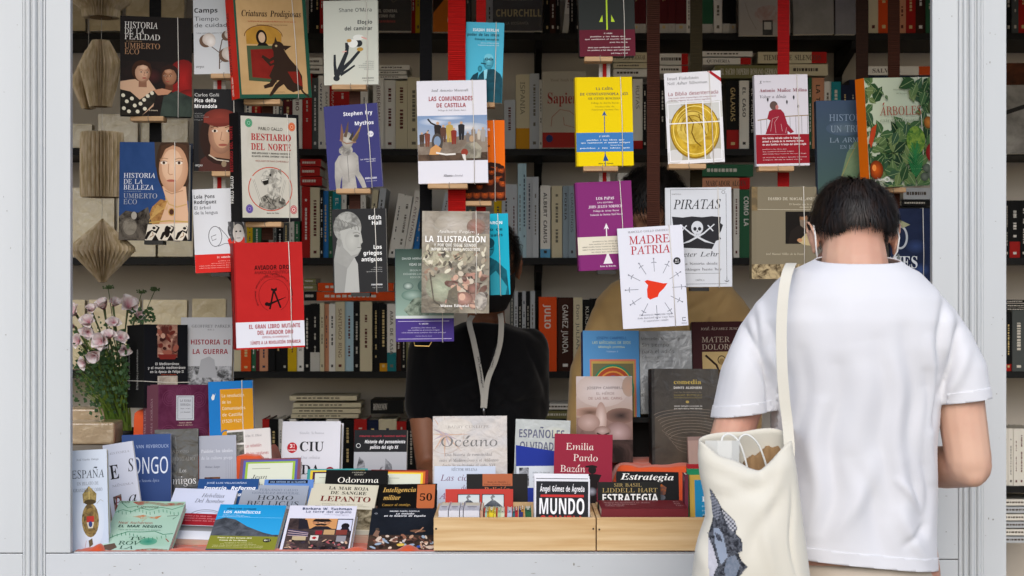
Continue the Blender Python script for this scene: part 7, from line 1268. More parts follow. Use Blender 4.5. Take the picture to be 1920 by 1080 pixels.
RB = empty('added_dark_riser', PX(1245, 780, .66), label='black riser added for the dark gap under the mandala, grey and maroon books', cat='display stand'); z_ = RB.location.z  # added stand, coloured black to give the dark gap below these books
g = G(); x0, x1 = pxx(1096, .62)-RB.location.x, pxx(1415, .62)-RB.location.x; g.box(x0, x1, -.06, .05, -.004+(PX(0, 779, .62).z-z_)-.012, (PX(0, 779, .62).z-z_)-.004); g.build('top_board', BLK, RB)
for xx in (x0+.004, x1-.016): g = G(); g.box(xx, xx+.012, -.055, .045, .93-z_, (PX(0, 779, .62).z-z_)-.0165); g.build('side_board', BLK, RB)
g = G(); g.box(x0+.02, x1-.02, .036, .044, .93-z_, (PX(0, 779, .62).z-z_)-.0165); g.build('back_board', BLK, RB)
# ================================================================ people
def remesh(g, name, voxel, smooth=8, fac=.5):
    me = bpy.data.meshes.new(name); me.from_pydata(g.v, [], g.f); o = bpy.data.objects.new(name, me); COL.objects.link(o)
    m = o.modifiers.new('r', 'REMESH'); m.mode = 'VOXEL'; m.voxel_size = voxel
    s = o.modifiers.new('s', 'SMOOTH'); s.factor = fac; s.iterations = smooth
    dg = bpy.context.evaluated_depsgraph_get(); ev = o.evaluated_get(dg); m2 = bpy.data.meshes.new_from_object(ev)
    bpy.data.objects.remove(o); m2.name = name; m2.polygons.foreach_set('use_smooth', [True]*len(m2.polygons)); return m2
def limb(g, pts, rad, n=14):
    g.tube(pts, rad, n); 
    for p, r_ in ((pts[0], rad[0]), (pts[-1], rad[-1])): g.ball(p, r_, 12, 8)
    for p, r_ in list(zip(pts, rad))[1:-1]: g.ball(p, r_*.99, 12, 8)
def hand(g, wrist, d, up, side, s=1.0, curl=.5):
    """palm plus four unequal bent fingers and a thumb; d: direction of the hand, up: back of the hand, side: towards the thumb"""
    w = V(wrist); d = V(d).normalized(); up = V(up); up = (up-d*up.dot(d)).normalized(); sd = d.cross(up)*side
    M = Matrix((sd, d, up)).transposed()
    g.ball(w+d*.045*s, (.038*s, .05*s, .016*s), 14, 10, M=M)
    for i, (l, o) in enumerate(((.072, .028), (.08, .010), (.074, -.009), (.058, -.027))):
        p0 = w+d*.05*s+sd*o*s*.8; p1 = w+d*.088*s+sd*o*s; a = curl
        q = [p0, p1]; dd = d.copy()
        for f in (.45, .32, .23):
            dd = (dd*cos(a)-up*sin(a)).normalized(); q.append(q[-1]+dd*l*f*s)
        g.tube(q, [.010*s, .0095*s, .009*s, .0082*s, .007*s], 8); g.ball(q[-1], .0072*s, 8, 6)
    t = [w+d*.012*s+sd*.018*s, w+d*.035*s+sd*.042*s-up*.004, w+d*.062*s+sd*.052*s-up*.012, w+d*.082*s+sd*.046*s-up*.02]
    g.tube(t, [.013*s, .011*s, .0095*s, .008*s], 8); g.ball(t[-1], .0085*s, 8, 6)
def head_geo(g, c, M, s=1.0, ears=True, ex=1.0):
    T = lambda x, y, z: V(c)+M @ V((x*s, y*s, z*s))
    g.ball(T(0, -.012, .022), (.076*s, .095*s, .092*s), 24, 18, M=M)
    g.ball(T(0, .03, -.03), (.060*s, .068*s, .085*s), 20, 14, M=M)          # face and jaw
    g.ball(T(0, .055, -.088), (.030*s, .028*s, .022*s), 12, 8, M=M)        # chin
    g.ball(T(0, .075, .03), (.048*s, .026*s, .018*s), 12, 8, M=M)          # brow
    g.tube([T(0, .093, .012), T(0, .112, -.018), T(0, .118, -.03)], [.008*s, .011*s, .013*s], 8)      # nose
    g.ball(T(.012, .108, -.032), .008*s, 8, 6); g.ball(T(-.012, .108, -.032), .008*s, 8, 6)
    g.tube([T(-.022, .094, -.058), T(0, .102, -.057), T(.022, .094, -.058)], [.005*s, .009*s, .005*s], 8)   # lips
    g.ball(T(.045, .07, -.02), .02*s, 10, 8); g.ball(T(-.045, .07, -.02), .02*s, 10, 8)
    if ears:
        for e in (-1, 1):
            Me = M @ Matrix.Rotation(e*R(-22), 3, 'Z')
            g.ball(T(e*.084*ex, -.004, -.004), (.010*s, .016*s, .024*s), 12, 8, M=Me)
            pts = [T(e*(.089*ex+.008*sin(a)), -.006-.019*cos(a)*1.0, .0-.0+.031*sin(a)) for a in [R(x) for x in range(-100, 201, 25)]]
            g.tube(pts, [.0042*s]*len(pts), 8)
            g.ball(T(e*.084*ex, .003, -.031), (.006*s, .008*s, .009*s), 8, 6, M=M)
def skin_mat(key, col, dark):
    return mat(key, col, .5, vary=(dark, 6, (1, 1, 1), .35, .72), bump=(180, .12, .0008), sss=.12, spec=.35)
def hair_strands(name, parent, c, M, s, m, n, seed, region, length=(.03, .05), crown=(0, -.55, .83), lift=.014, wid=.0007, size=(.0765, .097, .096), off=(0, -.012, .024)):
    rd = random.Random(seed); g = G(); cr = V(crown).normalized(); k = 0; tries = 0
    sz = V(size)*s; T = lambda d, h: V(c)+M @ (V(off)*s+V((d.x*(sz.x+h), d.y*(sz.y+h), d.z*(sz.z+h))))
    while k < n and tries < n*6:
        tries += 1; d = V((rd.gauss(0, 1), rd.gauss(0, 1), rd.gauss(0, 1))).normalized()
        if not region(d): continue
        k += 1; L_ = rd.uniform(*length); fade = 1
        if d.z < .0 and d.y < .3: L_ *= max(.16, 1+d.z*2.3); fade = max(.06, 1+d.z*2.6)
        t = d-cr; t = (t-d*t.dot(d)); t = t.normalized() if t.length > .05 else V((rd.random()-.5, rd.random()-.5, 0)).normalized(); tw = d.cross(t); an = noise.noise(d*3.2+V((seed, 0, 0)))*1.0+noise.noise(d*9+V((0, seed, 0)))*1.5+rd.gauss(0, .10); t = (t*cos(an)+tw*sin(an)).normalized()
        pts = []; dd = d.copy(); l0 = rd.uniform(.45, 1.15)*lift*fade+(.006*noise.noise(d*6)+.013*noise.noise(d*13))*fade
        for i in range(6):
            f = i/5; h = .001+l0*sin(min(1, f*1.2)*pi*.55); pts.append(T(dd, h)); dd = (dd+t*(L_/5/.09)).normalized(); t = (t-dd*t.dot(dd)).normalized()
        b = len(g.v); nn = (M @ d).normalized()
        for i, p in enumerate(pts):
            tg = (pts[min(i+1, 5)]-pts[max(i-1, 0)]).normalized(); sd = tg.cross(nn).normalized(); w_ = wid*(1-.75*(i/5)**2)
            g.v += [tuple(p-sd*w_), tuple(p+sd*w_)]
        for i in range(5): g.f.append((b+2*i, b+2*i+1, b+2*i+3, b+2*i+2)); g.mi.append(0)
    # scalp cap under the strands
    vs = []; idx = {}; N1, N2 = 48, 32
    for j in range(N2+1):
        for i in range(N1):
            th = pi*j/N2; ph = 2*pi*i/N1; d = V((sin(th)*cos(ph), sin(th)*sin(ph), cos(th)))
            if (region(d, True) if region.__code__.co_argcount > 1 else region(d)): idx[(i, j)] = len(vs); vs.append(T(d, .0012))
    fs = []
    for j in range(N2):
        for i in range(N1):
            q = [(i, j), (i, j+1), ((i+1) % N1, j+1), ((i+1) % N1, j)]
            if all(x in idx for x in q): fs.append(tuple(idx[x] for x in q))
    g.add(vs, fs); o = g.build(name, m, parent, True); return o
def ringset(g, rows, n=40, e=2.4):
    """rows: (centre x, centre y, z, half width, depth to the front (+y), depth to the back (-y))"""
    rs = []
    for (x, y, z, hw, df, db) in rows:
        r_ = []
        for k in range(n):
            a = 2*pi*k/n; ca, sa = cos(a), sin(a); X = (abs(ca)**(2/e))*(1 if ca > 0 else -1); Yv = (abs(sa)**(2/e))*(1 if sa > 0 else -1)
            r_.append((x+hw*X, y+(df if Yv > 0 else db)*Yv, z))
        rs.append(r_)
    g.rings(rs)
def seg_d(px, py, x0, y0, x1, y1):
    dx, dy = x1-x0, y1-y0; t = ((px-x0)*dx+(py-y0)*dy)/(dx*dx+dy*dy); tc = np.clip(t, 0, 1)
    return np.hypot(px-(x0+tc*dx), py-(y0+tc*dy)), tc
def creases(me, lst, Yr, side=-1, wob=.0):
    """push the cloth in and out along drawn folds; positions in photograph pixels at depth Yr, amplitude in metres"""
    n = len(me.vertices); co = np.zeros(n*3); me.vertices.foreach_get('co', co); co = co.reshape(-1, 3); no = np.zeros(n*3); me.vertices.foreach_get('normal', no); no = no.reshape(-1, 3)
    px = 960+co[:, 0]*FPX/(Yr-CAMY); py = 540-(co[:, 2]-CAMZ)*FPX/(Yr-CAMY); d = np.zeros(n)
    for (x0, y0, x1, y1, a, w_) in lst:
        D, t = seg_d(px+6*np.sin(py/31.), py, x0, y0, x1, y1); d += a*np.exp(-(D/w_)**2)*np.sin(np.pi*np.clip(t*.86+.07, 0, 1))**.6
    d *= np.clip(-no[:, 1]*2+.4, 0, 1)
    if wob:
        d += wob*np.array([noise.noise(V((c[0]*11, c[1]*11, c[2]*4)))+.5*noise.noise(V((c[0]*26, c[1]*26, c[2]*9))) for c in co])
    co += no*d[:, None]; me.vertices.foreach_set('co', co.ravel()); me.update()
def trim(me, tests):                    # drop the faces whose centre satisfies a test: leaves open hems
    bm = bmesh.new(); bm.from_mesh(me); dl = [f for f in bm.faces if any(t(f.calc_center_median()) for t in tests)]; bmesh.ops.delete(bm, geom=dl, context='FACES'); bm.to_mesh(me); bm.free()
def cut(me, co, no, cond):
    bm = bmesh.new(); bm.from_mesh(me); fs = [f for f in bm.faces if cond(f.calc_center_median())]; ge = set(fs)
    for f in fs: ge.update(f.edges); ge.update(f.verts)
    bmesh.ops.bisect_plane(bm, geom=list(ge), plane_co=co, plane_no=no, clear_outer=True); bm.to_mesh(me); bm.free()
    me.polygons.foreach_set('use_smooth', [True]*len(me.polygons)); me.update()
def put(me, name, m, parent, solid=0):
    me.materials.clear(); me.materials.append(m); o = link(bpy.data.objects.new(name, me), parent)
    if solid: md = o.modifiers.new('cloth_thickness', 'SOLIDIFY'); md.thickness = solid; md.offset = 1
    return o
# ---------------------------------------------------------------- the customer seen from behind
CY = -.33
W = lambda px, py, y=CY: PX(px, py, y)
SKIN = skin_mat('skin_fair', '#d0a78f', '#b98470'); TEE = mat('white_cotton_jersey', '#d5d5d8', .85, bump=(420, .18, .0005), sheen=.25, vary=('#cfcfd3', 5, (1, 1, 1), .35, .7), spec=.2)
HAIR = mat('dark_brown_hair', '#120b08', .5, spec=.4, vary=('#2e1c12', 70, (1, 1, .4), .45, .75))
man = empty('person', (W(1600, 0).x, CY, 0), label='person seen from behind in a white T-shirt, head bowed, cream tote bag on the shoulder', cat='person')
def rel(me, o):                          # world coordinates to the thing's own
    me.transform(Matrix.Translation(-V(o.location))); return me
HC = W(1600, 446, -.255); HM = Matrix.Rotation(R(-24), 3, 'X') @ Matrix.Rotation(R(3), 3, 'Z')
b = G(); head_geo(b, HC, HM, .92, ex=1.03)
limb(b, [W(1601, 462, -.285), W(1602, 484, -.30), W(1603, 505, -.315), W(1605, 545, -.33)], [.060, .063, .066, .070])
ringset(b, [(W(1605, 0).x, CY, W(0, y_).z, hw, df, db) for (y_, hw, df, db) in ((505, .06, .05, .05), (530, .10, .05, .055), (570, .135, .07, .07), (640, .142, .09, .085), (740, .150, .10, .085), (850, .142, .10, .08), (960, .145, .10, .085), (1060, .158, .105, .10), (1150, .165, .105, .11), (1210, .155, .09, .095))], 32, 2.2)
# arms
limb(b, [W(1492, 612), W(1448, 656, -.335), W(1414, 710, -.34), W(1388, 765, -.35), W(1352, 880, -.38)], [.036, .038, .040, .042, .038]); limb(b, [W(1352, 880, -.38), W(1400, 905, -.24), W(1440, 900, -.12)], [.038, .035, .024])
hand(b, W(1440, 900, -.11), (.35, .9, -.1), (0, .1, 1), 1, curl=.25)
limb(b, [W(1722, 620), W(1760, 666, -.335), W(1786, 714, -.34), W(1801, 755, -.345), W(1816, 866, -.36)], [.036, .038, .041, .0455, .0435]); limb(b, [W(1818, 872, -.36), W(1770, 876, -.26), W(1690, 868, -.12)], [.0425, .0425, .027]); b.ball(W(1824, 889, -.375), .026, 12, 8)
hand(b, W(1684, 866, -.11), (-.5, .85, -.05), (0, .1, 1), -1, curl=.35)
for sx in (-1, 1):
    hx = W(1605, 0).x+sx*.085; limb(b, [(hx, CY, .90), (hx+sx*.01, CY+.02, .50), (hx+sx*.01, CY-.01, .10)], [.085, .058, .042]); b.ball((hx+sx*.012, CY+.06, .05), (.042, .12, .035), 14, 10)
put(rel(remesh(b, 'body', .0042, 5), man), 'body', SKIN, man)
def reg_m(d, cap=False):
    if d.y > .62 and d.z < .55: return False
    if d.y > .1: return d.z > -.02+.35*d.y
    if abs(d.x) > .86 and -.5 < d.y < .4: return d.z > .10
    if abs(d.x) > .78 and d.y > -.45: return d.z > -.02
    th = -.24-.46*sm(.38, .72, abs(d.x))+.06*noise.noise(V((d.x*9, 0, 3)))
    if cap: return d.z > th+.16
    return d.z > th+.10*noise.noise(d*60)
ho = hair_strands('hair', man, HC-V(man.location), HM, .92, HAIR, 13000, 4, reg_m, (.032, .058), lift=.0115, wid=.00085)
for e in (-1, 1):
    g = G(); T = lambda x, y, z: HC+HM @ V((x*.95, y*.92, z*.92))-V(man.location)
    g.ball(T(e*.031, .080, .006), .011, 12, 8); g.build('eye', mat('eyeball', '#d8d4cc', .2), man, True)
    g = G(); pts = [T(e*.060, .060, -.035), T(e*.082, .018, .010), T(e*.086, -.004, .030), T(e*.087, -.024, .014), T(e*.087, -.030, -.012), T(e*.084, -.016, -.038), T(e*.062, .055, -.075)]
    g.tube(pts, .0016, 6); g.build('mask_loop', mat('white_elastic_loop', '#e3e1de', .6), man, True)
g = G(); rs = []
for j in range(7):
    z = -.01-.075*j/6; rs.append([HC+HM @ V((.068*sin(a)*(1-.25*abs(j-3)/3), .035+.088*cos(a)*(1-.12*abs(j-3)/3), z))-V(man.location) for a in [R(x) for x in range(-75, 76, 15)]])
vs = [p for r_ in rs for p in r_]; n_ = len(rs[0]); g.add(vs, [(j*n_+i, j*n_+i+1, (j+1)*n_+i+1, (j+1)*n_+i) for j in range(6) for i in range(n_-1)]); o = g.build('face_mask', mat('white_elastic_loop', '#e3e1de'), man, True); md = o.modifiers.new('cloth_thickness', 'SOLIDIFY'); md.thickness = .0015
# T-shirt
t = G(); cx = W(1604, 0).x
rows = []
for (y_, xl, xr, df, db) in ((480, 1538, 1670, .055, .058), (489, 1528, 1682, .06, .064), (499, 1508, 1696, .07, .074), (512, 1478, 1722, .08, .086), (532, 1456, 1740, .088, .10), (560, 1432, 1768, .095, .112), (600, 1416, 1788, .10, .122), (650, 1430, 1780, .105, .126), (700, 1444, 1764, .11, .125), (760, 1449, 1755, .115, .120), (840, 1450, 1751, .12, .114), (920, 1447, 1752, .125, .112), (1000, 1452, 1750, .13, .114), (1066, 1456, 1752, .13, .118), (1110, 1458, 1754, .13, .118)):
    a, c = W(xl, y_).x, W(xr, y_).x; rows.append(((a+c)/2, CY, W(0, y_).z, (c-a)/2, df, db))
ringset(t, rows, 56, 2.35)
limb(t, [W(1482, 594), W(1440, 644, -.335), W(1408, 710, -.34), W(1387, 800, -.35)], [.062, .062, .0590, .0545], 20)
limb(t, [W(1732, 604), W(1766, 656, -.335), W(1795, 700, -.34), W(1811, 790, -.348)], [.060, .0615, .0560, .0515], 20)
tm = remesh(t, 'tshirt', .0045, 9)
tor = G(); ringset(tor, [(a_, b_, c_, d_-.0015, e_-.0015, f_-.0015) for (a_, b_, c_, d_, e_, f_) in rows], 56, 2.35); tor = remesh(tor, 'torso', .0045, 9)
FO_ = [ # x0,y0,x1,y1, amplitude, width
 (1778,560,1768,700,-.008,9),(1794,600,1782,720,.006,10),(1812,620,1772,742,-.009,7),(1828,660,1778,752,.006,9),(1760,700,1757,800,-.010,7),(1748,640,1752,900,.006,10),(1735,700,1745,1000,-.006,9),
 (1700,620,1712,900,-.006,16),(1672,680,1690,1010,.006,16),(1648,640,1664,960,-.0045,14),(1612,700,1596,1020,.005,18),(1568,690,1552,1010,-.007,15),(1535,760,1528,1000,.007,13),(1508,660,1500,900,-.005,12),
 (1640,860,1560,1010,.0055,14),(1700,880,1738,1000,-.006,10),(1676,900,1726,960,.005,6),(1560,600,1500,560,-.002,20),(1600,860,1660,1040,-.005,14),(1680,960,1740,1046,.005,10),
 (1405,560,1424,660,-.004,10),(1416,580,1448,690,.006,9),(1430,600,1440,690,-.009,7),(1440,690,1450,780,-.012,7),(1400,590,1446,700,-.006,6),(1418,662,1440,720,-.007,6),(1436,560,1446,640,.006,7),(1455,660,1462,800,.007,8),(1475,690,1488,930,-.005,10),(1398,640,1380,760,.004,14),
 (1700,1020,1745,990,-.004,7),(1730,740,1738,860,.005,8),(1590,560,1600,640,.002,30)]
creases(tm, [(a_, b_, c_, d_, e_*1.35, w_*1.25) for (a_, b_, c_, d_, e_, w_) in FO_], CY-.1, wob=.0028)
xs = W(1440, 0).x; xr = W(1766, 0).x
creases(tor, [(a_, b_, c_, d_, e_*1.35, w_*1.25) for (a_, b_, c_, d_, e_, w_) in FO_], CY-.1, wob=.0028)
def hem_of(src, co, no, cond, depth, cut_at):
    m = src.copy(); bm = bmesh.new(); bm.from_mesh(m); bmesh.ops.delete(bm, geom=[f for f in bm.faces if not cond(f.calc_center_median())], context='FACES')
    n = V(no).normalized(); bmesh.ops.bisect_plane(bm, geom=bm.faces[:]+bm.edges[:]+bm.verts[:], plane_co=V(co), plane_no=n, clear_outer=True)
    bmesh.ops.bisect_plane(bm, geom=bm.faces[:]+bm.edges[:]+bm.verts[:], plane_co=V(co)-n*depth, plane_no=-n, clear_outer=True)
    bm.to_mesh(m); bm.free(); return m
L_co, L_no, R_co, R_no = W(1388, 776, -.35), V((.13, 0, -1)), W(1803, 751, -.348), V((.12, 0, -1)); B_co, B_no = W(1600, 1062, -.45), V((-.10, -.06, -1))
hems = [hem_of(tm, L_co, L_no, lambda c: c.x < xs and c.z < W(0, 700).z, .021, 0), hem_of(tm, R_co, R_no, lambda c: c.x > xr-.004 and c.z < W(0, 690).z, .021, 0), hem_of(tm, B_co, B_no, lambda c: W(1446, 0).x < c.x < W(1766, 0).x and c.z < W(0, 950).z, .024, 0)]
cut(tm, W(1388, 776, -.35), (.13, 0, -1), lambda c: c.z < W(0, 700).z and c.x < W(1450, 0).x)
cut(tm, W(1803, 751, -.348), (.12, 0, -1), lambda c: c.x > W(1754, 0).x and c.z < W(0, 690).z)
cut(tm, W(1600, 1062, -.45), (-.10, -.06, -1), lambda c: W(1446, 0).x < c.x < W(1766, 0).x and c.z < W(0, 950).z)
cut(tm, W(1603, 487, -.33), (0, -.15, 1), lambda c: c.z > W(0, 520).z)
cut(tor, B_co, B_no, lambda c: True)
cut(tor, W(1603, 500, -.33), (0, -.15, 1), lambda c: c.z > W(0, 540).z)
bm = bmesh.new(); bm.from_mesh(tm); bm.from_mesh(tor); bm.to_mesh(tm); bm.free(); tm.polygons.foreach_set('use_smooth', [True]*len(tm.polygons))
put(rel(tm, man), 'tshirt', TEE, man, .0022)
for h_ in hems: put(rel(h_, man), 'hem', TEE, man, .0036)
# stitched hems and collar band
def band(pts, m, name, wd=.0011, closed=True):
    g = G(); g.tube([V(p)-V(man.location) for p in pts]+([V(pts[0])-V(man.location)] if closed else []), wd, 6); return g.build(name, m, man, True)
# trousers
b = G(); ringset(b, [(W(1604, 0).x, CY, z, hw, df, db) for (z, hw, df, db) in ((.985, .150, .105, .105), (.94, .158, .108, .112), (.88, .166, .108, .12), (.80, .168, .10, .115))], 32, 2.2)
for sx in (-1, 1):
    hx = W(1604, 0).x+sx*.085; limb(b, [(hx, CY, .84), (hx+sx*.01, CY+.01, .50), (hx+sx*.015, CY-.01, .09)], [.092, .075, .062])
pm = remesh(b, 'trousers', .009, 4); put(rel(pm, man), 'trousers', mat('beige_cotton_twill', '#bfb3a4', .85, bump=(300, .3, .0006), vary=('#a99c8b', 8, (1, 1, 1), .35, .7)), man)
for sx in (-1, 1):
    g = G(); hx = .1*sx+.0; L0 = V((hx, 0, 0)); ringset(g, [(hx, .04, z, w_, l_, l2) for (z, w_, l_, l2) in ((.004, .05, .16, .13), (.03, .052, .155, .13), (.06, .045, .11, .115), (.09, .038, .05, .06))], 24, 2.3); g.build('shoe', mat('white_shoe', '#c9c7c2', .6), man, True)
# tote bag
TY = -.50
TW = lambda px, py, y=TY: PX(px, py, y)
CAN = mat('cream_canvas', '#d4d0c4', .85, bump=(520, .3, .0006), vary=('#cac5b6', 4, (1, 1, 1), .3, .7), sheen=.2, spec=.15)
bag = empty('tote_bag', TW(1400, 1080), label='cream canvas tote bag with a dark print of a man in a hat', cat='bag')
rows = ((826, 1312, 1482, .030), (850, 1311, 1485, .038), (885, 1314, 1490, .046), (925, 1322, 1495, .052), (965, 1326, 1500, .056), (1000, 1314, 1504, .060), (1040, 1304, 1510, .064), (1085, 1298, 1516, .068), (1150, 1292, 1522, .07), (1230, 1292, 1524, .07), (1300, 1300, 1518, .05))
g = G(); N_ = 72; rs = []
for j, (y_, xl, xr_, dp) in enumerate(rows):
    r_ = []
    for k in range(N_):
        a = 2*pi*k/N_; ca, sa = cos(a), sin(a); u = (abs(ca)**.8)*(1 if ca > 0 else -1); c = TW((xl+xr_)/2+(xr_-xl)/2*u, y_); yy = dp*(abs(sa)**.8)*(1 if sa > 0 else -1)
        wgt = max(0, 1-j/4.0); f = max(0, -sa)*(1-abs(u)**2); bk = max(0, sa)
        c.z -= wgt*(.050*f+.012*f*sin(u*5)); c.z += wgt*.030*bk*(.4+.6*max(0, u)); c.y += yy
        r_.append(c)
    rs.append(r_)
g.rings(rs, cap=False); g.f.append(tuple((len(rs)-1)*N_+k for k in range(N_))); g.mi.append(0)
me = bpy.data.meshes.new('canvas_body'); me.from_pydata(g.v, [], g.f); bm = bmesh.new(); bm.from_mesh(me); bmesh.ops.subdivide_edges(bm, edges=[e for e in bm.edges if len(e.link_faces) < 3], cuts=2, use_grid_fill=True); bmesh.ops.smooth_vert(bm, verts=[v for v in bm.verts if not v.is_boundary], factor=.5); bmesh.ops.recalc_face_normals(bm, faces=bm.faces); bm.to_mesh(me); bm.free(); me.update()
creases(me, [(1330,865,1420,905,.006,12),(1350,930,1440,915,-.007,14),(1400,900,1480,870,.007,12),(1470,880,1420,960,.007,12),(1455,930,1400,1050,-.006,16),(1340,960,1420,1070,.005,18),(1480,920,1492,1080,-.005,5),(1430,960,1450,1080,.005,12),(1316,1000,1330,1075,.005,10),(1390,930,1330,905,.004,10)], TY-.05, wob=.003)
me.polygons.foreach_set('use_smooth', [True]*len(me.polygons)); put(rel(me, bag), 'canvas_body', CAN, bag, .0018)
from mathutils.bvhtree import BVHTree
bv = BVHTree.FromPolygons([v.co+V(bag.location) for v in me.vertices], [tuple(p.vertices) for p in me.polygons])
bpy.context.view_layer.update()
def inside(x, y, P):
    c = False; j = len(P)-1
    for i in range(len(P)):
        if (P[i][1] > y) != (P[j][1] > y) and x < (P[j][0]-P[i][0])*(y-P[i][1])/(P[j][1]-P[i][1])+P[i][0]: c = not c
        j = i
    return c
outline = [(1322, 912), (1327, 911), (1334, 918), (1346, 938), (1354, 954), (1368, 966), (1378, 976), (1382, 988), (1380, 1000), (1390, 1012), (1393, 1024), (1391, 1034), (1384, 1036), (1390, 1050), (1398, 1060), (1402, 1062), (1384, 1084), (1376, 1100), (1330, 1100), (1327, 1000), (1325, 960), (1323, 940)]
def shade(x, y):
    if inside(x, y, [(1324, 916), (1333, 920), (1350, 948), (1352, 968), (1344, 974), (1330, 966), (1324, 950)]): return (.19, .20, .24) if int((x*.4+y)/3) % 2 else (.05, .055, .07)
    if inside(x, y, [(1354, 956), (1370, 966), (1381, 980), (1382, 992), (1374, 1000), (1360, 976)]): return (.42, .42, .44) if (int(x/4)+int(y/4)) % 2 else (.04, .04, .05)
    if inside(x, y, [(1338, 990), (1348, 990), (1356, 1004), (1362, 1030), (1364, 1044), (1352, 1060), (1346, 1040), (1340, 1016)]):
        if inside(x, y, [(1340, 998), (1352, 1004), (1354, 1016), (1344, 1012)]): return (.03, .035, .05)
        return (.26, .31, .40)
    if inside(x, y, [(1326, 1000), (1338, 1030), (1346, 1060), (1340, 1072), (1334, 1100), (1327, 1100)]): return (.50, .49, .55)
    if inside(x, y, [(1364, 1046), (1378, 1040), (1388, 1060), (1376, 1090), (1362, 1090), (1358, 1068)]): return (.13, .16, .21)
    return (.018, .020, .026)
pr = Print(1, 1); step = 2
for yy in range(908, 1102, step):
    for xx in range(1320, 1404, step):
        if not inside(xx+1, yy+1, outline): continue
        q = []
        for (a, b_) in ((xx, yy+step), (xx+step, yy+step), (xx+step, yy), (xx, yy)):
            d = (TW(a, b_)-V((0, CAMY, CAMZ))).normalized(); hit = bv.ray_cast(V((0, CAMY, CAMZ)), d)
            if hit[0] is None: q = None; break
            q.append(hit[0]-d*.0026-V(bag.location))
        if q:
            n0 = len(pr.v); pr.v += [tuple(v) for v in q]; pr.f.append((n0, n0+1, n0+2, n0+3)); c = shade(xx+1, yy+1)
            for _ in range(4): pr.c.append((*c, 1)); pr.c2.append((.3, .32, .38, 1)); pr.g.append((1.6, .35, 0, 1))
CLOTHINK = ink_material('print_on_canvas', .85, 0, .1); N = CLOTHINK.node_tree.nodes; sp_ = [n for n in N if n.bl_idname == 'ShaderNodeSeparateColor'][0]; nz_ = [n for n in N if n.bl_idname == 'ShaderNodeTexNoise'][0]; k_ = N.new('ShaderNodeMath'); k_.operation = 'MULTIPLY'; k_.inputs[1].default_value = 100; CLOTHINK.node_tree.links.new(sp_.outputs[0], k_.inputs[0]); CLOTHINK.node_tree.links.new(k_.outputs[0], nz_.inputs['Scale'])
pr.build('photographic_print', bag, CLOTHINK)
def ribbon(pts, wd, name, m, parent, thick=.0015, side=(1, 0, 0)):
    pts = [V(p)-V(parent.location) for p in pts]; g = G(); s_ = V(side); fr = []
    # catmull-rom through the points
    P = [pts[0]]+pts+[pts[-1]]; Q = []
    for i in range(1, len(P)-2):
        for k in range(6):
            t_ = k/6; Q.append(.5*((2*P[i])+(P[i+1]-P[i-1])*t_+(2*P[i-1]-5*P[i]+4*P[i+1]-P[i+2])*t_*t_+(3*P[i]-P[i-1]-3*P[i+1]+P[i+2])*t_**3))
    Q.append(pts[-1])
    for i, p in enumerate(Q):
        tg = (Q[min(i+1, len(Q)-1)]-Q[max(i-1, 0)]).normalized(); sd = (s_-tg*s_.dot(tg)).normalized()*wd/2; nn = tg.cross(sd).normalized()*thick/2
        g.v += [tuple(p-sd-nn), tuple(p+sd-nn), tuple(p+sd+nn), tuple(p-sd+nn)]
    for i in range(len(Q)-1):
        a = 4*i
        for k in range(4): g.f.append((a+k, a+(k+1) % 4, a+4+(k+1) % 4, a+4+k)); g.mi.append(0)
    g.f += [(0, 1, 2, 3), tuple(4*(len(Q)-1)+k for k in (3, 2, 1, 0))]; g.mi += [0, 0]
    return g.build(name, m, parent, False)
ribbon([TW(1478, 870, -.515), TW(1480, 840, -.51), TW(1476, 790, -.492), TW(1470, 740, -.488), TW(1466, 680, -.487), TW(1465, 620, -.482), TW(1468, 560, -.470), TW(1474, 520, -.452), TW(1481, 499, -.422), W(1484, 494, -.36), W(1482, 500, -.27), W(1478, 540, -.22), W(1474, 650, -.205), W(1478, 780, -.36), TW(1476, 826, -.45)], .0195, 'shoulder_strap', CAN, bag)
for (pts, lb) in (([TW(1352, 828, -.52), TW(1362, 816, -.50), TW(1378, 820, -.49), TW(1392, 846, -.49), TW(1404, 886, -.49)], 1), ([TW(1386, 826, -.49), TW(1398, 816, -.485), TW(1414, 826, -.485), TW(1430, 850, -.485), TW(1440, 885, -.485)], 2)):
    pass
inner = empty('paper_carrier', TW(1400, 960, -.49), label='white carrier with thin cord handles sticking out of the cream tote bag', cat='bag')
g = G(); 
for pts in ([(1354, 845, -.51), (1354, 822, -.505), (1366, 814, -.50), (1382, 824, -.498), (1394, 850, -.498), (1404, 890, -.498)], [(1386, 850, -.49), (1386, 824, -.49), (1400, 815, -.488), (1418, 828, -.488), (1430, 852, -.488), (1442, 892, -.488)]):
    q = [TW(*p)-V(inner.location) for p in pts]; P4 = [q[0]]+q+[q[-1]]; q = [.5*((2*P4[i])+(P4[i+1]-P4[i-1])*t_+(2*P4[i-1]-5*P4[i]+4*P4[i+1]-P4[i+2])*t_*t_+(3*P4[i]-P4[i-1]-3*P4[i+1]+P4[i+2])*t_**3) for i in range(1, len(P4)-2) for t_ in [k/6 for k in range(6)]]; g = G(); g.tube(q, .0019, 6); g.build('cord_handle', mat('white_cord', '#d9d9d4', .6), inner, True)
g = G(); g.rings([[TW(x, y, Y_)-V(inner.location) for (x, Y_) in ((1322, -.50), (1345, -.515), (1372, -.512), (1386, -.50), (1372, -.49), (1345, -.485))] for y in (826, 850, 900, 980)]); g.build('paper_side', mat('white_carrier_paper', '#d2d2cd', .6), inner)
br = empty('folded_jacket', TW(1430, 900, -.47), label='brown folded garment seen inside the mouth of the cream tote bag', cat='garment')
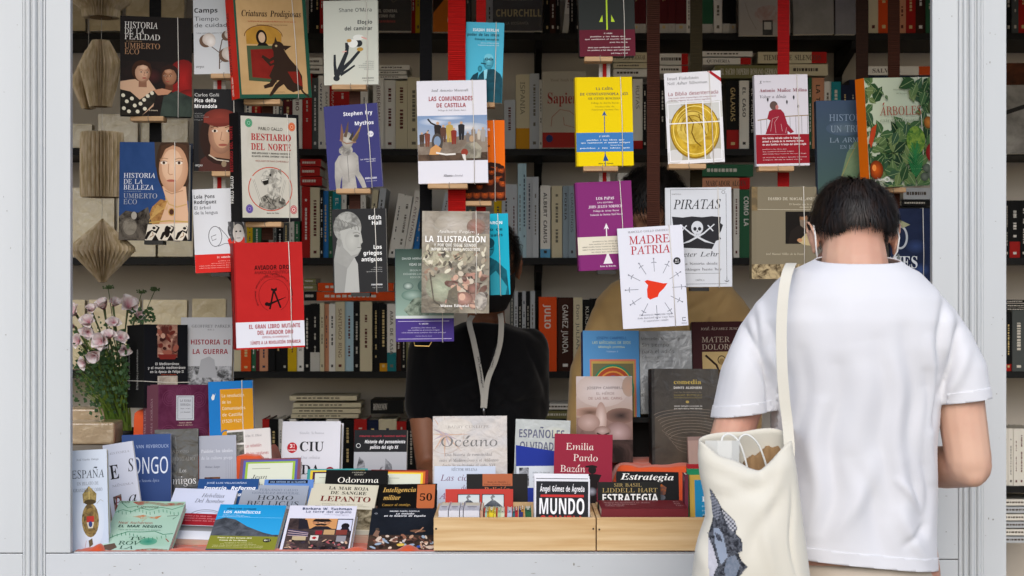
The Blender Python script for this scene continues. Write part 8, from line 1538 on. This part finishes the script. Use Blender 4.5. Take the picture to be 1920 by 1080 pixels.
g = G(); [limb(g, [TW(x_, y_, -.462+d_), TW(x_-2, y_+30, -.464+d_), TW(x_-4, 930, -.466)], [.006, .009, .02]) for (x_, y_, d_) in ((1462, 812, 0), (1450, 826, .008), (1438, 838, -.004), (1425, 846, .006), (1412, 856, -.004), (1400, 862, .004))]
put(rel(remesh(g, 'cloth', .005, 3), br), 'cloth', mat('brown_corduroy', '#8d6f4c', .9, bump=(90, .8, .002, (1, .2, .2))), br)
# ---------------------------------------------------------------- the two booksellers inside
def seller(cx, Y, py_head, scale, top_mat, skin, hair_m, label, lean, arm_l, arm_r, shirt_rows, neck_y, short, seed):
    P_ = lambda px, py, y=Y: PX(px, py, y); o = empty('person', (P_(cx, 0).x, Y, 0), label=label, cat='person')
    HC = P_(cx+lean, py_head, Y-.02); HM = Matrix.Rotation(R(180+lean*.9), 3, 'Z') @ Matrix.Rotation(R(-12+min(0, lean*.5)), 3, 'X')
    b = G(); head_geo(b, HC, HM, scale); limb(b, [P_(cx+lean*.7, py_head+52, Y+.01), P_(cx+lean*.5, neck_y, Y+.02)], [.05*scale, .052*scale])
    ringset(b, [(P_(cx, 0).x, Y+.02, PX(0, y_, Y).z, hw*.93, .085, .085) for (y_, hw) in shirt_rows], 28, 2.2)
    sh_l, sh_r = arm_l, arm_r
    for (A, sd) in ((arm_l, -1), (arm_r, 1)):
        pts = [P_(*q) for q in A]; limb(b, pts, [.05, .041, .036, .032, .022][:len(pts)]); d = (pts[-1]-pts[-2]).normalized(); hand(b, pts[-1]+d*.01, (d.x, d.y, -.2), (0, .1, 1), sd, .95, .3)
    z0 = PX(0, shirt_rows[-1][0], Y).z
    for sx in (-1, 1): limb(b, [(P_(cx, 0).x+sx*.08, Y+.02, z0), (P_(cx, 0).x+sx*.09, Y+.02, .5), (P_(cx, 0).x+sx*.09, Y+.02, .1)], [.08, .055, .04]); b.ball((P_(cx, 0).x+sx*.09, Y-.04, .05), (.04, .11, .032), 12, 8)
    put(rel(remesh(b, 'body', .0065, 4), o), 'body', skin, o)
    t = G(); ringset(t, [(P_(cx, 0).x, Y+.02, PX(0, y_, Y).z, hw, .105, .105) for (y_, hw) in shirt_rows], 40, 2.3)
    for A in (arm_l, arm_r):
        pts = [P_(*q) for q in A][:3 if not short else 2]; e = pts[-1]
        if short: e = pts[0]+(pts[1]-pts[0])*.93; pts = [pts[0], (pts[0]+e)/2, e]
        limb(t, pts, [.06, .056, .052][:len(pts)], 16)
    tm = remesh(t, 'top', .006, 6); co = lambda v: v
    rd = random.Random(seed); creases(tm, [(cx+rd.uniform(-120, 120), rd.uniform(neck_y+30, neck_y+160), cx+rd.uniform(-120, 120), rd.uniform(neck_y+120, neck_y+260), rd.choice([-1, 1])*.007, rd.uniform(6, 12)) for _ in range(16)], Y-.1, wob=.004)
    cut(tm, P_(cx, neck_y-4, Y), (0, .35, 1), lambda c: True and c.z > PX(0, neck_y+30, Y).z)
    put(rel(tm, o), 'shirt' if not short else 'black_top', top_mat, o, .002)
    b = G(); 
    for sx in (-1, 1): limb(b, [(P_(cx, 0).x+sx*.08, Y+.02, z0+.02), (P_(cx, 0).x+sx*.09, Y+.02, .5), (P_(cx, 0).x+sx*.09, Y+.02, .09)], [.095, .075, .06])
    put(rel(remesh(b, 'trousers', .012, 3), o), 'trousers', mat('dark_trousers', '#1a1c22', .8), o)
    def reg(d):
        if d.y > .45 and d.z < .5: return False
        return d.z > (-.05 if d.y > .1 else -.55)
    hair_strands('hair', o, HC-V(o.location), HM, scale, hair_m, 2600, seed, reg, (.04, .07), wid=.0012)
    T = lambda x, y, z: HC+HM @ (V((x, y, z))*scale)-V(o.location)
    for e in (-1, 1): g = G(); g.ball(T(e*.031, .079, .006), .0105, 10, 8); g.ball(T(e*.031, .0868, .006), .0042, 8, 6, 1); g.build('eye', [mat('eyeball_shaded', '#8a7d72', .4), mat('iris_dark', '#20140e', .2)], o, True)
    rs = []
    for j in range(8):
        z = -.005-.10*j/7; k = 1-.30*max(0, (j-3.5)/3.5); rs.append([T(.073*sin(a)*k, .028+.094*cos(a)*k, z) for a in [R(x) for x in range(-90, 91, 15)]])
    g = G(); vs = [p for r_ in rs for p in r_]; n_ = len(rs[0]); g.add(vs, [(j*n_+i, j*n_+i+1, (j+1)*n_+i+1, (j+1)*n_+i) for j in range(7) for i in range(n_-1)]); m = g.build('face_mask', mat('black_mask_cloth', '#0e0e10', .8), o, True); md = m.modifiers.new('cloth_thickness', 'SOLIDIFY'); md.thickness = .0015
    return o, P_
BLACKT = mat('black_jersey', '#08080a', .9, sheen=.1, spec=.12); TAN = mat('tan_cotton_shirt', '#bf9f6c', .85, vary=('#ab8c5a', 5, (1, 1, 1), .35, .7), bump=(300, .2, .0006), sheen=.2, spec=.15)
s1, P1 = seller(908, .80, 500, .98, BLACKT, skin_mat('skin_warm', '#8f5f44', '#7a4c36'), mat('black_hair', '#0d0908', .45), 'bookseller in a black top and black mask with a white lanyard, face hidden behind books', 6,
   [(808, 660, .82), (794, 770, .80), (806, 880, .76), (830, 900, .62)], [(988, 655, .82), (994, 770, .82), (990, 880, .76), (980, 900, .62)], [(606, .055), (614, .085), (624, .125), (640, .158), (672, .172), (720, .165), (800, .150), (880, .148), (960, .16), (1040, .165)], 612, True, 8)
s2, P2 = seller(1258, .88, 398, 1.0, TAN, skin_mat('skin_inner', '#a4785c', '#8a5f48'), mat('black_hair', '#0d0908'), 'bookseller in a tan shirt and black mask, mostly hidden behind the hanging books', -34,
   [(1150, 600, .90), (1108, 700, .88), (1100, 800, .82), (1130, 860, .70)], [(1368, 600, .90), (1392, 700, .88), (1390, 800, .82), (1350, 860, .70)], [(500, .06), (512, .10), (532, .16), (565, .198), (620, .202), (700, .19), (800, .18), (900, .185), (980, .185)], 506, False, 15)
# shirt collar of the tan shirt
for sx in (-1, 1):
    g = G(); a = P2(1248+sx*8, 520, .765)-V(s2.location); q = [P2(1242+sx*30, 498, .80), P2(1244+sx*44, 516, .785), P2(1246+sx*34, 548, .762), P2(1244+sx*6, 522, .77)]; q = [p-V(s2.location) for p in q]; g.add(q+[p+V((0, .004, 0)) for p in q], [(0, 1, 2, 3), (7, 6, 5, 4), (0, 4, 5, 1), (1, 5, 6, 2), (2, 6, 7, 3), (3, 7, 4, 0)]); g.build('collar', TAN, s2)
# lanyard of the first bookseller
LAN = mat('white_lanyard', '#a9a59c', .7); ln = empty('lanyard', P1(906, 700, .68), label='white lanyard with small dark print round the neck of the bookseller in black', cat='lanyard')
ribbon([P1(886, 592, .74), P1(880, 605, .702), P1(888, 640, .688), P1(898, 690, .682), P1(906, 740, .68), P1(906, 765, .679)], .0145, 'ribbon', LAN, ln, side=(1, .25, 0))
ribbon([P1(938, 588, .74), P1(940, 605, .702), P1(938, 640, .688), P1(929, 675, .682), P1(914, 715, .678), P1(908, 765, .675)], .0145, 'ribbon', LAN, ln, side=(.9, -.3, .15))
for (pa, pb, t_) in (((899, 655), (903, 720), 'FERIA LIBRO'), ((896, 668), (906, 728), 'DEL LIBRO MADRID'), ((933, 640), (922, 690), 'FERIA DEL LIBRO'), ((928, 652), (917, 694), 'MADRID')):
    a, b_ = P1(*pa, .6735), P1(*pb, .6705); ey = (a-b_).normalized(); ez = V((0, -1, 0)); ex = ey.cross(ez).normalized(); ez = ex.cross(ey); L_ = (a-b_).length
    pr = Print(.005, L_, z=.0002); pr.TV(t_, 20, 2, 98, 60, '#26262a', 'b'); o = pr.build('lanyard_print', ln)
    if o: M = Matrix((ex.to_4d(), ey.to_4d(), ez.to_4d(), (b_-V(ln.location)).to_4d())).transposed(); M[3][0] = M[3][1] = M[3][2] = 0; M[3][3] = 1; o.matrix_local = M; o['kind'] = 'stuff'
g = G(); q = P1(907, 764, .676)-V(ln.location); g.tube([q, q+V((0, 0, -.008)), q+V((.002, 0, -.022))], [.003, .0035, .0025], 8); g.ball(q+V((.002, 0, -.03)), .005, 8, 6); g.build('metal_clip', mat('steel', '#8d8f92', .3, metal=.9), ln, True)
